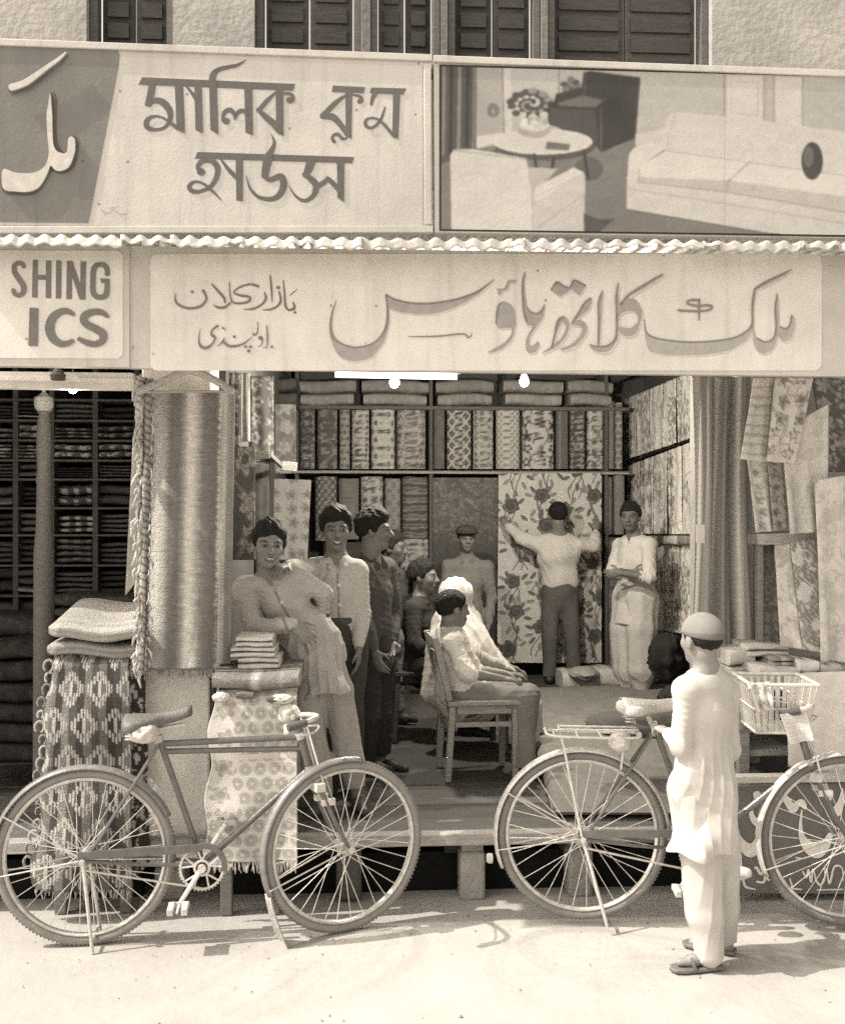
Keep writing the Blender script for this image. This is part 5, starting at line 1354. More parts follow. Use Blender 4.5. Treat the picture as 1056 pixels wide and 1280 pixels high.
mb.add(np.concatenate([lo_, hi_]), [(0, 3, 7, 4), (3, 2, 6, 7), (2, 1, 5, 6), (1, 0, 4, 5)], .2); mb.build('side', M_CLOTH, mp_, smooth=False, fixn=True)
# flowered bundle and dark bundles on the floor
p_, q_ = C(702, 862, 8.7), C(775, 836, 8.7)
folded(p_[0], q_[0], p_[2], q_[2] - .01, p_[1] - .05, p_[1] + .3, pat_roses(5), 'rolled end of rose printed cloth lying on the floor by the back wall', 'cloth', layers=1, seed=4, name='cloth_roll')
blob_cloth('crumpled_cloth', C(728, 842, 8.65), .12, .12, .06, .42, 'crumpled pale cloth on top of the rose printed roll', 'cloth', seed=41)
blob_cloth('cloth_bundle', C(836, 822, 7.2), .12, .14, .17, .035, 'black crumpled bundle on the floor between the folded-arms man and the boy', 'bundle', seed=44, amp=.4, fr=1.6, mat_=M_RUG)
blob_cloth('cloth_bundle', C(846, 872, 6.9), .12, .14, .08, .06, 'dark grey crumpled bundle lying in front of the black bundle', 'bundle', seed=42, amp=.4, fr=1.8, mat_=M_RUG)
blob_cloth('cloth_bundle', C(800, 905, 5.4), .26, .16, .07, .13, 'low dark heap of cloth behind the right bicycle saddle', 'bundle', seed=43)
# ================================================================== bicycles
M_BRIGHT = mat('bright_metal', None, 0.35, 0.25, 40, 0.1, 90, metal=0.25, spec=0.6, dirt=0.2)
def bike_wheel(root, c, steer=0.0, n=32, guard=True, rear=False, R=.345, tyre=.36, seed=0):
    """c is the hub centre in world space; the wheel's plane is the root's own X-Z plane, turned by 'steer'"""
    Ro = np.array(Matrix.Rotation(root['heading'] + steer, 3, 'Z'))
    ax = Ro @ np.array([0, 1.0, 0]); X = Ro @ np.array([1.0, 0, 0])
    w = bpy.data.objects.new('wheel', None); COL.objects.link(w); w.parent = root; w.location = c - np.array(root.location)
    m = MB(); m.ring(c, R - .006, .0185, ax, 72, 10, tyre, x=X)
    for a in np.arange(0, 2 * math.pi, 2 * math.pi / 130):
        d = math.cos(a) * X + math.sin(a) * UP
        m.obox(c + d * (R + .0100), (.004, .013, .0025), tyre * .8, np.stack([np.cross(ax, d), ax, d], 1))
    m.build('tyre', M_RUBBER, w)
    m = MB(); m.ring(c, R - .030, .009, ax, 72, 8, .62, x=X, w=.015); m.build('rim', M_BRIGHT, w)
    m = MB(); hw = .036 if not rear else .042
    m.lathe([(.012, -hw - .02), (.014, -hw), (.03, -hw), (.03, -hw + .006), (.016, -hw + .012), (.013, 0), (.016, hw - .012), (.03, hw - .006), (.03, hw), (.014, hw), (.012, hw + .02)], c, ax, 16, .5)
    m.lathe([(.006, -hw - .045), (.006, hw + .045)], c, ax, 8, .6)
    for s in (-1, 1):
        m.lathe([(.013, s * (hw + .03)), (.013, s * (hw + .04))], c, ax, 6, .65)
    m.build('hub', M_BRIGHT, w)
    m = MB(); rg = np.random.default_rng(seed)
    a0 = rg.uniform(0, 1)
    for i in range(n):
        s = 1 if i % 2 else -1
        ar = a0 + i * 2 * math.pi / n
        ah = ar + (1.15 if (i // 2) % 2 else -1.15)
        h = c + .027 * (math.cos(ah) * X + math.sin(ah) * UP) + ax * s * hw * .93
        e = c + (R - .038) * (math.cos(ar) * X + math.sin(ar) * UP) + ax * s * .004
        m.tube([h, e], .0017, 5, .80)
    m.build('spokes', M_BRIGHT, w)
    return w
def arc_guard(mb, c, X, ax, R, a0, a1, w=.034, tone=.3, n=40):
    """mudguard: curved gutter section swept along the wheel"""
    A = np.linspace(math.radians(a0), math.radians(a1), n); rows = []
    for a in A:
        d = math.cos(a) * X + math.sin(a) * UP; row = []
        for q in np.linspace(-1, 1, 7):
            row.append(c + d * (R - .016 * q * q) + ax * w * q)
        rows.append(row)
    mb.grid(np.array(rows), tone)

def bicycle(label, p_rear, p_front, k=1.0, enamel=.13, tyre=.36, guard=.3, carrier=False, steer=0.0, flap=False, saddle=.3, second=False):
    """roadster with rod brakes, double top tube if not second; p_rear and p_front are the ground contacts of the wheels"""
    p_rear, p_front = np.asarray(p_rear, float), np.asarray(p_front, float)
    h = math.atan2(p_front[1] - p_rear[1], p_front[0] - p_rear[0])
    root = thing('bicycle', p_rear, label, 'bicycle', 'bicycles parked before the shop')
    root['heading'] = h
    Ro = np.array(Matrix.Rotation(h, 3, 'Z'))
    wb = np.linalg.norm((p_front - p_rear)[:2])
    def L(x, y, z):                                     # local -> world
        return p_rear + Ro @ np.array([x, y, z]) * k
    X = Ro @ np.array([1.0, 0, 0]); ax = Ro @ np.array([0, 1.0, 0])
    wl_ = wb / k; R = .355
    rh, fh = L(0, 0, R + .008), L(wl_, 0, R + .008)
    bb = (.50 * wl_ / 1.1 - .01, .315); st = (.305 * wl_ / 1.1, .845); ht = (.885 * wl_ / 1.1, .90); hb = (.955 * wl_ / 1.1, .675)
    bike_wheel(root, rh, 0, rear=True, R=R * k, tyre=tyre, seed=2 if second else 1)
    bike_wheel(root, fh, steer, R=R * k, tyre=tyre, seed=4 if second else 3)
    f = MB(); T = .0132 * k
    def tb(m, a, b, r=T, tone=enamel, y=0, y2=None, n=10):
        m.tube([L(a[0], y, a[1]), L(b[0], y if y2 is None else y2, b[1])], r, n, tone)
    def lerp(a, b, t): return (a[0] + (b[0] - a[0]) * t, a[1] + (b[1] - a[1]) * t)
    tb(f, bb, st); tb(f, lerp(hb, ht, .12), bb, T * 1.08)
    tb(f, (st[0] + .004, st[1] - .02), lerp(hb, ht, .72))
    if not second: tb(f, lerp(bb, st, .90), lerp(hb, ht, .50), T * .9)
    f.tube([L(ht[0] - .004, 0, ht[1] + .015), L(hb[0] + .004, 0, hb[1] - .015)], T * 1.25, 12, enamel)
    for s in (-1, 1):
        f.tube([L(st[0], s * .018, st[1] - .02), L(.05, s * .05, R + .07), L(0, s * .058, R + .008)], T * .55, 8, enamel)
        f.tube([L(bb[0], s * .03, bb[1]), L(.22, s * .045, R - .02), L(0, s * .058, R + .008)], T * .62, 8, enamel)
    f.lathe([(.024 * k, -.038 * k), (.024 * k, .038 * k)], L(bb[0], 0, bb[1]), ax, 14, enamel)
    fr = f.build('frame', M_ENAMEL, root)
    for (a, t) in ((st, 1.35), (lerp(hb, ht, .74), 1.5), (lerp(hb, ht, .10), 1.5)):
        m = MB(); d = nrm(L(ht[0], 0, ht[1]) - L(hb[0], 0, hb[1])); m.lathe([(T * t, -.014), (T * t, .014)], L(a[0], 0, a[1]), d, 12, .5); m.build('lug', M_BRIGHT, fr)
    # fork, turned with the wheel
    Rs = np.array(Matrix.Rotation(h + steer, 3, 'Z'))
    def LF(x, y, z):                                    # around the steering axis
        q = np.array([x - wl_, y, 0]); return fh + Rs @ (q * k) + UP * (z - R - .008) * k
    fx = hb[0]
    m = MB()
    for s in (-1, 1):
        m.tube(catmull([LF(fx + .01, s * .045, hb[1] - .04), LF(lerp((fx, 0), (wl_, 0), .5)[0], s * .052, (hb[1] + R) / 2 - .02), LF(wl_ - .035, s * .052, R + .07), LF(wl_, s * .052, R + .008)], 6), [T * .85] * 12 + [T * .75] * 4 + [T * .55] * 3, 8, enamel)
    m.obox(LF(fx + .008, 0, hb[1] - .035), (.022 * k, .06 * k, .018 * k), .55, Rs)
    m.build('fork', M_ENAMEL, root, bevel=.003)
    # mudguards and stays
    m = MB(); arc_guard(m, rh, X, ax, (R + .03) * k, (25 if not second else 5), (188 if not second else 203), .030 * k, guard)
    g = m.build('mudguard', M_ENAMEL if not second else M_BRIGHT, root, solid=.0015)
    m = MB()
    for s in (-1, 1):
        for a in (150, 190):
            q = math.radians(a)
            m.tube([rh + ax * s * .05 * k, rh + (math.cos(q) * X + math.sin(q) * UP) * (R + .02) * k + ax * s * .03 * k], .0032, 6, .6)
    m.build('stay', M_BRIGHT, g)
    Xs, axs = Rs @ np.array([1.0, 0, 0]), Rs @ np.array([0, 1.0, 0])
    m = MB(); arc_guard(m, fh, Xs, axs, (R + .03) * k, 78, 205, .030 * k, guard)
    g = m.build('mudguard', M_ENAMEL, root, solid=.0015)
    m = MB()
    for s in (-1, 1):
        q = math.radians(200); m.tube([fh + axs * s * .05 * k, fh + (math.cos(q) * Xs + math.sin(q) * UP) * (R + .02) * k + axs * s * .03 * k], .0032, 6, .6)
    m.build('stay', M_BRIGHT, g)
    if flap:
        q0, q1 = math.radians(204), math.radians(208)
        top = fh + (math.cos(q0) * Xs + math.sin(q0) * UP) * (R + .03) * k; bot = top + np.array([0, 0, -.23]) + Xs * .075
        mid = (top + bot) / 2 - Xs * .015
        rows = []
        for t in np.linspace(0, 1, 8):
            p = top * (1 - t) ** 2 + 2 * mid * t * (1 - t) + bot * t * t; w = .030 + .030 * t
            rows.append([p + axs * w * q + Xs * (.012 * (1 - q * q)) for q in np.linspace(-1, 1, 7)])
        m = MB(); m.grid(np.array(rows), .42); m.build('mud_flap', M_LEATHER, root, solid=.004)
    # handlebar, stem, rods, lamp bracket
    m = MB(); hx, hz = ht[0] - .012, ht[1] + (.03 if not second else .045)
    def LH(x, y, z):
        return L(hx, 0, 0) + (Rs @ np.array([x - hx, y, 0])) * k + UP * z * k
    m.tube([LH(ht[0] - .004, 0, ht[1]), LH(hx, 0, hz)], .011 * k, 10, .6)
    for s in (-1, 1):
        m.tube(catmull([LH(hx + .03, 0, hz), LH(hx + .045, s * .10, hz + .015), LH(hx + .02, s * .22, hz + .03), LH(hx - .04, s * .255, hz + .02), LH(hx - .11, s * .258, hz + .005)], 6), .011 * k, 10, .62)
        m.tube(catmull([LH(hx + .06, s * .03, hz - .045), LH(hx + .07, s * .12, hz - .03), LH(hx + .0, s * .24, hz - .03), LH(hx - .07, s * .245, hz - .035)], 5), .0045 * k, 6, .6)
    m.tube([LH(hx + .055, .02, hz - .04), LF(fx + .035, .03, hb[1] - .04)], .005 * k, 6, .62)
    m.tube([LH(hx + .055, -.02, hz - .04), LF(fx + .035, -.03, hb[1] - .04)], .005 * k, 6, .62)
    hbar = m.build('handlebar', M_BRIGHT, root)
    for s in (-1, 1):
        m = MB(); m.tube([LH(hx - .04, s * .256, hz + .018), LH(hx - .12, s * .259, hz + .003)], .016 * k, 10, .10); m.build('grip', M_RUBBER, hbar)
    m = MB(); m.obox(LF(fx + .045, -.045, hb[1] - .1), (.03, .012, .014), .6, Rs); m.obox(LF(fx + .05, .045, hb[1] - .1), (.03, .012, .014), .6, Rs)
    m.tube([LF(fx + .045, -.05, hb[1] - .09), LF(fx + .045, .05, hb[1] - .09)], .006, 6, .6); m.build('brake', M_BRIGHT, root, bevel=.003)
    # saddle: long leather nose, wide rear, coil springs
    sx, sz = st[0] - .015, st[1] + (.082 if not second else .095)
    rows = []
    for t in np.linspace(0, 1, 15):
        x = -.125 + .275 * t
        wv = .088 * (1 - sstep(.15, .62, t)) + .022
        if t < .08: wv *= .75 + 3 * t
        if t > .94: wv *= .7
        rise = .02 * (1 - t) ** 2 + (.034 if not second else .012) * t + .022 * t ** 3
        row = [L(sx + x, -wv * 1.0, sz + rise - .055 + .015 * t), L(sx + x, -wv * .99, sz + rise - .025)]
        row += [L(sx + x, wv * q, sz + rise - .02 * q * q) for q in np.linspace(-.92, .92, 7)]
        row += [L(sx + x, wv * .99, sz + rise - .025), L(sx + x, wv, sz + rise - .055 + .015 * t)]
        rows.append(row)
    m = MB(); m.grid(np.array(rows), np.repeat(np.linspace(saddle, saddle * .8, 15), 11)); sa = m.build('saddle', M_LEATHER, root, smooth='all', solid=.004)
    m = MB(); m.tube([L(st[0], 0, st[1] - .02), L(st[0] - .03, 0, sz - .05)], .012 * k, 10, .62)
    m.tube([L(sx - .09, .02, sz - .05), L(sx + .12, .015, sz - .02)], .004, 6, .6); m.tube([L(sx - .09, -.02, sz - .05), L(sx + .12, -.015, sz - .02)], .004, 6, .6)
    m.build('seat_post', M_BRIGHT, root)
    for s in (-1, 1):
        m = MB(); t = np.linspace(0, 1, 60)
        m.tube(np.array([L(sx - .095 + .02 * math.cos(q * 31), s * .055 + .02 * math.sin(q * 31), sz - .075 + .065 * q) for q in t]), .0035, 6, .6); m.build('spring', M_BRIGHT, sa)
    # drive: chain guard, chainring, cranks, pedals
    cb_ = (bb[0], bb[1])
    m = MB()
    prof = [(-.02, R + .045), (.10, R + .05), (bb[0] - .02, bb[1] + .098)]
    prof += [(bb[0] + .105 * math.sin(a), bb[1] + .105 * math.cos(a)) for a in np.linspace(.15, 1.75, 8)]
    inner = [(x * 1.0, z - .032) if i < 3 else (bb[0] + .082 * math.sin(a), bb[1] + .082 * math.cos(a)) for i, ((x, z), a) in enumerate(zip(prof, [0, 0, 0] + list(np.linspace(.15, 1.75, 8))))]
    m.plate(prof + inner[::-1], lambda x, z, dd: L(x, -.052 - dd, z), .016, enamel); m.build('chain_guard', M_ENAMEL, root, bevel=.003)
    m = MB(); cc = L(bb[0], -.062, bb[1]); m.ring(cc, .088 * k, .005, ax, 40, 6, .66, x=X)
    m.ring(cc, .030 * k, .006, ax, 20, 6, .66, x=X)
    for i in range(40):
        a = i * 2 * math.pi / 40; d = math.cos(a) * X + math.sin(a) * UP; m.obox(cc + d * .0945 * k, (.0035, .002, .003), .5, np.stack([np.cross(ax, d), ax, d], 1))
    for i in range(5):
        a = i * 2 * math.pi / 5 + .3
        for da in (-.28, .28):
            m.tube([cc + .03 * k * (math.cos(a) * X + math.sin(a) * UP), cc + .088 * k * (math.cos(a + da) * X + math.sin(a + da) * UP)], .0042, 6, .7)
    m.build('chainring', M_BRIGHT, root)
    for z in (.085, -.085):
        m = MB()
        pts = [L(bb[0], -.062, bb[1] + z), L(0, -.062, R + .008 + z * .42)]
        n = 60
        for i in range(n):
            t = (i + .5) / n; m.obox(pts[0] * (1 - t) + pts[1] * t, (.0045, .003, .0035), .16, Ro)
        m.build('chain_run', M_STEEL, root, smooth=False)
    ca = math.radians(-123)
    for s, a in ((-1, ca), (1, ca + math.pi)):
        e = L(bb[0] + .165 * math.cos(a), s * .085, bb[1] + .165 * math.sin(a))
        m = MB(); m.tube([L(bb[0], s * .068, bb[1]), e], [.011, .009], 8, .7); m.lathe([(.017, -.01), (.017, .01)], L(bb[0], s * .07, bb[1]), ax, 12, .66)
        cr_ = m.build('crank', M_BRIGHT, root)
        m = MB(); pc = e + ax * s * .055
        for q in (-1, 1):
            m.obox(pc + X * q * .028 + UP * .002, (.012, .046, .013), .55 if s < 0 else .3, Ro)
        m.tube([e, e + ax * s * .10], .006, 8, .6)
        m.obox(pc - ax * s * .047, (.042, .003, .012), .6, Ro)
        m.build('pedal', M_RUBBER, cr_, bevel=.005)
    # stand and carrier
    m = MB()
    for s in (-1, 1):
        m.tube([rh + ax * s * .062 * k, rh + ax * s * .10 * k + X * (.045 if not second else .10) - UP * (R + .008) * k * 1.0], .0075, 8, .62)
    b0 = rh + X * (.038 if not second else .088) - UP * (R - .03) * k
    m.tube([b0 - ax * .1 * k, b0 + ax * .1 * k], .006, 8, .6)
    m.build('kickstand', M_BRIGHT, root)
    if carrier:
        m = MB(); z = .80; x0, x1 = -.16, .27
        for s in (-1, 1):
            m.tube(catmull([L(x1 - .02, s * .02, z + .01), L(x1 - .06, s * .055, z), L(x0 + .05, s * .06, z + .005), L(x0, s * .03, z + .02)], 5), .006, 8, .66)
            m.tube([L(-.09, s * .06, z), L(-.005, s * .066, R + .02)], .0055, 8, .66); m.tube([L(.18, s * .05, z), L(.165, s * .035, .66)], .005, 8, .66)
        for x in (-.12, -.02, .08, .18): m.tube([L(x, -.06, z), L(x, .06, z)], .005, 8, .66)
        m.tube([L(x0, -.03, z + .02), L(x0, .03, z + .02)], .006, 8, .66)
        ca_ = m.build('carrier', M_BRIGHT, root)
        m = MB()
        for s in (-1, 1): m.tube([L(x1 - .03, s * .03, z + .03), L(x0 + .06, s * .04, z + .03)], .0045, 8, .7)
        m.tube([L(x0 + .06, -.04, z + .03), L(x0 + .06, .04, z + .03)], .0045, 8, .7); m.tube([L(x1 - .03, -.05, z + .015), L(x1 - .03, .05, z + .015)], .012, 8, .5)
        m.build('spring_clip', M_BRIGHT, ca_)
        q = math.radians(196); c = rh + (math.cos(q) * X + math.sin(q) * UP) * (R + .045) * k
        m = MB(); m.lathe([(.005, 0), (.02, .003), (.022, .02), (.016, .03)], c, -X, 14, .5); m.build('reflector', M_RUBBER, root)
    del root['heading']
    return root, L, LH, rh, fh
B1, L1, LH1, rh1, fh1 = bicycle('dark bicycle with double top tube and mud flap parked before the white pillar',
                G(107, 1180), G(431, 1163), k=.985, steer=.36, enamel=.12, tyre=.26, guard=.20, flap=True, saddle=.16)
B2, L2, LH2, rh2, fh2 = bicycle('bicycle with bright rear mudguard and luggage carrier behind the boy in white',
                C(727, 1148, 4.47), C(1058, 1148, 4.40), k=.985, enamel=.12, tyre=.20, guard=.58, carrier=True, saddle=.55, second=True)
# basket of flat bands on the right bicycle's handlebar
bk = bpy.data.objects.new('basket', None); COL.objects.link(bk); bk.parent = B2; bk.location = (0, 0, 0)
h2 = np.array(nrm(LH2(1, 0, 0) - LH2(0, 0, 0))); s2 = np.array(nrm(LH2(0, 1, 0) - LH2(0, 0, 0)))
o2 = C(938, 856, 4.20); o2 = o2 + s2 * .0
def BK(u, v, w): return o2 + h2 * (u * .27) + s2 * (v * .30) + UP * (-w * .20) + h2 * (w * (.5 - u) * .06) + s2 * (w * (.5 - v) * .06)
mb = MB()
for w, r in ((0, .008), (.5, .005), (1, .006)):
    for a, b in (((0, 0), (1, 0)), ((1, 0), (1, 1)), ((1, 1), (0, 1)), ((0, 1), (0, 0))): mb.tube([BK(*a, w), BK(*b, w)], r, 8, .68)
mb.build('wire_frame', M_BRIGHT, bk)
mb = MB()
for u in np.linspace(.06, .94, 9):
    mb.bar(BK(u, 0, 0), BK(u, 0, 1), .014, .003, .62, side=h2); mb.bar(BK(u, 1, 0), BK(u, 1, 1), .014, .003, .6, side=h2)
for v in np.linspace(.06, .94, 9):
    mb.bar(BK(0, v, 0), BK(0, v, 1), .014, .003, .62, side=s2); mb.bar(BK(1, v, 0), BK(1, v, 1), .014, .003, .62, side=s2)
    mb.bar(BK(0, v, 1), BK(1, v, 1), .012, .003, .5, side=s2)
mb.build('bands', M_BRIGHT, bk)
blob_cloth('saddle_cloth', C(180, 915, 4.27), .055, .09, .045, .62, 'crumpled white cloth wrapped over the back of the left bicycle saddle', 'cloth', seed=4)
blob_cloth('saddle_cloth', C(784, 884, 4.45), .050, .07, .030, .60, 'pale cloth tied over the back of the right bicycle saddle', 'cloth', seed=6)
blob_cloth('wrapped_bundle', C(775, 928, 4.44), .05, .06, .042, .5, 'small knotted pale bundle tied at the front of the bicycle carrier', 'bundle', seed=9)
# ================================================================== people: smooth bodies from a distance field, meshed by surface nets
class Field:
    def __init__(self, lo, hi, h):
        self.lo = np.asarray(lo, float); self.h = h
        self.n = np.ceil((np.asarray(hi, float) - self.lo) / h).astype(int) + 1
        self.ax = [self.lo[i] + np.arange(self.n[i]) * h for i in range(3)]
        self.F = np.full(self.n, .2, np.float32)
    def _apply(self, lo, hi, k, fn, op='add'):
        m = k + 3 * self.h
        sl = []
        for i in range(3):
            a = int(max(0, math.floor((lo[i] - m - self.lo[i]) / self.h))); b = int(min(self.n[i], math.ceil((hi[i] + m - self.lo[i]) / self.h) + 1))
            if a >= b: return
            sl.append(slice(a, b))
        X = self.ax[0][sl[0]][:, None, None]; Y = self.ax[1][sl[1]][None, :, None]; Z = self.ax[2][sl[2]][None, None, :]
        d = fn(X, Y, Z); A = self.F[tuple(sl)]
        if op == 'add':
            if k > 0:
                hh = np.clip(.5 + .5 * (A - d) / k, 0, 1); A[...] = A + (d - A) * hh - k * hh * (1 - hh)
            else: A[...] = np.minimum(A, d)
        else:
            d = -d
            if k > 0:
                hh = np.clip(.5 - .5 * (A - d) / k, 0, 1); A[...] = A + (d - A) * hh + k * hh * (1 - hh)
            else: A[...] = np.maximum(A, d)
    def cone(self, a, b, ra, rb, k=.02, op='add'):
        a, b = np.asarray(a, float), np.asarray(b, float); ba = b - a; L2 = max(ba @ ba, 1e-9); r = max(ra, rb)
        def fn(X, Y, Z):
            t = np.clip(((X - a[0]) * ba[0] + (Y - a[1]) * ba[1] + (Z - a[2]) * ba[2]) / L2, 0, 1)
            return np.sqrt((X - a[0] - t * ba[0]) ** 2 + (Y - a[1] - t * ba[1]) ** 2 + (Z - a[2] - t * ba[2]) ** 2) - (ra + t * (rb - ra))
        self._apply(np.minimum(a, b) - r, np.maximum(a, b) + r, k, fn, op)
    def ell(self, c, r, R=None, k=.02, op='add'):
        c = np.asarray(c, float); R = np.eye(3) if R is None else R; m = max(r)
        def fn(X, Y, Z):
            x, y, z = X - c[0], Y - c[1], Z - c[2]
            q = [(R[0, i] * x + R[1, i] * y + R[2, i] * z) / r[i] for i in range(3)]
            k0 = np.sqrt(q[0] ** 2 + q[1] ** 2 + q[2] ** 2); k1 = np.sqrt((q[0] / r[0]) ** 2 + (q[1] / r[1]) ** 2 + (q[2] / r[2]) ** 2) + 1e-9
            return k0 * (k0 - 1) / k1
        self._apply(c - m, c + m, k, fn, op)
    def loft(self, pts, rx, ry, xd, k=.02):
        pts = [np.asarray(p, float) for p in pts]; xd = nrm(xd)
        for i in range(len(pts) - 1):
            a, b = pts[i], pts[i + 1]; ba = b - a; L2 = ba @ ba; m = max(rx[i], rx[i + 1], ry[i], ry[i + 1])
            def fn(X, Y, Z, a=a, ba=ba, L2=L2, i=i):
                t = np.clip(((X - a[0]) * ba[0] + (Y - a[1]) * ba[1] + (Z - a[2]) * ba[2]) / L2, 0, 1)
                qx, qy, qz = X - a[0] - t * ba[0], Y - a[1] - t * ba[1], Z - a[2] - t * ba[2]
                a1 = qx * xd[0] + qy * xd[1] + qz * xd[2]; a2 = np.maximum(qx ** 2 + qy ** 2 + qz ** 2 - a1 ** 2, 0)
                RX = rx[i] + t * (rx[i + 1] - rx[i]); RY = ry[i] + t * (ry[i + 1] - ry[i])
                return (np.sqrt((a1 / RX) ** 2 + a2 / RY ** 2) - 1) * np.minimum(RX, RY)
            self._apply(np.minimum(a, b) - m, np.maximum(a, b) + m, k, fn)
    def below(self, n, c):                                # keep only dot(p - c, n) < 0
        n = nrm(n)
        d = (self.ax[0][:, None, None] - c[0]) * n[0] + (self.ax[1][None, :, None] - c[1]) * n[1] + (self.ax[2][None, None, :] - c[2]) * n[2]
        self.F = np.maximum(self.F, d)
    def folds(self, amp, kx, kz, ph=0.0, lo=None, hi=None):
        X = self.ax[0][:, None, None]; Y = self.ax[1][None, :, None]; Z = self.ax[2][None, None, :]
        w = np.sin(X * kx + 1.7 * np.sin(Z * kz + ph) + ph) * np.cos(Y * kx * .9 + 1.3 * np.sin(Z * kz * 1.3 + 2 * ph)) + .6 * np.sin((X + Y) * kx * .55 + Z * kz * 2.2 + ph * 3) + .5 * np.sin((X - Y) * kx * .4 - Z * kz * 3.1 + ph)
        g = 1.0
        if lo is not None: g = sstep(lo, hi, Z)
        self.F = self.F + (amp * g) * w
    def mesh(self):
        F = self.F.copy(); F[0] = F[-1] = .1; F[:, 0] = F[:, -1] = .1; F[:, :, 0] = F[:, :, -1] = .1
        S = F < 0
        nx, ny, nz = F.shape
        cnt = np.zeros((nx - 1, ny - 1, nz - 1), np.int8)
        for i in (0, 1):
            for j in (0, 1):
                for k in (0, 1): cnt += S[i:nx - 1 + i, j:ny - 1 + j, k:nz - 1 + k]
        act = np.argwhere((cnt > 0) & (cnt < 8))
        idx = np.full(cnt.shape, -1, np.int64); idx[act[:, 0], act[:, 1], act[:, 2]] = np.arange(len(act))
        sm = np.zeros((len(act), 3)); c = np.zeros(len(act))
        cor = [(i, j, k) for i in (0, 1) for j in (0, 1) for k in (0, 1)]
        val = {q: F[act[:, 0] + q[0], act[:, 1] + q[1], act[:, 2] + q[2]] for q in cor}
        for a in cor:
            for ax in range(3):
                if a[ax] == 0:
                    b = list(a); b[ax] = 1; b = tuple(b); va, vb = val[a], val[b]; m = (va < 0) != (vb < 0)
                    t = np.where(m, va / (va - vb + 1e-12), 0)
                    p = np.tile(np.array(a, float), (len(act), 1)); p[:, ax] += t
                    sm[m] += p[m]; c[m] += 1
        V = self.lo + (act + sm / np.maximum(c, 1)[:, None]) * self.h
        faces = []
        for ax in range(3):
            u, v = (ax + 1) % 3, (ax + 2) % 3
            s0 = [slice(None)] * 3; s1 = [slice(None)] * 3; s0[ax] = slice(0, -1); s1[ax] = slice(1, None)
            A, B = S[tuple(s0)], S[tuple(s1)]; e = np.argwhere(A != B)
            ok = (e[:, u] > 0) & (e[:, v] > 0) & (e[:, u] < F.shape[u] - 1) & (e[:, v] < F.shape[v] - 1); e = e[ok]
            fl = A[e[:, 0], e[:, 1], e[:, 2]]
            q = []
            for du, dv in ((-1, -1), (0, -1), (0, 0), (-1, 0)):
                g = e.copy(); g[:, u] += du; g[:, v] += dv; q.append(idx[g[:, 0], g[:, 1], g[:, 2]])
            q = np.stack(q, 1); q[~fl] = q[~fl][:, ::-1]; faces.append(q)
        Fq = np.concatenate(faces)
        # relax a little so the grid does not show
        for _ in range(2):
            acc = np.zeros_like(V); w = np.zeros(len(V))
            for i in range(4):
                np.add.at(acc, Fq[:, i], V[Fq[:, (i + 1) % 4]]); np.add.at(acc, Fq[:, i], V[Fq[:, i - 1]]); np.add.at(w, Fq[:, i], 2)
            V = V * .5 + .5 * acc / np.maximum(w, 1)[:, None]
        return V, Fq
def wrinkle(V, Fq, amp, ph=0.0, vert=0.0, zlo=None, zhi=None, joints=(), dg=.6):
    """creases of hanging cloth: ridged folds in a few directions that come and go, plus gathers at bent joints"""
    N_ = np.zeros_like(V)
    fn = np.cross(V[Fq[:, 2]] - V[Fq[:, 0]], V[Fq[:, 3]] - V[Fq[:, 1]])
    for i in range(4): np.add.at(N_, Fq[:, i], fn)
    N_ /= np.linalg.norm(N_, axis=1)[:, None] + 1e-12
    R_ = np.random.default_rng(int(abs(ph) * 1000) % 9999)
    def n3(k, n=5):
        out = 0
        for _ in range(n):
            d = R_.normal(size=3); d /= np.linalg.norm(d); out = out + np.sin(V @ d * k * R_.uniform(.7, 1.4) + R_.uniform(0, 6.3))
        return out / math.sqrt(n)
    D = np.zeros(len(V))
    for d, lam, w in (((.8, .2, .62), .085, 1.0), ((-.75, .3, .6), .10, .9), ((.25, .1, 1.0), .075, .6), ((.3, -.8, .5), .09, .8)):
        d = nrm(d); s_ = np.sin(V @ d * 2 * math.pi / (lam * 1.25) + 1.7 * n3(8) + R_.uniform(0, 6))
        r_ = (1 - np.abs(s_)) ** 1.6
        D += dg * w * (r_ - .35) * sstep(.1, 1.1, n3(9))
    if vert:
        g = 1.0 if zlo is None else 1 - sstep(zlo, zhi, V[:, 2])
        for d, lam in (((1, .35, .0), .085), ((.3, 1, 0), .095)):
            s_ = np.sin(V @ nrm(d) * 2 * math.pi / lam + 1.3 * np.sin(V[:, 2] * 5 + R_.uniform(0, 6)) + .6 * n3(5))
            D += vert * g * ((1 - np.abs(s_)) ** 1.4 - .4) * sstep(-.6, .6, n3(8))
    for (c, ax, r0) in joints:
        q = V - c; dd = np.linalg.norm(q, axis=1); t_ = q @ nrm(ax)
        D += .8 * ((1 - np.abs(np.sin(t_ * 2 * math.pi / .055 + 1.2 * n3(16)))) ** 1.5 - .35) * np.exp(-(dd / r0) ** 2)
    return V + N_ * (amp * D)[:, None]
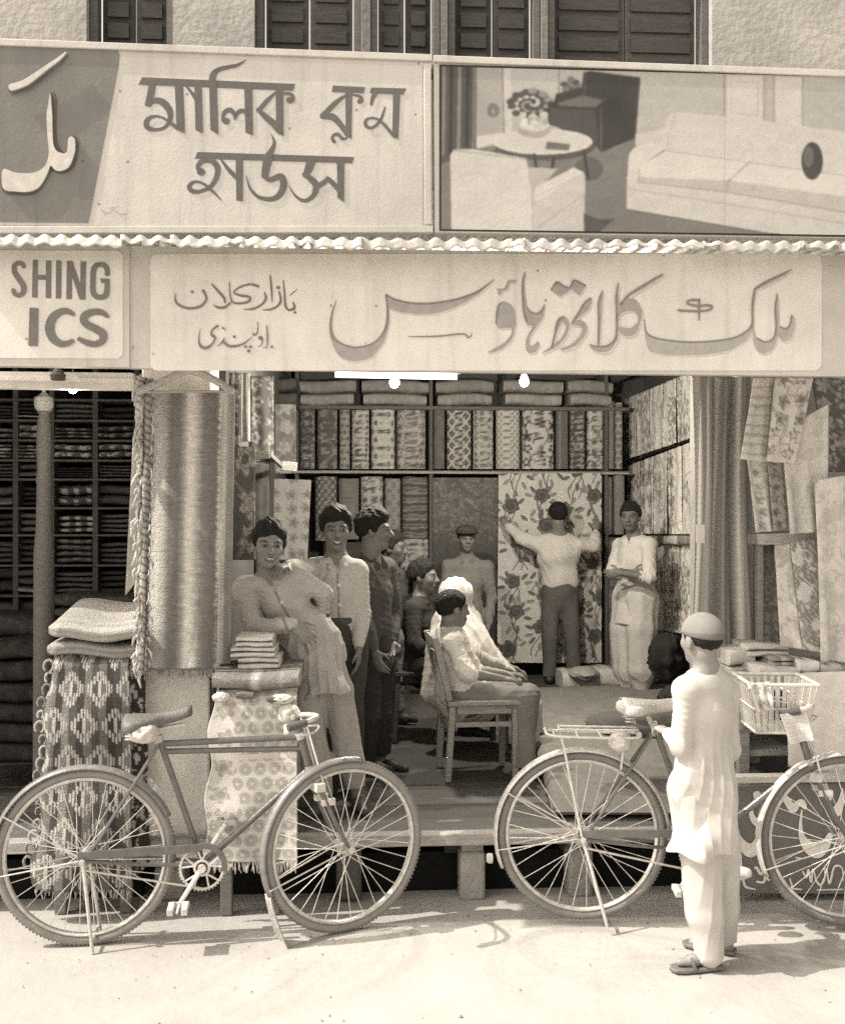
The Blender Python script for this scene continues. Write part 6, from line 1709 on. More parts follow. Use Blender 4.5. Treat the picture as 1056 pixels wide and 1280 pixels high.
def fast_mesh(name, V, Fq, tone, material, parent):
    me = bpy.data.meshes.new(name)
    if parent is not None: V = V - parent_loc(parent)
    me.vertices.add(len(V)); me.vertices.foreach_set('co', V.astype(np.float32).ravel())
    me.loops.add(Fq.size); me.loops.foreach_set('vertex_index', Fq.astype(np.int32).ravel())
    me.polygons.add(len(Fq)); me.polygons.foreach_set('loop_start', np.arange(0, Fq.size, 4, dtype=np.int32)); me.polygons.foreach_set('loop_total', np.full(len(Fq), 4, np.int32))
    me.polygons.foreach_set('use_smooth', np.ones(len(Fq), bool))
    me.update(calc_edges=True); me.validate()
    a = me.attributes.new('tone', 'FLOAT', 'POINT'); t = np.full(len(V), tone, np.float32) if np.isscalar(tone) else np.asarray(tone, np.float32)
    a.data.foreach_set('value', t); me.materials.append(material)
    o = bpy.data.objects.new(name, me); COL.objects.link(o); o.parent = parent
    return o
M_SHIRT = mat('cotton', None, 0.92, 0.06, 18, 0.10, 380, spec=0.08, ridge=.35)

class Person:
    def __init__(self, label, J, face, s=.9, hs=.95, skin=.24, h=.0075, up=(0, 0, 1), smile=False, group=None, moust=False, wr=.0075, jw=1.0, nz=1.0):
        self.J = {k: np.asarray(v, float) for k, v in J.items()}; J = self.J
        self.s, self.hs, self.h, self.skin, self.smile, self.moust, self.wr, self.jw, self.nz = s, hs, h, skin, smile, moust, wr, jw, nz
        up0 = nrm(J['neck'] - J['pel']); J['neck'] = J['neck'] + up0 * .018; J['sR'] = J['sR'] + up0 * .008; J['sL'] = J['sL'] + up0 * .008
        fz = nrm(up); f = np.asarray(face, float); f = nrm(f - (f @ fz) * fz)
        self.HR = np.stack([np.cross(f, fz), f, fz], 1)           # head frame: right, forward, up
        self.hc = J['head']
        low = min(J['aL'][2], J['aR'][2])
        base = (J['aL'] + J['aR']) / 2; base[2] = low - .07 * s
        self.root = thing('person', base, label, 'person', group)
        self.up = nrm(J['neck'] - J['pel']); xd = J['sR'] - J['sL']; self.xd = nrm(xd - (xd @ self.up) * self.up); self.fw = np.cross(self.up, self.xd)
        self.sw = np.linalg.norm(xd) / 2
        P_ = np.array(list(J.values())); self.lo = P_.min(0) - .30; self.hi = P_.max(0) + .30
        self.lo[2] = low - .11; self.hi[2] = max(self.hc[2] + .22, P_[:, 2].max() + .25)
    def hl(self, p): return self.hc + self.HR @ (np.asarray(p, float) * self.hs)
    def head_prims(self, f):
        s = self.hs; R = self.HR
        E = lambda c, r, k=.02, op='add': f.ell(self.hl(c), [q * s for q in r], R, k * s, op)
        E((0, -.014, .030), (.075, .094, .082), .01); E((0, .020, -.028), (.060 * self.jw, .068, .076), .03); E((0, .055, -.088), (.026 * self.jw, .026, .020), .035)
        for x in (-1, 1):
            E((x * .040, .055, -.018), (.022, .022, .022), .02); E((x * .076, -.010, -.006), (.010, .021, .032), .008)
        E((0, .074, .026), (.048, .016, .010), .018)
        f.cone(self.hl((0, .084, .016)), self.hl((0, .107, -.026)), .009 * s, .0135 * s * self.nz, .012 * s)
        for x in (-1, 1): E((x * .010, .096, -.031), (.009, .010, .008), .008)
        for x in (-1, 1): E((x * .031, .100, .008), (.017, .020, .011), .010, 'sub')
        for x in (-1, 1): E((x * .031, .074, .007), (.0135, .0135, .0115), .004)
        E((0, .086, -.056), (.024, .011, .0065), .008); E((0, .084, -.068), (.021, .011, .0075), .008)
        if not self.smile: E((0, .100, -.0615), (.022, .006, .0018), .003, 'sub')
    def hand(self, f, w, dr, n, side, curl=.35, k=1.0, spread=1.0):
        dr = nrm(dr); n = np.asarray(n, float); n = nrm(n - (n @ dr) * dr); ts = np.cross(n, dr) * (-1 if side == 'R' else 1)
        s = self.s * k
        f.ell(w + dr * .048 * s, (.052 * s, .039 * s, .016 * s), np.stack([dr, ts, n], 1), .02 * s)
        rr = max(.0088 * s, self.h * 1.02)
        for i, (o, L) in enumerate(zip((.029, .010, -.010, -.028), (.072, .080, .075, .058))):
            b = w + dr * (.086 - .004 * abs(i - 1)) * s + ts * o * s; c1 = curl * (1 + .15 * i)
            d1 = nrm(dr * math.cos(c1) + n * math.sin(c1) + ts * o * 4 * spread); d2 = nrm(dr * math.cos(2.1 * c1) + n * math.sin(2.1 * c1) + ts * o * 3 * spread)
            m = b + d1 * L * .52 * s; e = m + d2 * L * .48 * s
            f.cone(b, m, rr * 1.06, rr, .006); f.cone(m, e, rr, rr * .82, .004)
        b = w + dr * .022 * s + ts * .028 * s; m = b + nrm(dr * .65 + ts * .75 + n * .25) * .044 * s; e = m + nrm(dr * .9 + ts * .25 + n * .3) * .032 * s
        f.cone(b, m, rr * 1.25, rr * 1.08, .012); f.cone(m, e, rr * 1.08, rr * .85, .004)
    def body(self, hands, feet=None, bare=True):
        J, s = self.J, self.s; f = Field(self.lo, self.hi, self.h)
        n, p = J['neck'], J['pel']; L = p - n
        f.loft([n + L * .02, n + L * .12, n + L * .36, n + L * .72, n + L * 1.0], [.055 * s, self.sw * .74, self.sw * .72, .110 * s, .135 * s], [.05 * s, .068 * s, .085 * s, .074 * s, .085 * s], self.xd, .03)
        hb = self.hl((0, -.025, -.055)); f.cone(n - self.up * .03, hb, .060 * s, .056 * s, .03)
        for q in 'RL': f.cone(n + (hb - n) * .25, n + (J['s' + q] - n) * .62 - self.up * .012, .040 * s, .045 * s, .03)
        for q in 'RL':
            sh_, e, w = J['s' + q], J['e' + q], J['w' + q]
            f.cone(n + (sh_ - n) * .25 - self.up * .02, sh_, .044 * s, .044 * s, .03)
            f.cone(sh_, e, .043 * s, .036 * s, .025); f.cone(e, e + (w - e) * .35, .037 * s, .036 * s, .012); f.cone(e + (w - e) * .35, w, .036 * s, .024 * s, .01)
            hp, kn, an = J['h' + q], J['k' + q], J['a' + q]
            f.cone(hp, kn, .078 * s, .052 * s, .03); f.cone(kn, kn + (an - kn) * .35, .050 * s, .052 * s, .015); f.cone(kn + (an - kn) * .35, an, .052 * s, .033 * s, .015)
            fd = nrm(np.asarray((feet or {}).get(q, self.fw), float) * [1, 1, 0]); g = an - UP * (.045 * s)
            f.cone(g - fd * .035 * s, g + fd * .09 * s, .032 * s, .028 * s, .02); f.cone(g + fd * .09 * s - UP * .008 * s, g + fd * .165 * s - UP * .012 * s, .030 * s, .020 * s, .015)
            hd = hands.get(q)
            if hd is None: hd = ((w - e), self.fw * .2 - self.xd * (1 if q == 'R' else -1), .35)
            self.hand(f, w, hd[0], hd[1], q, hd[2] if len(hd) > 2 else .35)
        self.head_prims(f)
        V, Fq = f.mesh()
        q = (V - self.hc) @ self.HR / self.hs
        t = np.full(len(V), self.skin)
        hd = (np.abs(q[:, 0]) < .1) & (np.abs(q[:, 2]) < .13) & (q[:, 1] > .03)
        ax_ = np.abs(q[:, 0])
        t = np.where(hd & (((ax_ - .031) / .020) ** 2 + ((q[:, 2] - .006) / .0105) ** 2 < 1), self.skin * .55, t)
        t = np.where(hd & (((ax_ - .031) / .013) ** 2 + ((q[:, 2] - .005) / .0050) ** 2 < 1), .28, t)
        t = np.where(hd & (((ax_ - .031) / .0085) ** 2 + ((q[:, 2] - .005) / .0075) ** 2 < 1), .02, t)
        t = np.where(hd & (((ax_ - .033) / .023) ** 2 + ((q[:, 2] - .028 + .25 * (ax_ - .033) ** 2 / .02) / .0055) ** 2 < 1), .035, t)
        t = np.where(hd & ((q[:, 0] / .026) ** 2 + ((q[:, 2] + .062) / .0145) ** 2 < 1), self.skin * .55, t)
        if self.smile: t = np.where(hd & ((q[:, 0] / .021) ** 2 + ((q[:, 2] + .060 - .25 * q[:, 0] ** 2 / .02) / .0048) ** 2 < 1), .48, t)
        else: t = np.where(hd & ((q[:, 0] / .024) ** 2 + ((q[:, 2] + .0615) / .003) ** 2 < 1), self.skin * .3, t)
        if self.moust: t = np.where(hd & ((q[:, 0] / .026) ** 2 + ((q[:, 2] + .045) / .0065) ** 2 < 1), .05, t)
        t = np.where(hd & (((ax_ - .008) / .005) ** 2 + ((q[:, 2] + .037) / .004) ** 2 < 1), self.skin * .4, t)
        self.obj = fast_mesh('body', V, Fq, t, M_SKIN, self.root); return self
    def hair(self, thick=.014, slope=.62, off=.006, tuft=True, tone=.03, seed=0, pouf=.012):
        """hair grows out of the scalp: its thickness rises from nothing at the hairline"""
        s = self.hs; f = Field(self.hc - .17, self.hc + .17, max(.005, self.h * .7))
        X = f.ax[0][:, None, None] - self.hc[0]; Y = f.ax[1][None, :, None] - self.hc[1]; Z = f.ax[2][None, None, :] - self.hc[2]
        x, y, z = [(self.HR[0, i] * X + self.HR[1, i] * Y + self.HR[2, i] * Z) / s for i in range(3)]
        r = (.0755, .0945, .0825)
        k0 = np.sqrt((x / r[0]) ** 2 + ((y + .014) / r[1]) ** 2 + ((z - .030) / r[2]) ** 2)
        k1 = np.sqrt((x / r[0] ** 2) ** 2 + ((y + .014) / r[1] ** 2) ** 2 + ((z - .030) / r[2] ** 2) ** 2) + 1e-6
        e = k0 * (k0 - 1) / k1
        side = sstep(.050, .074, np.abs(x))
        line = slope * y * (1 + .35 * (y < 0)) + off - .046 * side * sstep(-.02, .0, y) * (1 - sstep(.02, .04, y)) + .007 * np.cos(x * 70 + seed) * (1 - side) * sstep(.02, .06, y)
        p = z - line                                       # height above the hairline
        th = thick * sstep(-.006, .05, p) + thick * .6 * sstep(.03, .10, z)
        if tuft: th = th + pouf * np.exp(-((x - .012) / .085) ** 2 - ((y - .025) / .075) ** 2) * sstep(.010, .045, p) + .0055 * np.sin(x * 95 + 2 * np.sin(y * 50 + seed) + seed) * np.sin(y * 70 + z * 60 + seed) * sstep(.01, .04, p)
        th = th + .0035 * np.sin(x * 170 + 3 * np.sin(z * 60 + seed) + y * 40) * np.sin(z * 120 + y * 90 + seed) * sstep(0, .02, p)
        th = th * (1 - .15 * side)
        d = e - th
        d = np.where(p < -.003, np.maximum(d, (-.003 - p)), d)
        f.F = (d * s + (p <= -.003) * .004).astype(np.float32)
        V, Fq = f.mesh(); fast_mesh('hair', V, Fq, tone, M_HAIR, self.root); return self
    def top(self, tone, hem=None, sleeve='long', puff=.018, collar=True, open_neck=.035, skirt=None, fold=.004, name='shirt', kx=26, kz=9, placket=False, cuff=True, flare=(.16, .13), patt=None):
        """shirt or kameez: torso, sleeves and an optional skirt reaching the points in 'skirt' with the half widths given"""
        J, s = self.J, self.s; f = Field(self.lo, self.hi, self.h); n, p = J['neck'], J['pel']; L = p - n
        end = hem if hem is not None else 1.0
        f.loft([n + L * .01, n + L * .13, n + L * .36, n + L * .70, n + L * end], [.062 * s, self.sw * .86 + puff * .5, self.sw * .84 + puff, .130 * s + puff, .152 * s + puff * .9], [.060 * s, .084 * s + puff * .5, .104 * s + puff, .09 * s + puff, .10 * s + puff * .9], self.xd, .03)
        for q in 'RL':
            sh_, e, w = J['s' + q], J['e' + q], J['w' + q]
            f.cone(n + (sh_ - n) * .3 - self.up * .02, sh_, .054 * s + puff * .3, .054 * s + puff * .7, .03)
            f.cone(sh_, e, .054 * s + puff * .8, .044 * s + puff * .7, .02)
            if sleeve == 'long':
                f.cone(e, e + (w - e) * .8, .042 * s + puff * .7, .034 * s + puff * .5, .012); f.cone(e + (w - e) * .8, e + (w - e) * .97, .033 * s + puff * .3, .031 * s + puff * .15, .006)
            elif sleeve == 'roll':
                f.cone(e, e + (w - e) * .3, .044 * s + puff * .7, .043 * s + puff * .5, .012)
        if skirt:
            pts = [n + L * .72] + [np.asarray(q[0], float) for q in skirt]; f.loft(pts, [.132 * s + puff] + [q[1] for q in skirt], [.095 * s + puff] + [q[2] for q in skirt], self.xd, .025)
            dn = nrm(pts[-1] - pts[-2]); f.below(dn, pts[-1])
        else:
            f.below(-self.up * 1.0, p - self.up * (0)) if False else None
        f.folds(fold, kx, kz, self.root.location[0] * 7)
        f.folds(fold * 1.1, kx * .45, kz * .8, self.root.location[0] * 3 + 2)
        if skirt: f.folds(fold * 1.3, kx * 1.3, kz * .25, 1.3, n[2] - .3, skirt[-1][0][2])
        for q in 'RL':                                           # creases at the elbows
            pass
        if open_neck >= 0:
            f.ell(n + self.up * .045 * s, (.060 * s, .060 * s, .06 * s), None, .004, 'sub')
            (f.cone(n + self.up * .03 + self.fw * .07 * s, n - self.up * .11 * s + self.fw * .118 * s, open_neck * s, .004, .004, 'sub') if open_neck > 0 else None)
        if collar:
            for x in (-1, 1):
                a = n + self.xd * x * .052 * s + self.up * .030 * s - self.fw * .02 * s; b = n + self.xd * x * .046 * s + self.fw * .085 * s - self.up * .035 * s
                f.cone(a, b, .014 * s, .018 * s, .006)
            f.cone(n + self.xd * .05 * s + self.up * .03 * s - self.fw * .03 * s, n - self.xd * .05 * s + self.up * .03 * s - self.fw * .03 * s, .015 * s, .015 * s, .01)
        V, Fq = f.mesh()
        t = np.full(len(V), tone, float)
        q = V - n; lx = q @ self.xd; lz = q @ self.up; lf = q @ self.fw
        if placket:
            t = np.where((np.abs(lx) < .006) & (lf > 0) & (lz < -.06) & (lz > -.06 - placket), tone * .55, t)
            for z in np.arange(.10, placket, .10): t = np.where((np.hypot(lx + .006, lz + z + .02) < .008) & (lf > 0), min(.7, tone * 1.6), t)
        jt = [(J['e' + q], J['w' + q] - J['e' + q] + .001, .09) for q in 'RL'] + [(J['s' + q] - self.up * .07, J['e' + q] - J['s' + q] + .001, .08) for q in 'RL']
        V = wrinkle(V, Fq, self.wr, self.root.location[0] + 1.1, .9 if skirt else .25, n[2] - .35, n[2] - .1, jt)
        fast_mesh(name, V, Fq, t, M_SHIRT, self.root); return self
    def legs(self, tone, kind='trousers', waist=.12, fold=.004, name=None, kx=30, kz=6, puff=.014, belt=None, cuffs=1.0, full=1.0):
        J, s = self.J, self.s; f = Field(self.lo, self.hi, self.h); p = J['pel']
        hipc = (J['hR'] + J['hL']) / 2
        f.loft([p + self.up * waist * s, p + self.up * .02, hipc - self.up * .02], [.125 * s + puff * .6 + (.017 if kind == 'trousers' else 0), .150 * s + puff + .006, .15 * s + puff], [.09 * s + puff * .6 + (.017 if kind == 'trousers' else 0), .105 * s + puff + .006, .10 * s + puff], self.xd, .02)
        for q in 'RL':
            hp, kn, an = J['h' + q], J['k' + q], J['a' + q]
            if kind == 'trousers':
                f.cone(hp, kn, .085 * s + puff, .060 * s + puff, .03); f.cone(kn, an + (an - kn) * .04, .060 * s + puff, .050 * s + puff, .015)
            else:                                                # shalwar: full cloth gathered at the ankle
                f.cone(hp, hp + (kn - hp) * .6, .10 * s * full + puff, .105 * s * full + puff, .05); f.cone(hp + (kn - hp) * .6, kn + (an - kn) * .55, .105 * s * full + puff, .088 * s * full + puff, .02); f.cone(kn + (an - kn) * .55, an + (an - kn) * .02, .088 * s * full + puff, .050 * s + puff * cuffs, .02)
        f.folds(fold, kx, kz, self.root.location[0] * 5 + 1)
        f.below(self.up, p + self.up * (waist * s + .012))
        for q in 'RL': f.below(nrm(J['a' + q] - J['k' + q]), J['a' + q] + nrm(J['a' + q] - J['k' + q]) * .012) if abs(J['aR'][2] - J['aL'][2]) < .04 and q == 'R' else None
        V, Fq = f.mesh()
        V = wrinkle(V, Fq, self.wr * (1.0 if kind != 'trousers' else .8), self.root.location[0] + 3.3, .9 if kind != 'trousers' else .2, None, None, dg=.2 if kind != 'trousers' else .5, joints=[] if kind != 'trousers' else [(J['k' + q], J['a' + q] - J['k' + q], .10) for q in 'RL'])
        fast_mesh(name or kind, V, Fq, tone, M_SHIRT, self.root)
        if belt is not None:
            g = Field(self.lo, self.hi, self.h); c = p + self.up * (waist - .005) * s
            g.loft([c - self.up * .006, c + self.up * .006], [.125 * s + puff * .8 + .019] * 2, [.09 * s + puff * .8 + .019] * 2, self.xd, .0)
            g.below(self.up, c + self.up * .02); g.below(-self.up, c - self.up * .02); V, Fq = g.mesh(); fast_mesh('belt', V, Fq, belt, M_LEATHER, self.root)
        return self
    def shoes(self, tone, feet=None, sole=False):
        J, s = self.J, self.s
        for q in 'RL':
            an = J['a' + q]; fd = nrm(np.asarray((feet or {}).get(q, self.fw), float) * [1, 1, 0]); g = an - UP * .042 * s
            f = Field(an - .3 * s - .02, an + .3 * s + .02, min(self.h, .006))
            f.cone(g - fd * .045 * s, g + fd * .08 * s, .038 * s, .036 * s, .02); f.cone(g + fd * .08 * s, g + fd * .175 * s - UP * .012 * s, .038 * s, .026 * s, .02)
            f.below(-UP, np.array([0, 0, g[2] - .036 * s])); f.below(UP, np.array([0, 0, an[2] + .012]))
            V, Fq = f.mesh(); fast_mesh('shoe', V, Fq, tone, M_LEATHER, self.root)
        return self
FL = lambda d: 647 + (1.75 - ZF) * 1300 / d            # image row of the shop floor at depth d
def cx(px, py, d): return C(px, py, d)

# ---- the leaning man in the long shirt
J = dict(head=cx(336, 683, 4.98), neck=cx(340, 724, 5.04), pel=cx(388, 806, 5.12), sR=cx(307, 735, 5.06), sL=cx(370, 721, 5.06), eR=cx(316, 784, 4.98), wR=cx(366, 780, 4.86), eL=cx(402, 744, 5.10), wL=cx(404, 780, 5.16),
         hR=cx(376, 812, 5.12), hL=cx(404, 808, 5.14), kR=cx(386, 905, 5.06), kL=cx(430, 903, 5.12), aR=cx(404, 993, 5.08), aL=cx(446, 993, 5.14))
fa_ = {'R': (-.25, -1, 0), 'L': (.25, -1, 0)}
a_ = Person('young man in long pale shirt and loose trousers leaning on the cloth stack', J, (.22, -1, 0), s=.86, hs=.94, skin=.21, h=.005, wr=.008, smile=True, jw=.93, nz=1.15, up=(.08, 0, 1), group='people in the shop')
a_.body({'R': (C(396, 806, 4.84) - C(366, 780, 4.86), (0.1, 1, -.4), .22)}, fa_).hair(.014, .60, .014, seed=1, pouf=.016)
a_.top(.41, hem=.9, puff=.012, skirt=[(cx(393, 815, 5.11), .142, .115), (cx(404, 868, 5.09), .140, .115)], fold=.006, kx=34, kz=13, placket=.34, name='kameez', open_neck=.03)
a_.legs(.37, 'shalwar', fold=.006, kx=42, kz=5, cuffs=.4, puff=.004, full=.84); a_.shoes(.08, fa_)
wp = a_.J['eL'] * .35 + a_.J['wL'] * .65; wa = nrm(a_.J['wL'] - a_.J['eL']); mb = MB(); mb.lathe([(.036, -.009), (.039, 0), (.036, .009)], wp, wa, 16, .05); mb.build('wristwatch', M_LEATHER, a_.root)
# ---- the man with his arm round him
J = dict(head=cx(420, 664, 5.42), neck=cx(421, 704, 5.45), pel=cx(425, 800, 5.48), sR=cx(394, 714, 5.44), sL=cx(447, 715, 5.46), eR=cx(376, 713, 5.16), wR=cx(359, 707, 5.00), eL=cx(452, 766, 5.44), wL=cx(448, 812, 5.36),
         hR=cx(412, 808, 5.48), hL=cx(438, 808, 5.48), kR=cx(414, 892, 5.42), kL=cx(440, 892, 5.42), aR=cx(414, 972, 5.46), aL=cx(440, 972, 5.46))
b_ = Person('smiling young man in open collar shirt and black trousers, arm round the leaning man', J, (.12, -1, .05), s=.86, hs=.93, skin=.17, h=.0055, smile=True, jw=1.04, nz=1.0, group='people in the shop')
b_.body({'R': (C(347, 710, 4.93) - C(359, 707, 5.00), (0.1, .6, -1), .5), 'L': ((-.02, -.1, -1), (-1, .2, 0), .3)}).hair(.018, .62, .012, seed=2, pouf=.02)
b_.top(.48, hem=.82, fold=.004, placket=.3, open_neck=.034); b_.legs(.06, belt=.05, waist=.14); b_.shoes(.05)
# ---- dark shirted man in profile
J = dict(head=cx(468, 664, 5.82), neck=cx(463, 702, 5.82), pel=cx(466, 815, 5.85), sR=cx(452, 716, 5.70), sL=cx(482, 713, 5.97), eR=cx(452, 770, 5.66), wR=cx(468, 815, 5.58), eL=cx(492, 766, 5.98), wL=cx(489, 802, 5.84),
         hR=cx(458, 822, 5.80), hL=cx(474, 822, 5.92), kR=cx(460, 895, 5.76), kL=cx(476, 893, 5.90), aR=cx(458, 950, 5.82), aL=cx(476, 948, 5.95))
c_ = Person('man in a dark shirt and black trousers seen in profile looking into the shop', J, (1, -.12, 0), jw=.9, nz=1.2, s=.88, hs=.93, skin=.17, h=.007, group='people in the shop')
c_.body({}).hair(.016, .55, .010, seed=3, pouf=.024); c_.top(.085, hem=1.08, fold=.004); c_.legs(.045); c_.shoes(.03)
# ---- shadowy boy behind him
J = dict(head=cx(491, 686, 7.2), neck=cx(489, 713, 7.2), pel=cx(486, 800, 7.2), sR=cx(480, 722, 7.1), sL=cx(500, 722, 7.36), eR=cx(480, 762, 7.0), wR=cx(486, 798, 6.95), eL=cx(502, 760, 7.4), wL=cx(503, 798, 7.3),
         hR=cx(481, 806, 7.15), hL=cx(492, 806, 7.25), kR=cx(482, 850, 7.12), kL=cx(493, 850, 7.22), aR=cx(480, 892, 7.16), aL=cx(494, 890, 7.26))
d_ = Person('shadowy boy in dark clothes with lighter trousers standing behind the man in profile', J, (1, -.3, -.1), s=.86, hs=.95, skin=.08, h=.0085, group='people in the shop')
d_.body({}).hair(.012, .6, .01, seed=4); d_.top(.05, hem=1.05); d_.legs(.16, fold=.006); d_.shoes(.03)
# ---- seated dark boy
J = dict(head=cx(529, 722, 6.7), neck=cx(526, 750, 6.72), pel=cx(524, 836, 6.75), sR=cx(515, 763, 6.56), sL=cx(541, 761, 6.9), eR=cx(518, 802, 6.5), wR=cx(542, 822, 6.45), eL=cx(552, 800, 6.9), wL=cx(566, 822, 6.8),
         hR=cx(530, 840, 6.66), hL=cx(530, 838, 6.86), kR=cx(584, 838, 6.62), kL=cx(586, 838, 6.86), aR=cx(584, 908, 6.62), aL=cx(588, 905, 6.86))
e_ = Person('boy in dark clothes sitting on a chair behind the boy in the white shirt', J, (1, -.28, 0), s=.80, hs=.92, skin=.15, h=.008, group='people in the shop')
e_.body({'R': ((1, 0, -.1), (0, 0, -1), .3), 'L': ((1, 0, -.1), (0, 0, -1), .3)}).hair(.010, .6, .012, seed=5); e_.top(.04, hem=1.0, sleeve='roll'); e_.legs(.04); e_.shoes(.03)
# ---- boy with cap in the doorway
J = dict(head=cx(583, 674, 8.6), neck=cx(583, 700, 8.65), pel=cx(584, 782, 8.65), sR=cx(561, 710, 8.65), sL=cx(608, 710, 8.65), eR=cx(556, 748, 8.65), wR=cx(560, 784, 8.55), eL=cx(614, 748, 8.65), wL=cx(610, 784, 8.55),
         hR=cx(576, 788, 8.65), hL=cx(594, 788, 8.65), kR=cx(575, 828, 8.6), kL=cx(593, 828, 8.6), aR=cx(575, 856, 8.65), aL=cx(594, 856, 8.65))
f_ = Person('boy in a grey shirt and dark cap standing before the doorway cloth', J, (.05, -1, 0), s=.84, hs=.92, skin=.20, h=.0085, group='people in the shop')
f_.body({}).hair(.008, .6, .012, tuft=False, seed=6); f_.top(.20, hem=1.0, fold=.004, skirt=[(cx(584, 800, 8.65), .17, .13), (cx(584, 832, 8.65), .18, .14)], name='kameez'); f_.legs(.22, 'shalwar'); f_.shoes(.05)
g = Field(f_.hc - .22, f_.hc + .22, .006); hr = f_.HR
g.ell(f_.hl((0, -.014, .075)), (.090, .108, .052), hr, .02); g.ell(f_.hl((0, .045, .058)), (.092, .112, .014), hr, .01); V, Fq = g.mesh(); fast_mesh('cap', V, Fq, .07, M_SHIRT, f_.root)

# ---- woman in the white veil
J = dict(head=cx(573, 748, 6.35), neck=cx(568, 778, 6.38), pel=cx(572, 848, 6.42), sR=cx(566, 790, 6.22), sL=cx(578, 788, 6.56), eR=cx(592, 818, 6.16), wR=cx(626, 834, 6.22), eL=cx(602, 816, 6.6), wL=cx(634, 832, 6.5),
         hR=cx(578, 852, 6.34), hL=cx(580, 850, 6.52), kR=cx(648, 850, 6.30), kL=cx(650, 846, 6.54), aR=cx(662, 926, 6.30), aL=cx(668, 916, 6.52))
g_ = Person('seated figure wrapped in a long white veil behind the boy on the chair', J, (1, .35, -.1), s=.82, hs=.93, skin=.17, h=.0075, group='people in the shop')
g_.body({'R': ((1, 0, -.3), (0, 0, -1), .35), 'L': ((1, 0, -.3), (0, 0, -1), .35)}).hair(.008, .5, .01, tuft=False)
g_.top(.46, hem=1.05, fold=.004, collar=False, name='kameez'); g_.legs(.52, 'shalwar', fold=.006); g_.shoes(.2)
v = Field(g_.lo - .1, g_.hi + .1, .0075)
v.ell(g_.hl((0, -.022, .035)), (.092, .108, .100), g_.HR, 0); v.loft([cx(571, 752, 6.38), cx(571, 785, 6.38), cx(576, 815, 6.36), cx(584, 856, 6.36)], [.095, .17, .215, .25], [.105, .15, .19, .25], (0, 1, 0), .05)
v.cone(cx(545, 800, 6.3), cx(537, 868, 6.3), .05, .06, .05); v.cone(cx(590, 790, 6.28), cx(642, 852, 6.26), .05, .045, .05)
v.ell(g_.hl((0, .11, -.01)), (.062, .07, .085), g_.HR, .01, 'sub'); V, Fq = v.mesh(); V = wrinkle(V, Fq, .007, 2.2, 1.0, dg=.35); fast_mesh('veil', V, Fq, .62, M_SHIRT, g_.root)
# ---- boy in the white shirt on the chair
J = dict(head=cx(566, 762, 5.78), neck=cx(561, 791, 5.8), pel=cx(574, 866, 5.82), sR=cx(568, 806, 5.66), sL=cx(562, 802, 5.98), eR=cx(586, 842, 5.60), wR=cx(626, 848, 5.58), eL=cx(596, 838, 6.02), wL=cx(632, 842, 5.96),
         hR=cx(584, 872, 5.74), hL=cx(584, 868, 5.92), kR=cx(656, 874, 5.70), kL=cx(660, 868, 5.92), aR=cx(655, 956, 5.68), aL=cx(652, 944, 5.90))
h_ = Person('boy in short sleeved white shirt and grey trousers sitting on the light wooden chair', J, (1, .42, -.08), s=.80, hs=.90, skin=.19, h=.006, group='people in the shop')
fh_ = {'R': (1, -.1, 0), 'L': (1, .1, 0)}
h_.body({'R': ((1, .05, -.12), (0, .2, -1), .25), 'L': ((1, .05, -.12), (0, 0, -1), .25)}, fh_).hair(.009, .55, .0, tuft=False, seed=7)
h_.top(.68, hem=.95, sleeve='short', fold=.0055, puff=.022, skirt=[(cx(578, 868, 5.82), .15, .145), (cx(590, 884, 5.82), .13, .15)], open_neck=.0); h_.legs(.22, fold=.004, puff=.02); h_.shoes(.05, fh_)
# ---- man holding up the rose cloth
J = dict(head=cx(697, 645, 8.98), neck=cx(698, 671, 9.0), pel=cx(700, 742, 9.02), sR=cx(722, 682, 9.0), sL=cx(673, 682, 9.0), eR=cx(740, 684, 9.02), wR=cx(745, 662, 9.12), eL=cx(651, 672, 9.04), wL=cx(634, 658, 9.14),
         hR=cx(711, 750, 9.02), hL=cx(690, 750, 9.02), kR=cx(715, 798, 8.98), kL=cx(687, 798, 8.98), aR=cx(717, 842, 9.0), aL=cx(686, 843, 9.0))
i_ = Person('man in a white shirt and dark trousers seen from behind holding up the rose cloth', J, (.02, 1, 0), s=.90, hs=.96, skin=.20, h=.0085, group='people in the shop')
i_.body({'L': ((-.4, .4, .8), (0, 1, -.2), .5), 'R': ((.1, .4, .9), (0, 1, -.2), .5)}).hair(.012, .45, -.010, tuft=False, seed=8); i_.top(.58, hem=.80, fold=.006, puff=.028); i_.legs(.12, belt=.05, waist=.14, fold=.005); i_.shoes(.05)
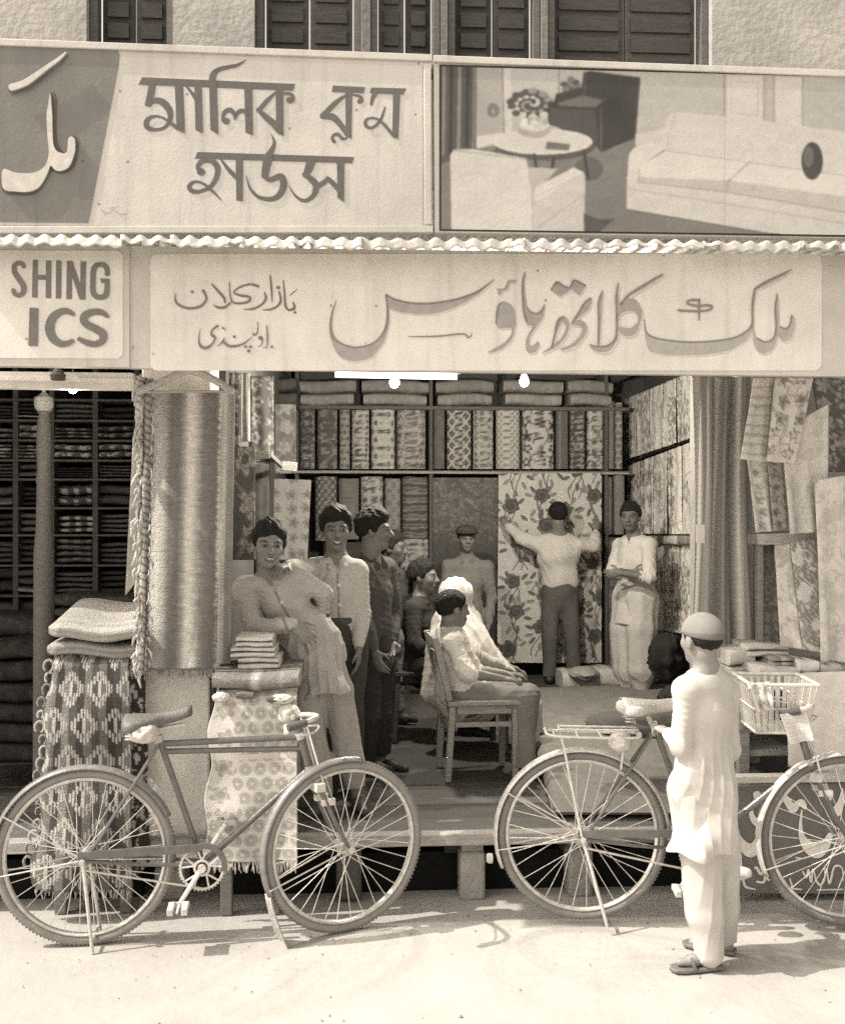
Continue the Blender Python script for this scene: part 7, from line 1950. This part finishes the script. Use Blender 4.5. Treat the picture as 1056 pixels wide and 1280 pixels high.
# ---- man with folded arms
J = dict(head=cx(788, 647, 8.25), neck=cx(793, 674, 8.3), pel=cx(793, 745, 8.32), sR=cx(775, 684, 8.44), sL=cx(811, 684, 8.18), eR=cx(766, 714, 8.36), wR=cx(790, 716, 8.08), eL=cx(811, 722, 8.02), wL=cx(776, 716, 8.04),
         hR=cx(784, 752, 8.4), hL=cx(802, 752, 8.26), kR=cx(783, 808, 8.34), kL=cx(801, 808, 8.22), aR=cx(786, 861, 8.36), aL=cx(801, 862, 8.24))
j_ = Person('man in white long shirt and baggy trousers standing with folded arms by the right wall', J, (-.55, -1, 0), s=.93, hs=.96, skin=.15, h=.008, moust=False, group='people in the shop')
j_.body({'L': ((-1, .1, -.1), (.3, 1, 0), .4), 'R': ((1, -.3, 0), (0, 1, .4), .4)}).hair(.012, .6, .010, seed=9)
j_.top(.56, hem=.95, fold=.005, skirt=[(cx(793, 752, 8.32), .16, .135), (cx(791, 782, 8.30), .175, .145)], name='kameez', sleeve='roll', open_neck=.03); j_.legs(.52, 'shalwar', fold=.007, kx=48, kz=3, puff=.03, cuffs=.3); j_.shoes(.06)
# ---- boy in white in the street
J = dict(head=cx(876, 800, 4.05), neck=cx(884, 842, 4.06), pel=cx(880, 985, 4.08), sR=cx(909, 868, 4.15), sL=cx(857, 868, 3.99), eR=cx(912, 935, 4.18), wR=cx(892, 952, 4.32), eL=cx(851, 930, 3.99), wL=cx(833, 916, 4.17),
         hR=cx(893, 995, 4.12), hL=cx(870, 995, 4.05), kR=cx(899, 1085, 4.14), kL=cx(876, 1090, 4.03), aR=cx(902, 1172, 4.19), aL=cx(886, 1188, 4.03))
k_ = Person('boy with a pale skullcap in white long shirt and trousers standing in the sunlit street', J, (-.36, .93, 0), s=.72, hs=.88, skin=.26, wr=.0032, h=.0045)
fk = {'L': (-1, -.08, 0), 'R': (-.85, .5, 0)}
k_.body({'L': (C(822, 908, 4.24) - C(833, 916, 4.17), (0, .3, -1), .55), 'R': ((-.6, .6, 0), (0, 0, -1), .4)}, fk)
k_.top(.52, hem=.9, fold=.007, puff=.017, kx=24, kz=8, skirt=[(cx(880, 990, 4.08), .134, .13), (cx(876, 1060, 4.06), .136, .13)], name='kurta', open_neck=0)
k_.legs(.50, 'shalwar', fold=.004, kx=34, kz=5, puff=.008, cuffs=2.4, full=1.0, waist=.05)
for q in 'LR':
    an = k_.J['a' + q]; fd = nrm(fk[q]); sd_ = np.array([-fd[1], fd[0], 0]); g0 = an * [1, 1, 0]
    mb = MB(); pts = [(-.055, .026), (.0, .03), (.06, .036), (.11, .038), (.145, .03), (.16, .0)]
    o2 = [(x, y) for x, y in pts] + [(x, -y) for x, y in pts[-2::-1]]
    mb.plate(o2, lambda x, y, dd: g0 + fd * x + sd_ * y + UP * (.002 + dd), .014, .16); sl_ = mb.build('sandal', M_LEATHER, k_.root, bevel=.003, fixn=True)
    mb = MB(); mb.tube(catmull([g0 + fd * .07 + sd_ * .036 + UP * .012, g0 + fd * .075 + sd_ * .02 + UP * .045, g0 + fd * .075 - sd_ * .02 + UP * .045, g0 + fd * .07 - sd_ * .036 + UP * .012], 5), .008, 6, .12); mb.build('strap', M_LEATHER, sl_)

k_.hair(.006, .42, -.012, tuft=False, seed=3)
g = Field(k_.hc - .2, k_.hc + .2, .0045)
g.ell(k_.hl((0, -.014, .034)), [q * k_.hs for q in (.086, .106, .090)], k_.HR, 0); g.below(k_.HR @ nrm(np.array([0, .12, -1.0])), k_.hl((0, 0, .022)))
V, Fq = g.mesh(); q = (V - k_.hc) @ k_.HR
fast_mesh('skullcap', V, Fq, .22 * (1 + .16 * np.sin(np.arctan2(q[:, 0], q[:, 1]) * 40) * np.sin(q[:, 2] * 900)) * np.where(q[:, 2] < .036, .75, 1.0), M_SHIRT, k_.root)
# ---- chairs
def chair(label, base, f, w=.42, dpt=.42, sh_=.40, bh=.80, tone=.34, posts=True):
    """wooden chair; base is the floor point under the seat centre, f the way it faces"""
    f = nrm(np.asarray(f, float)); sd_ = np.array([-f[1], f[0], 0]); base = np.asarray(base, float)
    o = thing('wooden_chair', base, label, 'chair', 'chairs in the shop')
    L = lambda x, y, z: base + f * x + sd_ * y + UP * z
    mb = MB(); mb.obox(L(0, 0, sh_ + .012), (dpt / 2 + .012, w / 2 + .012, .013), tone, np.stack([f, sd_, UP], 1)); mb.build('seat', M_WOOD, o, bevel=.006)
    for y in (-1, 1):
        mb = MB(); mb.bar(L(dpt / 2 - .02, y * (w / 2 - .02), 0), L(dpt / 2 - .02, y * (w / 2 - .02), sh_ - .002), .034, .034, tone, side=f); mb.build('leg', M_WOOD, o, bevel=.004)
        mb = MB(); mb.bar(L(-dpt / 2 - .01, y * (w / 2 - .02), 0), L(-dpt / 2 + .016, y * (w / 2 - .02), sh_ - .002), .034, .034, tone, side=f); mb.build('leg', M_WOOD, o, bevel=.004)
        mb = MB(); mb.bar(L(-dpt / 2 + .0, y * (w / 2 - .02), sh_ + .028), L(-dpt / 2 - .08, y * (w / 2 - .02), bh), .034, .032, tone, side=f); mb.build('back_post', M_WOOD, o, bevel=.004)
        mb = MB(); mb.bar(L(-dpt / 2 + .03, y * (w / 2 - .02), sh_ - .105), L(dpt / 2 - .04, y * (w / 2 - .02), sh_ - .105), .026, .018, tone, side=UP); mb.bar(L(-dpt / 2 + .04, y * (w / 2 - .02), sh_ - .025), L(dpt / 2 - .04, y * (w / 2 - .02), sh_ - .025), .045, .02, tone, side=UP); mb.build('side_rails', M_WOOD, o, bevel=.003)
    for x, z in ((dpt / 2 - .02, sh_ - .025), (-dpt / 2 + .01, sh_ - .025), (-dpt / 2 + .004, sh_ - .13)):
        mb = MB(); mb.bar(L(x, -w / 2 + .04, z), L(x, w / 2 - .04, z), .04, .018, tone, side=UP); mb.build('rail', M_WOOD, o, bevel=.003)
    mb = MB()
    for q in (.97, .72): z = sh_ + (bh - sh_) * q; x = -dpt / 2 - .08 * q; mb.bar(L(x, -w / 2 + .04, z - .02), L(x, w / 2 - .04, z - .02), .05, .016, tone, side=UP)
    mb.build('back_slats', M_WOOD, o, bevel=.003)
    return o
bs = cx(598, 960, 5.82) * [1, 1, 0] + [0, 0, ZF + .015]
chair('light wooden chair under the boy in the white shirt', bs, (1, .06, 0), w=.40, dpt=.38, sh_=.41, bh=.78, tone=.33)
bs = cx(528, 930, 6.8) * [1, 1, 0] + [0, 0, ZF + .015]
chair('dark wooden chair under the boy in dark clothes', bs, (1, 0, 0), w=.38, dpt=.36, sh_=.42, bh=.80, tone=.07)
bs = cx(592, 930, 6.45) * [1, 1, 0] + [0, 0, ZF + .015]
chair('brown chair hidden under the woman in the white veil', bs, (1, .1, 0), w=.38, dpt=.36, sh_=.40, bh=.70, tone=.14)
# ---- cloth and paper hung on the right bicycle's handlebar
def hx(px, py, d): return C(px, py, d)
hang('printed_cloth', hx(934, 856, 4.18), hx(962, 852, 4.20), hx(944, 890, 4.15), hx(966, 886, 4.17), pat_flor(.05, .66, .34, .50, 95), 'pale printed cloth draped over the corner of the bicycle basket', folds=.02, nf=2, res=.006)
hang('newspaper', hx(974, 893, 4.15), hx(1008, 889, 4.18), hx(986, 930, 4.12), hx(1017, 926, 4.15), lambda x, y: np.where((np.sin(y * 900) > .3) & (np.abs((x / .055) % 1 - .5) < .42), .50, .68), 'folded newspaper hanging below the basket of the right bicycle', cat='newspaper', folds=.012, nf=1.2, res=.004)
blob_cloth('white_rag', C(925, 1092, 4.33), .05, .03, .026, .66, 'small white rag caught on the pedal of the right bicycle', 'rag', seed=51)
